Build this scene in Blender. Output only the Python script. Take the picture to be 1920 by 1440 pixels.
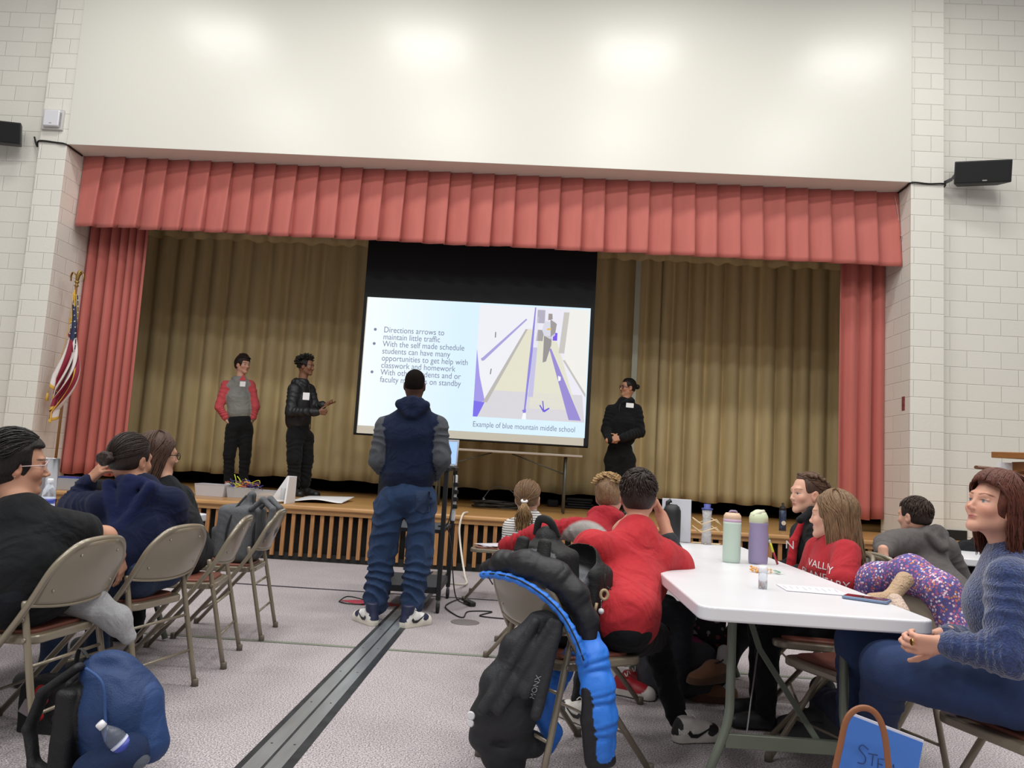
import bpy, bmesh, math, random
import numpy as np
from mathutils import Vector, Matrix, Quaternion, noise
from mathutils.bvhtree import BVHTree
R_ = math.radians; PI = math.pi
SC = bpy.context.scene; COL = SC.collection
for o in list(bpy.data.objects): bpy.data.objects.remove(o)

# ---------------------------------------------------------------- camera
CF = 1457.5                                             # focal length in pixels of the 1920 wide frame
CAMP = Vector((0, 0, 1.153))
c_r = Vector((0.99785462, 0.02941044, 0.05849085)); c_u = Vector((-0.05501265, -0.10768359, 0.992662)); c_f = Vector((-0.03549313, 0.99375011, 0.10583462))
cam = bpy.data.cameras.new('camera'); cam.sensor_width = 36; cam.lens = CF/1920*36; cam.clip_start = .05
co = bpy.data.objects.new('camera', cam); COL.objects.link(co)
m = Matrix.Identity(4)
for i in range(3): m[i][0] = c_r[i]; m[i][1] = c_u[i]; m[i][2] = -c_f[i]; m[i][3] = CAMP[i]
co.matrix_world = m; SC.camera = co
# ---------------------------------------------------------------- light
w = bpy.data.worlds.new('world'); SC.world = w; w.use_nodes = True
w.node_tree.nodes['Background'].inputs[0].default_value = (1, .985, .96, 1)
w.node_tree.nodes['Background'].inputs[1].default_value = .30
def lamp(x, y, z, sx, sy, e, col=(1, .98, .95)):
    l = bpy.data.lights.new('ceiling_lamp', 'AREA'); l.shape = 'RECTANGLE'; l.size = sx; l.size_y = sy; l.energy = e; l.color = col
    o = bpy.data.objects.new('ceiling_lamp', l); COL.objects.link(o); o.location = (x, y, z)
for yy, e in ((7.3, 52), (4.4, 85), (.8, 95), (-3.2, 100)):
    for xx in (-5.2, -2.0, 1.2, 4.4): lamp(xx, yy, 7.6, 1.2, .6, e)
SC.view_settings.view_transform = 'Standard'; SC.view_settings.look = 'None'
SC.view_settings.exposure = 0.08; SC.view_settings.gamma = 1; SC.view_settings.use_curve_mapping = False

# ---------------------------------------------------------------- measuring helpers
def ray(px, py): return c_f*CF + c_r*(px-960) - c_u*(py-720)
def P(px, py, Y): d = ray(px, py); return CAMP + d*(Y/d.y)
def G(px, py, z=0.): d = ray(px, py); return CAMP + d*((z-CAMP.z)/d.z)

# ---------------------------------------------------------------- colours and materials
def lin(h):
    if not isinstance(h, str): return tuple(h)[:3]
    h = h.lstrip('#'); v = [int(h[i:i+2], 16)/255 for i in (0, 2, 4)]
    return tuple(c/12.92 if c <= .04045 else ((c+.055)/1.055)**2.4 for c in v)
MATS = {}
def mat(name, col='808080', rough=.6, metal=0, bump=0, bscale=200, wrinkle=0, var=0, vscale=20, attr=False, emit=0, trans=0, sheen=0, stretch=None, coat=0, alpha=1, spec=.5):
    if name in MATS: return MATS[name]
    m = bpy.data.materials.new(name); m.use_nodes = True; N = m.node_tree.nodes; L = m.node_tree.links; b = N['Principled BSDF']
    c = lin(col); b.inputs['Base Color'].default_value = (*c, 1); b.inputs['Roughness'].default_value = rough; b.inputs['Metallic'].default_value = metal
    b.inputs['Specular IOR Level'].default_value = spec
    if trans: b.inputs['Transmission Weight'].default_value = trans; b.inputs['IOR'].default_value = 1.3
    if sheen: b.inputs['Sheen Weight'].default_value = sheen
    if coat: b.inputs['Coat Weight'].default_value = coat; b.inputs['Coat Roughness'].default_value = .15
    if alpha < 1: b.inputs['Alpha'].default_value = alpha
    if emit: b.inputs['Emission Color'].default_value = (*c, 1); b.inputs['Emission Strength'].default_value = emit
    src = None
    tc = N.new('ShaderNodeTexCoord'); mp = N.new('ShaderNodeMapping'); L.new(tc.outputs['Object'], mp.inputs[0])
    if stretch: mp.inputs['Scale'].default_value = stretch
    if attr:
        a = N.new('ShaderNodeVertexColor'); a.layer_name = 'Col'; src = a.outputs['Color']
    if var:
        n = N.new('ShaderNodeTexNoise'); n.inputs['Scale'].default_value = vscale; n.inputs['Detail'].default_value = 3; L.new(mp.outputs[0], n.inputs[0])
        mr = N.new('ShaderNodeMapRange'); mr.inputs[1].default_value = .3; mr.inputs[2].default_value = .7; mr.inputs[3].default_value = 1-var; mr.inputs[4].default_value = 1+var; L.new(n.outputs[0], mr.inputs[0])
        mx = N.new('ShaderNodeVectorMath'); mx.operation = 'SCALE'; L.new(mr.outputs[0], mx.inputs[3])
        if src: L.new(src, mx.inputs[0])
        else: mx.inputs[0].default_value = c
        src = mx.outputs[0]
    if src: L.new(src, b.inputs['Base Color'])
    if bump:
        n = N.new('ShaderNodeTexNoise'); n.inputs['Scale'].default_value = bscale; n.inputs['Detail'].default_value = 4; L.new(mp.outputs[0], n.inputs[0])
        bp = N.new('ShaderNodeBump'); bp.inputs['Strength'].default_value = bump; bp.inputs['Distance'].default_value = .01; L.new(n.outputs[0], bp.inputs['Height']); L.new(bp.outputs[0], b.inputs['Normal'])
    if wrinkle:
        n3 = N.new('ShaderNodeTexNoise'); n3.inputs['Scale'].default_value = 5.5; n3.inputs['Detail'].default_value = 2.5; n3.inputs['Distortion'].default_value = 1.6; L.new(mp.outputs[0], n3.inputs[0])
        b3 = N.new('ShaderNodeBump'); b3.inputs['Strength'].default_value = wrinkle; b3.inputs['Distance'].default_value = .05; L.new(n3.outputs[0], b3.inputs['Height'])
        if bump: L.new(b3.outputs[0], bp.inputs['Normal'])
        else: L.new(b3.outputs[0], b.inputs['Normal'])
    MATS[name] = m; return m
def nodes(m): return m.node_tree.nodes, m.node_tree.links, m.node_tree.nodes['Principled BSDF']

# ---------------------------------------------------------------- objects
BASE = {}
def tag(o, label, cat, group=None, kind=None):
    if label: o['label'] = label
    if cat: o['category'] = cat
    if group: o['group'] = group
    if kind: o['kind'] = kind
    return o
def thing(name, label, cat, loc=(0, 0, 0), rz=0., group=None):
    o = bpy.data.objects.new(name, None); COL.objects.link(o); o.location = loc; o.rotation_euler = (0, 0, rz); o.empty_display_size = .1
    BASE[o.name] = Matrix.Translation(Vector(loc)) @ Matrix.Rotation(rz, 4, 'Z')
    return tag(o, label, cat, group)
def link(name, me, mt=None, parent=None, world=True):
    """one mesh object; with world=True the mesh data are world coordinates"""
    o = bpy.data.objects.new(name, me); COL.objects.link(o)
    if mt:
        for q in (mt if isinstance(mt, (list, tuple)) else [mt]): me.materials.append(q)
    if parent:
        o.parent = parent
        if world: o.matrix_parent_inverse = BASE.get(parent.name, Matrix.Identity(4)).inverted()
        BASE[o.name] = Matrix.Identity(4) if world else BASE.get(parent.name, Matrix.Identity(4))
    else: BASE[o.name] = Matrix.Identity(4)
    return o
def struct(name, me, mt): o = link(name, me, mt); o['kind'] = 'structure'; return o
def mesh_np(name, V, F, col=None, smooth=True):
    me = bpy.data.meshes.new(name); V = np.asarray(V, np.float32); F = np.asarray(F, np.int32)
    me.vertices.add(len(V)); me.vertices.foreach_set('co', V.ravel()); k = F.shape[1]
    me.loops.add(F.size); me.loops.foreach_set('vertex_index', F.ravel()); me.polygons.add(len(F))
    me.polygons.foreach_set('loop_start', np.arange(0, F.size, k, dtype=np.int32)); me.polygons.foreach_set('loop_total', np.full(len(F), k, np.int32))
    if smooth: me.polygons.foreach_set('use_smooth', np.ones(len(F), bool))
    me.update(calc_edges=True)
    if col is not None:
        a = me.color_attributes.new('Col', 'FLOAT_COLOR', 'POINT'); c = np.ones((len(V), 4), np.float32); c[:, :3] = col; a.data.foreach_set('color', c.ravel())
    return me

class MB:
    """collects boxes, tubes, grids... into one mesh"""
    def __init__(s): s.b = bmesh.new(); s.mi = 0
    def _f(s, vs, sm=False):
        try:
            f = s.b.faces.new(vs); f.smooth = sm; f.material_index = s.mi; return f
        except ValueError: pass
    def box(s, c, d, rot=None, bev=0., seg=2):
        r = bmesh.ops.create_cube(s.b, size=1); vs = r['verts']
        M = Matrix.Translation(Vector(c)) @ (rot.to_4x4() if rot else Matrix.Identity(4)) @ Matrix.Diagonal((*d, 1))
        bmesh.ops.transform(s.b, matrix=M, verts=vs)
        fs = {f for v in vs for f in v.link_faces}
        for f in fs: f.material_index = s.mi
        if bev:
            es = list({e for v in vs for e in v.link_edges}); r = bmesh.ops.bevel(s.b, geom=es, offset=bev, segments=seg, affect='EDGES', profile=.5)
            for f in r['faces']: f.material_index = s.mi; f.smooth = True
        return s
    def beam(s, a, b, w, h, up=(0, 0, 1), bev=0.):
        a = Vector(a); b = Vector(b); d = (b-a); x = d.normalized(); y = Vector(up).cross(x).normalized(); z = x.cross(y)
        return s.box((a+b)/2, (d.length, w, h), Matrix((x, y, z)).transposed(), bev)
    def tube(s, pts, r, n=10, cap=True, rs=None, close=False, flat=1., up=None):
        pts = [Vector(p) for p in pts]; rings = []; N = len(pts); prev = None
        for i, p in enumerate(pts):
            if close: t = (pts[(i+1) % N]-pts[i-1]).normalized()
            else: t = (pts[min(i+1, N-1)]-pts[max(i-1, 0)]).normalized()
            if prev is None:
                q = Vector(up) if up else (Vector((0, 0, 1)) if abs(t.z) < .9 else Vector((0, 1, 0))); u = (q-t*q.dot(t)).normalized()
            else: u = (prev-t*prev.dot(t)).normalized()
            if up: q = Vector(up); u = (q-t*q.dot(t)).normalized()
            prev = u; v = t.cross(u); rr = rs[i] if rs else r
            rings.append([s.b.verts.new(p+(u*math.cos(a)*flat+v*math.sin(a))*rr) for a in [2*PI*k/n for k in range(n)]])
        for i in range(N if close else N-1):
            A = rings[i]; B = rings[(i+1) % N]
            for k in range(n): s._f((A[k], A[(k+1) % n], B[(k+1) % n], B[k]), True)
        if cap and not close: s._f(rings[0][::-1]); s._f(rings[-1])
        return s
    def lathe(s, prof, c=(0, 0, 0), n=24, axis=None, sq=None):
        """prof: list of (r, z); axis: direction of the lathe axis"""
        M = Matrix.Translation(Vector(c))
        if axis is not None: M = M @ Vector((0, 0, 1)).rotation_difference(Vector(axis)).to_matrix().to_4x4()
        rings = [[s.b.verts.new(M @ Vector((r*math.cos(2*PI*k/n), r*math.sin(2*PI*k/n)*(sq or 1), z))) for k in range(n)] for r, z in prof]
        for A, B in zip(rings, rings[1:]):
            for k in range(n): s._f((A[k], A[(k+1) % n], B[(k+1) % n], B[k]), True)
        s._f(rings[0][::-1]); s._f(rings[-1]); return s
    def grid(s, fn, nu, nv, thick=0., closeu=False):
        """fn(u, v) -> point, u and v in 0..1"""
        V = [[s.b.verts.new(fn(i/nu, j/nv)) for j in range(nv+1)] for i in range(nu+1)]
        fs = [s._f((V[i][j], V[i+1][j], V[i+1][j+1], V[i][j+1]), True) for i in range(nu) for j in range(nv)]
        return s
    def poly(s, pts, sm=False): s._f([s.b.verts.new(p) for p in pts], sm); return s
    def prism(s, pts, h, bev=0.):
        """pts: planar outline, h: extrusion vector"""
        h = Vector(h); A = [s.b.verts.new(Vector(p)) for p in pts]; B = [s.b.verts.new(Vector(p)+h) for p in pts]; n = len(A)
        fs = [s._f(A[::-1]), s._f(B)]+[s._f((A[i], A[(i+1) % n], B[(i+1) % n], B[i])) for i in range(n)]
        fs = [f for f in fs if f]; bmesh.ops.recalc_face_normals(s.b, faces=fs)
        if bev:
            es = list({e for f in fs for e in f.edges}); bmesh.ops.bevel(s.b, geom=es, offset=bev, segments=3, affect='EDGES', profile=.5)
        return s
    def mesh(s, name, smooth=None):
        me = bpy.data.meshes.new(name); s.b.normal_update(); s.b.to_mesh(me); s.b.free()
        if smooth: me.polygons.foreach_set('use_smooth', [True]*len(me.polygons))
        return me
    def obj(s, name, mt, parent=None, world=True, smooth=None): return link(name, s.mesh(name, smooth), mt, parent, world)
def solidify(o, t, off=-1.):
    q = o.modifiers.new('thickness', 'SOLIDIFY'); q.thickness = t; q.offset = off; return o
def bez(pts, n=8):
    """smooth Catmull-Rom path"""
    pts = [Vector(p) for p in pts]; o = []
    for i in range(len(pts)-1):
        a, b, c, d = pts[max(i-1, 0)], pts[i], pts[i+1], pts[min(i+2, len(pts)-1)]
        for k in range(n):
            t = k/n; o.append(.5*((2*b)+(c-a)*t+(2*a-5*b+4*c-d)*t*t+(3*b-a-3*c+d)*t**3))
    o.append(pts[-1]); return o
def fillet(pts, r, n=5):
    pts = [Vector(p) for p in pts]; o = [pts[0]]
    for i in range(1, len(pts)-1):
        p = pts[i]; a = (pts[i-1]-p); b = (pts[i+1]-p); rr = min(r, a.length*.45, b.length*.45); A = p+a.normalized()*rr; B = p+b.normalized()*rr
        for k in range(n+1): t = k/n; o.append(A*(1-t)**2+p*2*t*(1-t)+B*t*t)
    return o+[pts[-1]]
def text_mesh(s, size, align='LEFT', spacing=1.0, line=1.0, ext=0.):
    cu = bpy.data.curves.new('lettering', 'FONT'); cu.body = s; cu.size = size; cu.align_x = align; cu.space_line = line; cu.space_character = spacing; cu.extrude = ext
    ob = bpy.data.objects.new('lettering', cu); COL.objects.link(ob); bpy.context.view_layer.update()
    me = bpy.data.meshes.new_from_object(ob.evaluated_get(bpy.context.evaluated_depsgraph_get())); bpy.data.objects.remove(ob); return me
def bvh_of(*objs):
    V = []; F = []
    for o in objs:
        k = len(V); V += [v.co.copy() for v in o.data.vertices]; F += [tuple(i+k for i in p.vertices) for p in o.data.polygons]
    return BVHTree.FromPolygons(V, F)
def decal(name, src, targets, origin, right, up, mt, parent, off=.0012, sub=0, maxd=.3):
    """lay a flat outline (list of 2-D polygons) or flat mesh onto the surface of the target meshes"""
    right = Vector(right).normalized(); up = Vector(up); up = (up-right*up.dot(right)).normalized(); nrm = right.cross(up); bv = bvh_of(*targets); b = bmesh.new()
    if isinstance(src, bpy.types.Mesh): b.from_mesh(src)
    else:
        for pl in src: b.faces.new([b.verts.new((x, y, 0)) for x, y in pl])
    bmesh.ops.triangulate(b, faces=b.faces[:])
    for _ in range(sub): bmesh.ops.subdivide_edges(b, edges=b.edges[:], cuts=1, use_grid_fill=True)
    for v in b.verts:
        p = Vector(origin)+right*v.co.x+up*v.co.y+nrm*.15; h = bv.ray_cast(p, -nrm, maxd)
        v.co = (h[0]+nrm*off+h[1]*off*.5) if h[0] is not None else Vector(origin)+right*v.co.x+up*v.co.y
    me = bpy.data.meshes.new(name); b.normal_update(); b.to_mesh(me); b.free()
    return link(name, me, mt, parent)

# ---------------------------------------------------------------- implicit surfaces (bodies, clothes, bags)
def V3(p): return np.array([p[0], p[1], p[2]], float)
class Sdf:
    def __init__(s): s.p = []; s.nz = []
    def cap(s, a, b, ra, rb=None, col=None, bl=.02, side=None, k=1., wav=None):
        """tapered capsule a-b; side, k: widened k times along side; wav=(amplitude, count, phase) rings along it"""
        rb = ra if rb is None else rb; s.p.append(('cap', V3(a), V3(b), ra, rb, col, bl, None if side is None else V3(Vector(side).normalized()), k, wav)); return s
    def chain(s, pts, rs, col=None, bl=.02, side=None, k=1., wav=None):
        for i in range(len(pts)-1): s.cap(pts[i], pts[i+1], rs[i], rs[i+1], col, bl, side, k, wav)
        return s
    def ell(s, c, r, col=None, bl=.02, rot=None): s.p.append(('ell', V3(c), np.array(r, float), None if rot is None else np.array(rot), col, bl)); return s
    def sub(s, c, r, bl=.01, rot=None): s.p.append(('sub', V3(c), np.array(r, float), None if rot is None else np.array(rot), None, bl)); return s
    def box(s, c, h, r, col=None, bl=.02, rot=None, op='box'): s.p.append((op, V3(c), np.array(h, float), None if rot is None else np.array(rot), col, bl, r)); return s
    def paint(s, c, r, col, rot=None, soft=.3): s.pt = getattr(s, 'pt', []); s.pt.append((V3(c), np.array(r, float), None if rot is None else np.array(rot), col, soft)); return s
    def noise(s, amp, scale, stretch=(1, 1, 1)): s.nz.append((amp, scale, stretch)); return s
    def bounds(s, q):
        if q[0] == 'cap':
            r = max(q[3], q[4])*max(q[8], 1)+(q[9][0] if q[9] else 0); return np.minimum(q[1], q[2])-r, np.maximum(q[1], q[2])+r
        r = np.linalg.norm(q[2]) if q[3] is not None else q[2]
        if q[0] in ('box', 'cut'): r = r+q[6]
        return q[1]-r, q[1]+r
    def build(s, res):
        lo = np.full(3, 1e9); hi = -lo
        for q in s.p:
            if q[0] in ('sub', 'cut'): continue
            a, b = s.bounds(q); lo = np.minimum(lo, a); hi = np.maximum(hi, b)
        amp = sum(n[0] for n in s.nz); lo -= 3*res+amp; hi += 3*res+amp
        n = np.ceil((hi-lo)/res).astype(int)+1; ax = [lo[i]+res*np.arange(n[i]) for i in range(3)]
        F = np.full(n, .2, np.float32); C = np.full(n, -1, np.int16); B = np.full(n, .2, np.float32)
        for qi, q in enumerate(s.p):
            bl = q[6] if q[0] == 'cap' else q[5]; a, b = s.bounds(q); pad = bl+4*res+amp
            i0 = np.clip(np.floor((a-pad-lo)/res).astype(int), 0, n); i1 = np.clip(np.ceil((b+pad-lo)/res).astype(int)+1, 0, n)
            if (i1 <= i0).any(): continue
            sl = tuple(slice(i0[k], i1[k]) for k in range(3)); X, Y, Z = np.meshgrid(*[ax[k][sl[k]] for k in range(3)], indexing='ij', sparse=True)
            if q[0] == 'cap':
                A, Bv, ra, rb, side, kk, wav = q[1], q[2], q[3], q[4], q[7], q[8], q[9]; ab = Bv-A; L2 = max(ab@ab, 1e-9)
                dx, dy, dz = X-A[0], Y-A[1], Z-A[2]; t = np.clip((dx*ab[0]+dy*ab[1]+dz*ab[2])/L2, 0, 1); rx, ry, rz = dx-t*ab[0], dy-t*ab[1], dz-t*ab[2]
                d2 = rx*rx+ry*ry+rz*rz
                if side is not None: ds = rx*side[0]+ry*side[1]+rz*side[2]; d2 = d2-ds*ds*(1-1/(kk*kk))
                r = ra+(rb-ra)*t
                if wav:
                    q_ = wav[2]+wav[1]*PI*t+1.3*np.sin(21*rx+2.*t+wav[2])+1.1*np.sin(24*ry-17*rz+5*t); r = r+wav[0]*((np.abs(np.sin(q_))-.5) if len(wav) > 3 else (.7-1.6*np.abs(np.sin(q_))**.7))
                d = np.sqrt(np.maximum(d2, 0))-r
            else:
                dx, dy, dz = X-q[1][0], Y-q[1][1], Z-q[1][2]
                if q[3] is not None: Rm = q[3]; dx, dy, dz = [Rm[i][0]*dx+Rm[i][1]*dy+Rm[i][2]*dz for i in range(3)]
                if q[0] in ('ell', 'sub'):
                    r = q[2]; k0 = np.sqrt((dx/r[0])**2+(dy/r[1])**2+(dz/r[2])**2); k1 = np.sqrt((dx/r[0]**2)**2+(dy/r[1]**2)**2+(dz/r[2]**2)**2)+1e-6; d = k0*(k0-1)/k1
                else:
                    h = q[2]; ex, ey, ez = [np.abs(v)-h[i] for i, v in enumerate((dx, dy, dz))]
                    d = np.sqrt(np.maximum(ex, 0)**2+np.maximum(ey, 0)**2+np.maximum(ez, 0)**2)+np.minimum(np.maximum(ex, np.maximum(ey, ez)), 0)-q[6]
            d = d.astype(np.float32); f = F[sl]
            if q[0] in ('sub', 'cut'): h = np.maximum(bl-np.abs(f+d), 0)/bl; F[sl] = np.maximum(f, -d)+h*h*bl*.25
            else:
                h = np.maximum(bl-np.abs(f-d), 0)/bl; F[sl] = np.minimum(f, d)-h*h*bl*.25
                cb = d < B[sl]; C[sl] = np.where(cb, qi, C[sl]); B[sl] = np.where(cb, d, B[sl])
        for i, (am, sc, st) in enumerate(s.nz):
            rg = np.random.RandomState(7+i); acc = 0; X, Y, Z = np.meshgrid(ax[0]*st[0], ax[1]*st[1], ax[2]*st[2], indexing='ij', sparse=True)
            wx = X+.25/sc*np.sin(sc*1.7*Z+1)+.2/sc*np.sin(sc*2.3*Y); wy = Y+.25/sc*np.sin(sc*1.3*X+2); wz = Z+.25/sc*np.sin(sc*1.9*Y+3)
            for _ in range(5):
                v = rg.normal(size=3); v /= np.linalg.norm(v); acc = acc+np.sin(sc*rg.uniform(.7, 2.2)*(v[0]*wx+v[1]*wy+v[2]*wz)+rg.uniform(0, 6))
            if sc > 22: acc = acc*.0; 
            if sc > 22:
                for _ in range(4):
                    v = rg.normal(size=3); v[2] *= 1.3; v /= np.linalg.norm(v); acc = acc+(np.abs(np.sin(.5*sc*rg.uniform(.6, 1.5)*(v[0]*wx+v[1]*wy+v[2]*wz)+rg.uniform(0, 6)))**.6-.7)*1.6
            F += (am/3*acc).astype(np.float32)
        return nets(F, C, lo, res, s)
def nets(F, C, lo, res, s):
    S = F < 0; n = np.array(F.shape); c = np.zeros(n-1, np.int8)
    for dx in (0, 1):
        for dy in (0, 1):
            for dz in (0, 1): c += S[dx:n[0]-1+dx, dy:n[1]-1+dy, dz:n[2]-1+dz]
    idx = np.argwhere((c > 0) & (c < 8)); cid = np.full(n-1, -1, np.int64); cid[tuple(idx.T)] = np.arange(len(idx))
    cr = [(x, y, z) for x in (0, 1) for y in (0, 1) for z in (0, 1)]; val = np.stack([F[idx[:, 0]+a, idx[:, 1]+b, idx[:, 2]+d] for a, b, d in cr], 1)
    acc = np.zeros((len(idx), 3)); cnt = np.zeros(len(idx))
    for i in range(8):
        for j in range(i+1, 8):
            if sum(abs(cr[i][k]-cr[j][k]) for k in range(3)) != 1: continue
            a, b = val[:, i], val[:, j]; mk = (a < 0) != (b < 0); t = np.where(mk, a/np.where(mk, a-b, 1), 0)
            pa, pb = np.array(cr[i]), np.array(cr[j]); acc += np.where(mk[:, None], pa+t[:, None]*(pb-pa), 0); cnt += mk
    V = lo+(idx+acc/np.maximum(cnt, 1)[:, None])*res; Q = []
    for axn in range(3):
        o = [0, 0, 0]; o[axn] = 1; A = S[:n[0]-o[0], :n[1]-o[1], :n[2]-o[2]]; Bm = S[o[0]:, o[1]:, o[2]:]
        u, v = [(1, 2), (2, 0), (0, 1)][axn]
        for flip, mk in ((False, A & ~Bm), (True, ~A & Bm)):
            e = np.argwhere(mk); e = e[(e[:, u] > 0) & (e[:, v] > 0) & (e[:, u] < n[u]-1) & (e[:, v] < n[v]-1)]
            if not len(e): continue
            q = []
            for du, dv in ((-1, -1), (0, -1), (0, 0), (-1, 0)):
                k = e.copy(); k[:, u] += du; k[:, v] += dv; q.append(cid[tuple(k.T)])
            q = np.stack(q, 1); Q.append(q[:, ::-1] if flip else q)
    Q = np.concatenate(Q); Q = Q[(Q >= 0).all(1)]
    ci = C[tuple(idx.T)]; g = (.5, .5, .5); cols = np.array([lin((q[5] if q[0] == 'cap' else q[4]) or g) for q in s.p]+[lin(g)])
    cc = cols[ci]
    for c, r, rot, col, soft in getattr(s, 'pt', []):
        d = V-c; d = d if rot is None else d @ rot.T; e = np.sqrt(((d/r)**2).sum(1)); w_ = np.clip((1+soft-e)/(2*soft), 0, 1)[:, None]; cc = cc*(1-w_)+np.array(lin(col))*w_
    return V, Q, cc
def sdf_obj(name, sdfs, mt, parent=None):
    """sdfs: list of (Sdf, resolution), joined in one mesh"""
    if isinstance(sdfs, tuple): sdfs = [sdfs]
    Vs = []; Fs = []; Cs = []; k = 0
    for s, r in sdfs:
        V, Q, c = s.build(r); Vs.append(V); Fs.append(Q+k); Cs.append(c); k += len(V)
    return link(name, mesh_np(name, np.concatenate(Vs), np.concatenate(Fs), np.concatenate(Cs)), mt, parent)

# ================================================================ the hall
XL, XR, YP, YB, ZS = -6.19, 4.417, 9.367, 9.735, 4.903
YST, ZST = 8.51, .60
def block_mat():
    m = mat('painted_block', 'e6e4db', .55, spec=.35); N, L, b = nodes(m); tc = N.new('ShaderNodeTexCoord'); sx = N.new('ShaderNodeSeparateXYZ'); L.new(tc.outputs['Object'], sx.inputs[0])
    ad = N.new('ShaderNodeMath'); L.new(sx.outputs[0], ad.inputs[0]); L.new(sx.outputs[1], ad.inputs[1]); az = N.new('ShaderNodeMath'); L.new(sx.outputs[2], az.inputs[0]); az.inputs[1].default_value = -(ZS-24*.2033)
    cx = N.new('ShaderNodeCombineXYZ'); L.new(ad.outputs[0], cx.inputs[0]); L.new(az.outputs[0], cx.inputs[1])
    br = N.new('ShaderNodeTexBrick'); L.new(cx.outputs[0], br.inputs[0]); c = lin('e6e4db'); br.inputs['Color1'].default_value = (*c, 1); br.inputs['Color2'].default_value = (c[0]*.96, c[1]*.96, c[2]*.955, 1); br.inputs['Mortar'].default_value = (c[0]*.92, c[1]*.915, c[2]*.91, 1)
    br.inputs['Scale'].default_value = 1; br.inputs['Brick Width'].default_value = .4066; br.inputs['Row Height'].default_value = .2033; br.inputs['Mortar Size'].default_value = .0035; br.inputs['Mortar Smooth'].default_value = .6; L.new(br.outputs[0], b.inputs['Base Color'])
    no = N.new('ShaderNodeTexNoise'); no.inputs['Scale'].default_value = 45; no.inputs['Detail'].default_value = 5; L.new(tc.outputs['Object'], no.inputs[0])
    br2 = N.new('ShaderNodeTexBrick'); L.new(cx.outputs[0], br2.inputs[0]); br2.inputs['Scale'].default_value = 1; br2.inputs['Brick Width'].default_value = .4066; br2.inputs['Row Height'].default_value = .2033; br2.inputs['Mortar Size'].default_value = .007; br2.inputs['Mortar Smooth'].default_value = 1
    mm = N.new('ShaderNodeMath'); mm.operation = 'MULTIPLY_ADD'; L.new(no.outputs[0], mm.inputs[0]); mm.inputs[1].default_value = .35
    iv = N.new('ShaderNodeMath'); iv.operation = 'SUBTRACT'; iv.inputs[0].default_value = 1; L.new(br2.outputs['Fac'], iv.inputs[1]); L.new(iv.outputs[0], mm.inputs[2])
    bp = N.new('ShaderNodeBump'); bp.inputs['Strength'].default_value = .8; bp.inputs['Distance'].default_value = .006; L.new(mm.outputs[0], bp.inputs['Height']); L.new(bp.outputs[0], b.inputs['Normal']); return m
BLOCK = block_mat()
FLOORM = mat('speckled_carpet', 'a39a9e', .85, spec=.15)
N, L, b = nodes(FLOORM); tc = N.new('ShaderNodeTexCoord'); n1 = N.new('ShaderNodeTexNoise'); n1.inputs['Scale'].default_value = 150; n1.inputs['Detail'].default_value = 3; n2 = N.new('ShaderNodeTexNoise'); n2.inputs['Scale'].default_value = 1.3; n2.inputs['Detail'].default_value = 5
L.new(tc.outputs['Object'], n1.inputs[0]); L.new(tc.outputs['Object'], n2.inputs[0]); r1 = N.new('ShaderNodeValToRGB'); r1.color_ramp.elements[0].position = .36; r1.color_ramp.elements[1].position = .64
r1.color_ramp.elements[0].color = (*lin('6f696c'), 1); r1.color_ramp.elements[1].color = (*lin('cbc3c5'), 1); L.new(n1.outputs[0], r1.inputs[0]); mr = N.new('ShaderNodeMapRange'); mr.inputs[1].default_value = .3; mr.inputs[2].default_value = .7; mr.inputs[3].default_value = .88; mr.inputs[4].default_value = 1.08; L.new(n2.outputs[0], mr.inputs[0])
vm = N.new('ShaderNodeVectorMath'); vm.operation = 'SCALE'; L.new(r1.outputs[0], vm.inputs[0]); L.new(mr.outputs[0], vm.inputs[3]); L.new(vm.outputs[0], b.inputs['Base Color'])
bp = N.new('ShaderNodeBump'); bp.inputs['Strength'].default_value = .35; bp.inputs['Distance'].default_value = .004; L.new(n1.outputs[0], bp.inputs['Height']); L.new(bp.outputs[0], b.inputs['Normal'])
struct('floor', MB().box((0, 4, -.05), (24, 22, .1)).mesh('floor'), FLOORM)
struct('wall_left', MB().box((-9.3, YP+.21, 4), (5.5, .18, 8.4)).mesh('wall_left'), BLOCK)
struct('wall_right', MB().box((7.6, YP+.21, 4), (5.6, .18, 8.4)).mesh('wall_right'), BLOCK)
def pier(name, x0, x1): struct(name, MB().box(((x0+x1)/2, (YP+YB)/2+.2, 4), (x1-x0, YB-YP+.4, 8.4), bev=.004).mesh(name), BLOCK)
pier('trim_1', XL-.364, XL); pier('trim_2', XR, XR+.397)
PANEL = mat('satin_panel', 'e0dfd6', .30, bump=.12, bscale=9, spec=.45)
struct('wall_front', MB().box(((XL+XR)/2, YP+.19, ZS+1.6), (XR-XL-.012, .42, 3.2), bev=.004).mesh('wall_front'), PANEL)
struct('ceiling', MB().box(((XL+XR)/2, YB+1.9, ZS+.35), (XR-XL+.6, 3.9, .1)).mesh('ceiling'), mat('dark_stage_ceiling', '1c1a18', .9))
BLK = mat('black_backdrop', '0b0b0b', .95, spec=.1)
struct('wall_back', MB().box(((XL+XR)/2, 13.45, 3), (14, .1, 6)).mesh('wall_back'), BLK)
struct('wall_stage_left', MB().box((-7.6, 11.6, 3), (.1, 3.7, 6)).mesh('wall_stage_left'), BLK)
struct('wall_stage_right', MB().box((6.1, 11.6, 3), (.1, 3.7, 6)).mesh('wall_stage_right'), BLK)
struct('baseboard_right', MB().box((XR+.397+.16, YP+.105, ZST+.06), (.31, .03, .115), bev=.003).mesh('baseboard_right'), mat('black_cove', '161616', .5))

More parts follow.
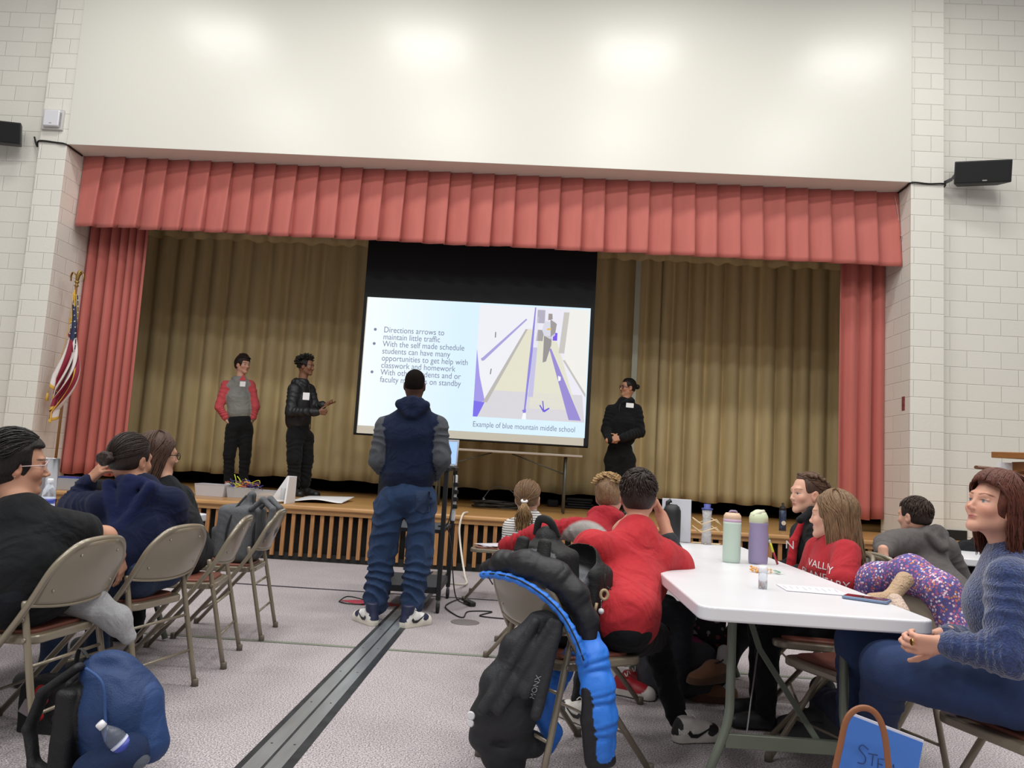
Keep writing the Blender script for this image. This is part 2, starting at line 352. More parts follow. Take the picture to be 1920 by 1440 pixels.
# stage
st = thing('stage', 'low wooden stage across the hall with a vertical slat front', 'stage', (0, YST, 0))
WOODF = mat('stage_boards', 'c89b5c', .3, spec=.5); N, L, b = nodes(WOODF); tc = N.new('ShaderNodeTexCoord'); br = N.new('ShaderNodeTexBrick'); L.new(tc.outputs['Object'], br.inputs[0]); br.inputs['Scale'].default_value = 1; br.inputs['Brick Width'].default_value = 1.1; br.inputs['Row Height'].default_value = .057; br.inputs['Mortar Size'].default_value = .0012
br.inputs['Color1'].default_value = (*lin('c0935a'), 1); br.inputs['Color2'].default_value = (*lin('a87b45'), 1); br.inputs['Mortar'].default_value = (*lin('6e4d2a'), 1)
n1 = N.new('ShaderNodeTexNoise'); n1.inputs['Scale'].default_value = 3; n1.inputs['Detail'].default_value = 6; mp = N.new('ShaderNodeMapping'); mp.inputs['Scale'].default_value = (1, 14, 14); L.new(tc.outputs['Object'], mp.inputs[0]); L.new(mp.outputs[0], n1.inputs[0]); mr = N.new('ShaderNodeMapRange'); mr.inputs[3].default_value = .8; mr.inputs[4].default_value = 1.2; L.new(n1.outputs[0], mr.inputs[0])
vm = N.new('ShaderNodeVectorMath'); vm.operation = 'SCALE'; L.new(br.outputs[0], vm.inputs[0]); L.new(mr.outputs[0], vm.inputs[3]); L.new(vm.outputs[0], b.inputs['Base Color'])
OAK = mat('oak_slat', 'a9794c', .45, var=.22, vscale=9, stretch=(6, 6, .6))
OAKN = mat('oak_nosing', 'b98d5c', .38, var=.18, vscale=5, stretch=(.5, 8, 8))
MB().box((-.9, (YST+13.4)/2+.04, ZST-.02), (15.4, 13.4-YST-.08, .04)).obj('deck', WOODF, st)
MB().box((-.9, YST+.03, ZST-.0225), (15.4, .11, .047), bev=.016, seg=4).obj('nosing', OAKN, st)
MB().box((-.9, YST+.035, ZST-.068), (15.4, .05, .05)).obj('fascia', OAKN, st)
MB().box((-.9, YST+.17, .29), (15.4, .06, .6)).obj('riser', mat('black_riser', '15130f', .8, var=.6, vscale=14), st)
MB().box((-.9, YST+.10, .035), (15.4, .05, .09)).obj('base_rail', mat('black_rail', '1e1d1c', .7), st)
sl = MB(); x = -8.2
while x < 6.4: sl.box((x, YST+.045, .298), (.042, .03, .5), bev=.003, seg=1); x += .1055
sl.obj('slat_front', OAK, st)

# curtains ---------------------------------------------------------------
def fabric(name, col, var=.10, rough=.75, sheen=.25): return mat(name, col, rough, bump=.25, bscale=60, var=var, vscale=1.6, stretch=(5, 5, .6), sheen=sheen, spec=.25)
RED = fabric('coral_drape_cloth', 'ba675e', .06, .6, .2); TAN = fabric('tan_drape_cloth', 'd0be90', .10, .5, .15)
def hnoise(x, s=0): return noise.noise(Vector((x, s*7.3, 1.7)))
def drape(name, x0, x1, y, z0, z1, mt, label, pitch=.2, amp=.06, seed=0, skew=0., group=None, sharp=1., gather=None):
    nx = int((x1-x0)/pitch*14); nz = 26
    def fn(u, v):
        g = gather(u, v) if gather else u
        x = x0+(x1-x0)*g+skew*v
        ph = (x1-x0)*u/pitch*2*PI+2.2*hnoise(u*(x1-x0)*.9/pitch*.35, seed)+.25*hnoise(v*3+u*9, seed+3)
        a = amp*(.75+.5*hnoise(u*(x1-x0)*2, seed+1))*(1.15-.3*v); s = math.sin(ph); s = math.copysign(abs(s)**sharp, s)
        return Vector((x+.35*a*math.cos(ph), y+a*s+.02*hnoise(u*20, seed+5), z0+(z1-z0)*v+.012*math.sin(ph*.5+seed)*(1-v)))
    o = MB().grid(fn, nx, nz).obj(name, mt); solidify(o, .004); return tag(o, label, 'curtain', group)
# pleated valance hanging under the soffit
def val(u, v):
    X = XR-XL-.02; n = 37.; uu = u*n+.16*hnoise(u*n*.7); t = uu % 1.; k = math.floor(uu); lo = 1-v
    w = .80; s_ = t/w if t < w else (1-t)/(1-w)         # long face sloping out, short return
    depth = (.055+.10*lo)*(s_-.35)+.018*lo*math.sin(2*PI*t*1.5+k*2.1)*hnoise(k*3.3+1)
    belly = .05*lo*math.sin(PI*min(t/w, 1))
    z = ZS-lo*.955-lo**3*(.02*math.sin(PI*t)+.016*hnoise(k*1.3)+.022*s_)
    fx_ = (t/w)*1.13 if t < w else 1.13-.13*(t-w)/(1-w)
    x = XL+.01+X/n*(k+fx_*1.0+(1-1.0)*t)+.03*lo*(hnoise(k*2.7))-.06*X/n
    return Vector((min(max(x, XL+.005), XR-.005), YB-.02-.05*lo-depth-belly*.6+.006*hnoise(u*90+v*3, 4), z))
o = MB().grid(val, 37*14, 16).obj('valance', RED); solidify(o, .006); tag(o, 'coral pleated valance hanging along the top of the stage opening', 'curtain')
drape('side_curtain', XL-.25, -5.34, YB+.32, ZST+.13, ZS+.3, RED, 'gathered coral side curtain behind the flag at the left of the stage', .125, .07, 1, gather=lambda u, v: u*(1-.02*v)+.0)
drape('side_curtain', 3.82, XR+.15, YB+.32, ZST+.16, ZS+.3, RED, 'coral side curtain at the right end of the stage beside the block pillar', .19, .075, 5)
drape('back_curtain', -6.9, 1.80, 12.0, ZST+.19, ZS+.3, TAN, 'wide tan back curtain behind the three presenters left of the pale gap', .30, .075, 9, sharp=.8)
drape('back_curtain', 1.70, 5.9, 12.04, ZST+.19, ZS+.3, TAN, 'tan back curtain right of the narrow pale gap', .27, .075, 12, sharp=.8)
tag(MB().box((P(1193, 600, 11.86).x, 11.86, 3.33), (.085, .03, 3.75), bev=.004).obj('gap_light_strip', mat('gap_light_paint', 'c9cfc0', .5)), 'narrow pale upright strip painted as the slot of light between the tan curtains', 'strip')  # added pale board, its colour stands for the slot of light between the curtains
def border(name, x0, x1, label):
    def fn(u, v): x = x0+(x1-x0)*u; return Vector((x, 11.72+.045*math.sin(x*15+hnoise(x*3)*3), 4.42+.06*(1-v)*math.sin(x*21+2*hnoise(x*2))*.3+v*.78))
    o = MB().grid(fn, int((x1-x0)*26), 6).obj(name, TAN); solidify(o, .004); tag(o, label, 'curtain')
border('border_curtain', -6.9, -2.65, 'short tan border curtain above the back curtain, left of the screen')
border('border_curtain', .72, 5.9, 'short tan border curtain above the back curtain, right of the screen')

# projection screen ------------------------------------------------------
YS = 10.35
def S(px, py): return P(px, py, YS)
a = S(686, 470); b_ = S(1112, 484); c = S(1098, 838); d = S(671, 813)
x0, x1 = (S(688, 560).x+S(672, 812).x)/2, (S(1106, 577).x+S(1097, 838).x)/2
zt, zb = (S(688, 560).z+S(1105, 575).z)/2, (S(672, 797).z+S(1097, 822).z)/2; zc = (S(672, 812).z+S(1097, 838).z)/2
sw = x1-x0
scr = thing('projection_screen', 'large pull-down screen showing a slide about direction arrows', 'screen', ((x0+x1)/2, YS, zb))
SCW = mat('screen_white', 'd9d4c6', .7, spec=.2); SCB = mat('screen_black', '101114', .6, spec=.3)
MB().box(((x0+x1)/2, YS+.004, (zc+ZS+.3)/2), (sw+.11, .006, ZS+.3-zc)).obj('masking', SCB, scr)
MB().box(((x0+x1)/2-.01, YS-.002, (zc+zt)/2), (sw, .004, zt-zc)).obj('screen_cloth', SCW, scr)
MB().tube([(x0-.05, YS+.004, zc-.005), (x1+.05, YS+.004, zc-.005)], .014).obj('weight_bar', SCB, scr)
LIT = mat('slide_light', 'cfe6f8', .8, emit=1.0, spec=.1); N, L, b = nodes(LIT); tc = N.new('ShaderNodeTexCoord'); sx = N.new('ShaderNodeSeparateXYZ'); L.new(tc.outputs['Object'], sx.inputs[0]); mr = N.new('ShaderNodeMapRange'); mr.inputs[1].default_value = x0; mr.inputs[2].default_value = x0+1.3; L.new(sx.outputs[0], mr.inputs[0]); rr = N.new('ShaderNodeValToRGB'); rr.color_ramp.elements[0].color = (*lin('f2f9fd'), 1); rr.color_ramp.elements[1].color = (*lin('d6edfb'), 1); L.new(mr.outputs[0], rr.inputs[0]); L.new(rr.outputs[0], b.inputs['Emission Color']); b.inputs['Base Color'].default_value = (.02, .02, .02, 1)
def slide(name, pts, col, k, e=.95): 
    m = mat('slide_'+col, col, .9, emit=e, spec=0); m.node_tree.nodes['Principled BSDF'].inputs['Base Color'].default_value = (.02, .02, .02, 1)
    return m
def sxz(u, v, k=0): return Vector((x0+(x1-x0)*u, YS-.006-.0008*k, zb+(zt-zb)*v))
sp = MB().poly([sxz(*p) for p in ((0, 0), (1, 0), (1, 1), (0, 1))]).obj('slide', LIT, scr)
def flip_ok(): pass
# photo inside the slide: u .503-.995, v .10-.985 ; coordinates below are fractions of the photo, origin top left
def ph(x, y, k): return sxz(.505+.49*x, .955-.868*y+.03, k)
PIC = [('eceaf4', 0, [(0, 0), (1, 0), (1, 1), (0, 1)]), ('e4e1cc', 1, [(.44, .2), (.5, .2), (.47, .76), (.17, .76)]), ('d9d6dc', 1, [(.17, .76), (.97, .76), (1, 1), (.03, 1)]), ('e3e2cf', 1, [(.545, .2), (.72, .3), (.93, .9), (.5, .9)]),
 ('efeff6', 1, [(0, 0), (.5, 0), (.5, .18), (.43, .2), (.1, .88), (0, .62)]), ('a49ae8', 2, [(0, .4), (.04, .64), (.1, .86), (.06, .87), (.0, .86)]), ('7c70ea', 2, [(0, .86), (.1, .87), (.04, 1), (0, 1)]), ('bcb9b4', 2, [(.43, .2), (.45, .2), (.12, .87), (.08, .87)]),
 ('aca4dc', 3, [(.04, .485), (.06, .47), (.43, .105), (.44, .115), (.07, .5), (.05, .505)]), ('c6c2e4', 2, [(.5, .36), (.545, .36), (.53, .8), (.485, .8)]), ('e8e6f2', 2, [(.51, .1), (.545, .08), (.545, .36), (.5, .36)]), ('9088dc', 3, [(.505, .0), (.515, .0), (.505, .4), (.47, .92), (.455, .92), (.475, .5)]),
 ('9a8dd4', 3, [(.655, .37), (.67, .36), (.97, .985), (.86, .985)]), ('c9c6c0', 2, [(.77, .03), (.82, .03), (.79, .4), (.74, .4)]), ('c4c0bc', 2, [(.78, .46), (.8, .46), (1, .75), (1, .78)]), ('f1efea', 1, [(.82, 0), (1, 0), (1, .74), (.79, .47)]),
 ('b5b1c2', 2, [(.53, .02), (.6, .02), (.6, .14), (.53, .14)]), ('a7a3a4', 2, [(.54, .2), (.6, .2), (.59, .3), (.53, .3)]), ('989494', 4, [(.6, .25), (.67, .25), (.67, .33), (.63, .48), (.6, .49), (.6, .38)]), ('dadbe6', 4, [(.6, .12), (.7, .12), (.7, .24), (.66, .28), (.6, .25), (.58, .2)]), ('a19c9a', 5, [(.65, .1), (.71, .14), (.7, .22), (.66, .26)]), ('a09894', 5, [(.63, .05), (.665, .05), (.67, .1), (.63, .11)]), ('7c5ce6', 4, [(.68, .22), (.72, .22), (.72, .29), (.68, .29)]), ('e6c05c', 6, [(.625, .185), (.66, .18), (.66, .195), (.625, .2)]),
 ('6f5fd8', 5, [(.615, .83), (.625, .83), (.64, .925), (.63, .925)]), ('6f5fd8', 5, [(.59, .87), (.6, .865), (.635, .915), (.63, .93)]), ('6f5fd8', 5, [(.68, .885), (.685, .895), (.64, .93), (.63, .915)]), ('8a8691', 3, [(.155, .24), (.165, .24), (.165, .29), (.155, .29)]), ('8a8691', 3, [(.135, .57), (.145, .57), (.14, .62), (.13, .62)]), ('8c80dd', 4, [(.44, .92), (.475, .91), (.475, .94), (.45, .945)]), ('f6f8ff', 3, [(.45, .945), (.475, .945), (.48, 1), (.44, 1)]), ('f7f7ff', 4, [(.745, .6), (.77, .61), (.77, .64), (.75, .65)])]
sm = MB(); cols = []
for cc, k, pts in PIC:
    if cc not in cols: cols.append(cc)
    sm.mi = cols.index(cc); sm.poly([ph(x, y, k+1) for x, y in pts])
sm.obj('slide_photo', [slide('', 0, c_, 0) for c_ in cols], scr)
TXM = slide('', 0, '8087a0', 0, .9)
def stext(s, u, v, size, nm='slide_text', xs=.86):
    if chr(10) in s:
        for i, q in enumerate(s.split(chr(10))): stext(q, u, v-.0553*i, size, nm, xs)
        return
    me = text_mesh(s, size); me.transform(Matrix.Translation(sxz(u, v, 12)) @ Matrix.Rotation(PI/2, 4, 'X') @ Matrix.Diagonal((xs, 1, 1, 1))); return link(nm, me, TXM, scr)
stext('Directions arrows to\nmaintain little traffic', .083, .728, .112)
stext('With the self made schedule\nstudents can have many\nopportunities to get help with\nclasswork and homework', .083, .728-2*.0553, .112)
stext('With other students and or\nfaculty members on standby', .083, .728-6*.0553, .112)
stext('Example of blue mountain middle school', .507, .040, .104, 'slide_caption', .80)
for v in (.745, .634, .413): MB().lathe([(.02, 0), (.02, .001)], sxz(.045, v+.002, 12), 16, axis=(0, -1, 0)).obj('slide_bullet', TXM, scr)

# long table on the stage under the screen
GREYM = mat('table_leg_paint', '4e5049', .4, metal=.2)
def stage_table():
    t = thing('folding_table', 'long narrow folding table on the stage below the screen', 'table', (-.15, 9.95, ZST))
    zt_ = 1.345; MB().box((-.42, 9.95, zt_-.014), (2.0, .5, .028), bev=.006).obj('tabletop', mat('grey_laminate', 'a59c90', .5), t)
    MB().tube(fillet([(.38, 9.78, zt_-.03), (.38, 9.78, ZST+.01), ], .02), .016).obj('leg', GREYM, t); MB().tube([(.38, 10.1, zt_-.03), (.38, 10.1, ZST+.01)], .016).obj('leg', GREYM, t)
    MB().tube([(-1.22, 9.78, zt_-.03), (-1.22, 9.78, ZST+.01)], .016).obj('leg', GREYM, t); MB().tube([(-1.22, 10.1, zt_-.03), (-1.22, 10.1, ZST+.01)], .016).obj('leg', GREYM, t)
    MB().tube([(-.30, 9.8, zt_-.03), (.38, 9.8, zt_-.25)], .008).obj('brace', GREYM, t); MB().tube([(-.55, 9.8, zt_-.03), (-1.22, 9.8, zt_-.25)], .008).obj('brace', GREYM, t)
stage_table()

# flag ---------------------------------------------------------------------
fb = P(118, 815, 9.45); ft_ = P(148, 520, 9.45)
fl = thing('flagpole', 'wooden flagpole with a brass eagle standing in front of the left coral curtain', 'flagpole', (-5.93, 9.5, ZST))
GOLD = mat('aged_gold', 'a0834a', .35, metal=.8)
fx, fy = -5.93, 9.5
MB().tube([(fx, fy, ZST+.05), (fx, fy, 3.10)], .016).obj('pole', mat('oak_pole', '8a6238', .4), fl)
MB().lathe([(.14, 0), (.14, .015), (.05, .05), (.03, .09)], (fx, fy, ZST), 24).obj('base', GOLD, fl)
eg = MB(); eg.lathe([(.012, 0), (.03, .02), (.012, .04), (.026, .06), (.03, .075), (.01, .09)], (fx, fy, 3.09), 14)
eg.tube(bez([(fx, fy, 3.180), (fx+.005, fy, 3.230), (fx+.02, fy, 3.290), (fx+.05, fy, 3.295)]), .02, rs=[.02+.012*math.sin(PI*i/24)-.0006*i for i in range(25)])
for q in (-1, 1): eg.tube(bez([(fx, fy, 3.210), (fx+q*.06, fy, 3.280), (fx+q*.085, fy, 3.230), (fx+q*.08, fy, 3.170)]), .018, flat=.4)
eg.obj('eagle_finial', GOLD, fl)
# the folded flag: a cloth hanging from the pole in folds; stripes run along the fly
FM = mat('flag_cloth', 'ffffff', .6, attr=True, bump=.2, bscale=90)
bmf = bmesh.new(); NU, NV = 90, 120; cl = []; VV = []
for i in range(NU+1):
    for j in range(NV+1):
        u = i/NU; v = j/NV                     # u: along the fly, v: along the hoist (0 top)
        drop = u*1.28; xx = .04+.20*math.sin(PI*min(u*1.15, 1))*(.35+.5*v)+.028*math.sin(9*PI*v+3*u); yy = .05*math.sin(7*PI*v+2.5*u)*(.3+u)-.03
        z = 2.99-v*.62-drop*(.90-.10*v)+.01*math.sin(20*v)
        sh = -.14*u*(1-.4*v)
        VV.append((fx+xx+sh, fy-.03+yy, z)); st_ = int(v*13)
        c_ = lin('8e2338') if st_ % 2 == 0 else lin('e6dfdc')
        if u < .42 and v < .54: c_ = lin('1d2748')
        if u > .965 or v > .975 or v < .012: c_ = lin('d6ac45')
        cl.append(c_)
VV = np.array(VV); ids = np.arange((NU+1)*(NV+1)).reshape(NU+1, NV+1); FF = np.stack([ids[:-1, :-1], ids[1:, :-1], ids[1:, 1:], ids[:-1, 1:]], -1).reshape(-1, 4)
o = link('flag', mesh_np('flag', VV, FF, np.array(cl)), FM, fl); solidify(o, .003)
stb = MB(); random.seed(4)
for r in range(6):
    for q in range(6):
        i = int((.05+.33*q/5)*NU); j = int((.05+.44*r/5)*NV); c0 = Vector(VV[i*(NV+1)+j])+Vector((0, -.008, 0)); stb.poly([c0+Vector((math.sin(2*PI*k/10)*(.011 if k % 2 == 0 else .0045), 0, math.cos(2*PI*k/10)*(.011 if k % 2 == 0 else .0045))) for k in range(10)])
stb.obj('flag_stars', mat('star_white', 'e6dfdc', .6), fl)
tz = MB().tube(bez([(fx, fy-.03, 3.050), (fx+.045, fy-.06, 2.830), (fx+.01, fy-.06, 2.630), (fx+.04, fy-.07, 2.680), (fx+.0, fy-.05, 3.010)]), .008); tz.tube([(fx-.17, fy-.05, 1.730), (fx-.17, fy-.05, 1.630)], .018, rs=[.012, .02]); tz.tube(bez([(fx, fy-.04, 2.930), (fx-.03, fy-.05, 2.330), (fx-.17, fy-.05, 1.730)]), .004); tz.obj('tassel', mat('gold_fringe', 'd6ac45', .6), fl)

# wall items ----------------------------------------------------------------
SPK = mat('speaker_plastic', '2b2c2e', .5); GRL = mat('speaker_grille', '08090b', .7)
def speaker(px0, label, mirror, Y, c, rz, tilt=.12):
    t = thing('wall_speaker', label, 'speaker', c); M = Matrix.Translation(Vector(c)) @ Matrix.Rotation(rz, 4, 'Z') @ Matrix.Rotation(tilt, 4, 'X')
    W, H, D = .31, .135, .11
    out = [(-W, -D), (W, -D), (W*.72, D), (-W*.72, D)]
    b1 = MB().prism([M @ Vector((x, y, -H)) for x, y in out], (M.to_3x3() @ Vector((0, 0, 2*H))), bev=.01); b1.obj('cabinet', SPK, t)
    g = MB(); g.box((0, 0, 0), (2*W-.03, .008, 2*H-.03), bev=.003); me = g.mesh('grille'); me.transform(M @ Matrix.Translation((0, -D-.004, 0))); link('grille', me, GRL, t)
    g = MB(); g.box((0, 0, 0), (.05, .004, .014)); me = g.mesh('badge'); me.transform(M @ Matrix.Translation((.02, -D-.010, -H+.03))); link('badge', me, mat('badge_silver', 'a9a9a9', .4, metal=.5), t)
    wy = YP+.12; s = -1; p = M @ Vector((s*W*.85, 0, 0)); q = Vector((c[0]+s*.40, wy-.02, c[2]-.10))
    br_ = MB(); br_.beam(p, p+Vector((s*.03, .03, -.05)), .012, .035); br_.beam(p+Vector((s*.03, .03, -.05)), q, .012, .04); br_.box(q+Vector((0, .02, 0)), (.05, .03, .16), bev=.004); br_.obj('bracket', mat('bracket_steel', '3c3d3e', .5, metal=.5), t)
    return t
spc = P(1838, 325, YP-.12); speaker(0, 'black loudspeaker bracketed high on the right block wall', 1, 0, tuple(spc), R_(-14), .2)
spl = P(-2, 249, YP-.12); speaker(0, 'black loudspeaker cut by the left edge of the view, high on the wall', 0, 0, tuple(spl), R_(10), .2)
hb = P(99, 224, YP-.03); t = thing('wall_alarm', 'white square speaker strobe box on the left pillar', 'alarm', tuple(hb)); ALW = mat('alarm_white', 'dcdde2', .4)
MB().box(hb+Vector((0, .018, 0)), (.27, .05, .27), bev=.006).obj('backbox', mat('alarm_back', 'c9c8c6', .5), t); MB().box(hb+Vector((.012, -.028, .0)), (.205, .06, .215), bev=.015, seg=3).obj('cover', ALW, t)
lv = MB(); [lv.box(hb+Vector((.115, -.03, -.09+.014*i)), (.006, .035, .005)) for i in range(13)]; lv.obj('louvres', mat('alarm_slot', '8d8e92', .5), t)
mk = MB().box(hb+Vector((.01, -.0595, -.07)), (.03, .002, .008)); mk.obj('marking', mat('alarm_slot', '8d8e92', .5), t)
pp = P(1691, 757, YP+.2); o = MB().box((XR-.002, YP+.17, pp.z), (.004, .075, .17)).obj('wall_sticker', mat('sticker_print', '8a4a50', .5, var=.7, vscale=60)); tag(o, 'small dark red printed sticker on the side of the right pillar', 'sticker')
CBL = mat('black_cable', '101010', .5)
a = P(1780, 335, YP+.1); o = MB().tube(bez([(XR+.42, YP+.09, ZS-.02), (XR+.40, YP-.012, ZS+.0), (XR+.2, YP-.012, ZS-.008), (XR+.0, YP-.012, ZS+.0), (XR-.012, YP+.1, ZS-.012), (XR-.012, YB-.05, ZS-.012)]), .011).obj('speaker_cable', CBL); tag(o, 'black cable running from the right loudspeaker across the pillar', 'cable')
o = MB().tube(bez([(XL-.5, YP+.09, ZS+.12), (XL-.42, YP+.05, ZS-.02), (XL-.36, YP-.012, ZS+.03), (XL-.15, YP-.012, ZS+.02), (XL+.0, YP-.012, ZS+.0), (XL+.012, YP+.12, ZS-.012), (XL+.012, YB-.05, ZS-.012)]), .011).obj('speaker_cable', CBL); tag(o, 'black cable running from the left loudspeaker into the stage opening', 'cable')
o = MB().tube(bez([(XR-.06, YB-.06, ZS-.05), (XR-.03, YB-.09, ZS-.3), (XR-.012, YB-.1, ZS-.55), (XR-.012, YB-.16, ZS-.62), (XR-.012, YB-.1, ZS-.68)]), .004).obj('loose_wire', mat('pale_wire', 'b8a9a2', .5)); tag(o, 'thin pale wire dangling down the right end of the valance', 'wire')

# floor markings --------------------------------------------------------------
def flat(name, pts, mt, label, cat, z=.002, h=.001): return tag(MB().prism([Vector((x, y, z)) for x, y in pts], (0, 0, h)).obj(name, mt), label, cat)
NL = mat('navy_floor_tape', '2c2c38', .5); GL = mat('green_floor_tape', '7c8274', .6)
flat('floor_line', [(-9, 6.845), (7, 6.845), (7, 6.885), (-9, 6.885)], NL, 'thin dark court line across the floor near the stage', 'floor line')
flat('floor_line', [(-9, 4.85), (-1.04, 4.85), (-1.04, 4.89), (-9, 4.89)], GL, 'grey green court line left of the metal track', 'floor line')
flat('floor_line', [(-.83, 4.85), (7, 4.85), (7, 4.89), (-.83, 4.89)], GL, 'grey green court line right of the metal track', 'floor line')
flat('floor_marker', [(-1.52, 6.385), (-1.25, 6.21), (-.98, 6.33), (-1.25, 6.52)], mat('red_marker', 'b5304a', .5), 'red diamond marker stuck on the floor behind the standing man', 'floor marker')
o = MB().lathe([(.105, 0), (.105, .003), (.1, .004)], (-.45, 5.846, 0), 40).obj('floor_plate', mat('floor_plate_metal', '77716f', .5, metal=.3)); tag(o, 'round metal cover plate in the floor beside the cart', 'cover plate')
tr = thing('floor_track', 'long metal track channel let into the floor below the standing man', 'floor track', (-.935, 4, 0))
ALU = mat('track_aluminium', 'b4babd', .33, metal=.75, var=.12, vscale=5, stretch=(4, .6, 1)); DKR = mat('track_rubber', '24282c', .45, var=.5, vscale=12)
TE = 8.4; T0 = .8; tl = lambda y: 0
MB().box((-.935, (T0+TE)/2, .001), (.205, TE-T0, .003)).obj('edge_strip', DKR, tr)
MB().box((-.976, (T0+TE)/2, .0035), (.066, TE-T0, .005), bev=.001).obj('rail', ALU, tr); MB().box((-.900, (T0+TE)/2, .0035), (.062, TE-T0, .005), bev=.001).obj('rail', ALU, tr)
sc_ = MB(); y = 1.0
while y < TE:
    for x in (-.985, -.893): sc_.lathe([(.005, 0), (.005, .001)], (x, y, .006), 8)
    y += .55
sc_.obj('screws', DKR, tr)

# ================================================================ furniture
CHM = mat('beige_enamel', '877d6b', .28, metal=.15, spec=.6, coat=.5); PAD = mat('brown_vinyl', '7d4a3c', .45, bump=.1, bscale=80); FOOT = mat('chair_foot', '6b6458', .6)
def make_chair():
    t = thing('folding_chair', 'x', 'chair')
    W = .215; zt = .775; yt = -.30
    # inverted U tube: back frame running down into the front legs
    L_ = [(-W-.01, .235, .005), (-W-.01, -.10, .41), (-W-.008, -.185, .535), (-W+.015, -.262, .70), (-W+.085, yt, zt)]
    R2 = [(-x, y, z) for x, y, z in L_][::-1]
    MB().tube(fillet(L_+[(0, yt-.008, zt+.012)]+R2, .09, 6), .0125, 10).obj('back_frame', CHM, t, False)
    # back panel
    def pan(u, v):
        zb, z1 = .553, .768; z = zb+(z1-zb)*v; k = abs(2*u-1); hw = W+.002-.012*v-.085*max(0, (v-.45)/.55)**2.2
        y = -.20-(z-.553)*.47-.035*(1-k**2)*(.6+.4*(1-v)); zz = z-.018*(1-k**2)*(1-v)+.012*(1-k**2)*v
        return Vector(((2*u-1)*hw, y, zz))
    pn = MB().grid(pan, 24, 12).obj('backrest', CHM, t, False); solidify(pn, .004, 0)
    e = MB(); e.tube([pan(i/24, 0) for i in range(25)], .006, 8); e.obj('panel_rim', CHM, pn, False)
    [MB().lathe([(.006, 0), (.004, .003)], pan(u, v)+Vector((0, -.003, 0)), 8, axis=(0, -1, -.3)).obj('rivet', mat('rivet_steel', 'b5ada0', .3, metal=.8), pn, False) for u, v in ((.12, .25), (.88, .25), (.2, .8), (.8, .8))]
    # seat pan and pad
    def outl(w, y0, y1, r): 
        o = []
        for cx, cy, a0 in ((w-r, y1-r, 0), (-w+r, y1-r, 90), (-w*.93+r, y0+r, 180), (w*.93-r, y0+r, 270)):
            for k in range(6): a = R_(a0+90*k/5); o.append((cx+r*math.cos(a), cy+r*math.sin(a)))
        return o
    MB().prism([Vector((x, y, .405)) for x, y in outl(.198, -.20, .215, .06)], (0, 0, .032), bev=.008).obj('seat', CHM, t, False)
    MB().prism([Vector((x, y, .434)) for x, y in outl(.165, -.165, .175, .05)], (0, 0, .016), bev=.007).obj('seat_pad', PAD, t, False)
    for s in (-1, 1):
        x = s*(W-.022) ; a = Vector((x, -.155, .565)); b = Vector((x+s*.012, -.285, .0))
        lg = MB().tube([b+(a-b)*k for k in (0.03, .3, .6, .9, .985, 1)], .0135, 10, rs=[.0125]*4+[.0125, .008]).obj('rear_leg', CHM, t, False)
        MB().lathe([(.017, 0), (.016, .03), (.0135, .035)], b, 12).obj('foot_cap', FOOT, lg, False)
        lk = MB(); lk.beam((x+s*.018, -.17, .50), (x+s*.026, -.075, .41), .004, .022, up=(1, 0, 0)); lk.lathe([(.009, 0), (.007, .006)], (x+s*.016, -.17, .50), 10, axis=(s, 0, 0)); lk.lathe([(.009, 0), (.007, .006)], (x+s*.016, -.185, .43), 10, axis=(s, 0, 0)); lk.obj('hinge_link', CHM, t, False)
        MB().lathe([(.017, 0), (.016, .03), (.0135, .035)], (s*(W+.01), .235, 0), 12).obj('front_foot_cap', FOOT, t, False)
    def at(z): f = z/.565; return -.285+.13*f
    for z in (.17, .335): MB().tube([(-W+.015, at(z), z), (W-.015, at(z), z)], .007, 8).obj('crossbar', CHM, t, False)
    MB().tube([(-W-.006, .10, .165), (W+.006, .10, .165)], .0065, 8).obj('front_crossbar', CHM, t, False)
    return t
CHAIR0 = [make_chair()]; CHN = [0]
def place_chair(x, y, face, label, group=None):
    """x, y: floor centre; face: direction the sitter looks"""
    if CHN[0] == 0: r = CHAIR0[0]
    else:
        r = CHAIR0[0].copy(); COL.objects.link(r)
        for ch in list(CHAIR0[0].children):
            c = ch.copy(); COL.objects.link(c); c.parent = r
            for g in ch.children: d = g.copy(); COL.objects.link(d); d.parent = c
    CHN[0] += 1; rz = math.atan2(-face[0], face[1]); r.location = (x, y, 0); r.rotation_euler = (0, 0, rz); r['label'] = label; r['group'] = 'metal folding chairs'
    BASE[r.name] = Matrix.Translation((x, y, 0)) @ Matrix.Rotation(rz, 4, 'Z'); return r
def cw(c, x, y, z):
    """point of a chair in the world"""
    return Vector(c.location)+Matrix.Rotation(c.rotation_euler[2], 3, 'Z') @ Vector((x, y, z))
def by_rear(near, far, back=0.285):
    """chair centre and facing from its two rear feet"""
    n = Vector(near); f = Vector(far); mid = (n+f)/2; d = (f-n).normalized(); face = Vector((-d.y, d.x)); c = mid+face*back; return c.x, c.y, (face.x, face.y)
ch1 = place_chair(*by_rear((-1.70, 2.83), (-1.66, 3.22)), 'beige folding chair nearest the left edge, grey sweater on its seat')
ch2 = place_chair(*by_rear((-1.683, 3.49), (-1.602, 3.88)), 'beige folding chair carrying the sitter in the navy hoodie with a bun')
ch3 = place_chair(*by_rear((-1.59, 4.21), (-1.66, 4.62)), 'beige folding chair carrying the long-haired sitter in black')
ch4 = place_chair(*by_rear((-1.62, 4.87), (-1.67, 5.28)), 'beige folding chair holding up the grey backpack')
ch5 = place_chair(*by_rear((.06, 3.06), (-.14, 3.42)) if 0 else (.19, 3.24, (.81, .58)), 'beige folding chair with the black and blue coat over its back')
ch6 = place_chair(-.30, 6.98, (-1, .05), 'beige folding chair with papers on its seat near the stage')
ch7 = place_chair(1.38, 3.83, (-1, .22), 'beige folding chair under the long-haired girl in the red shirt')
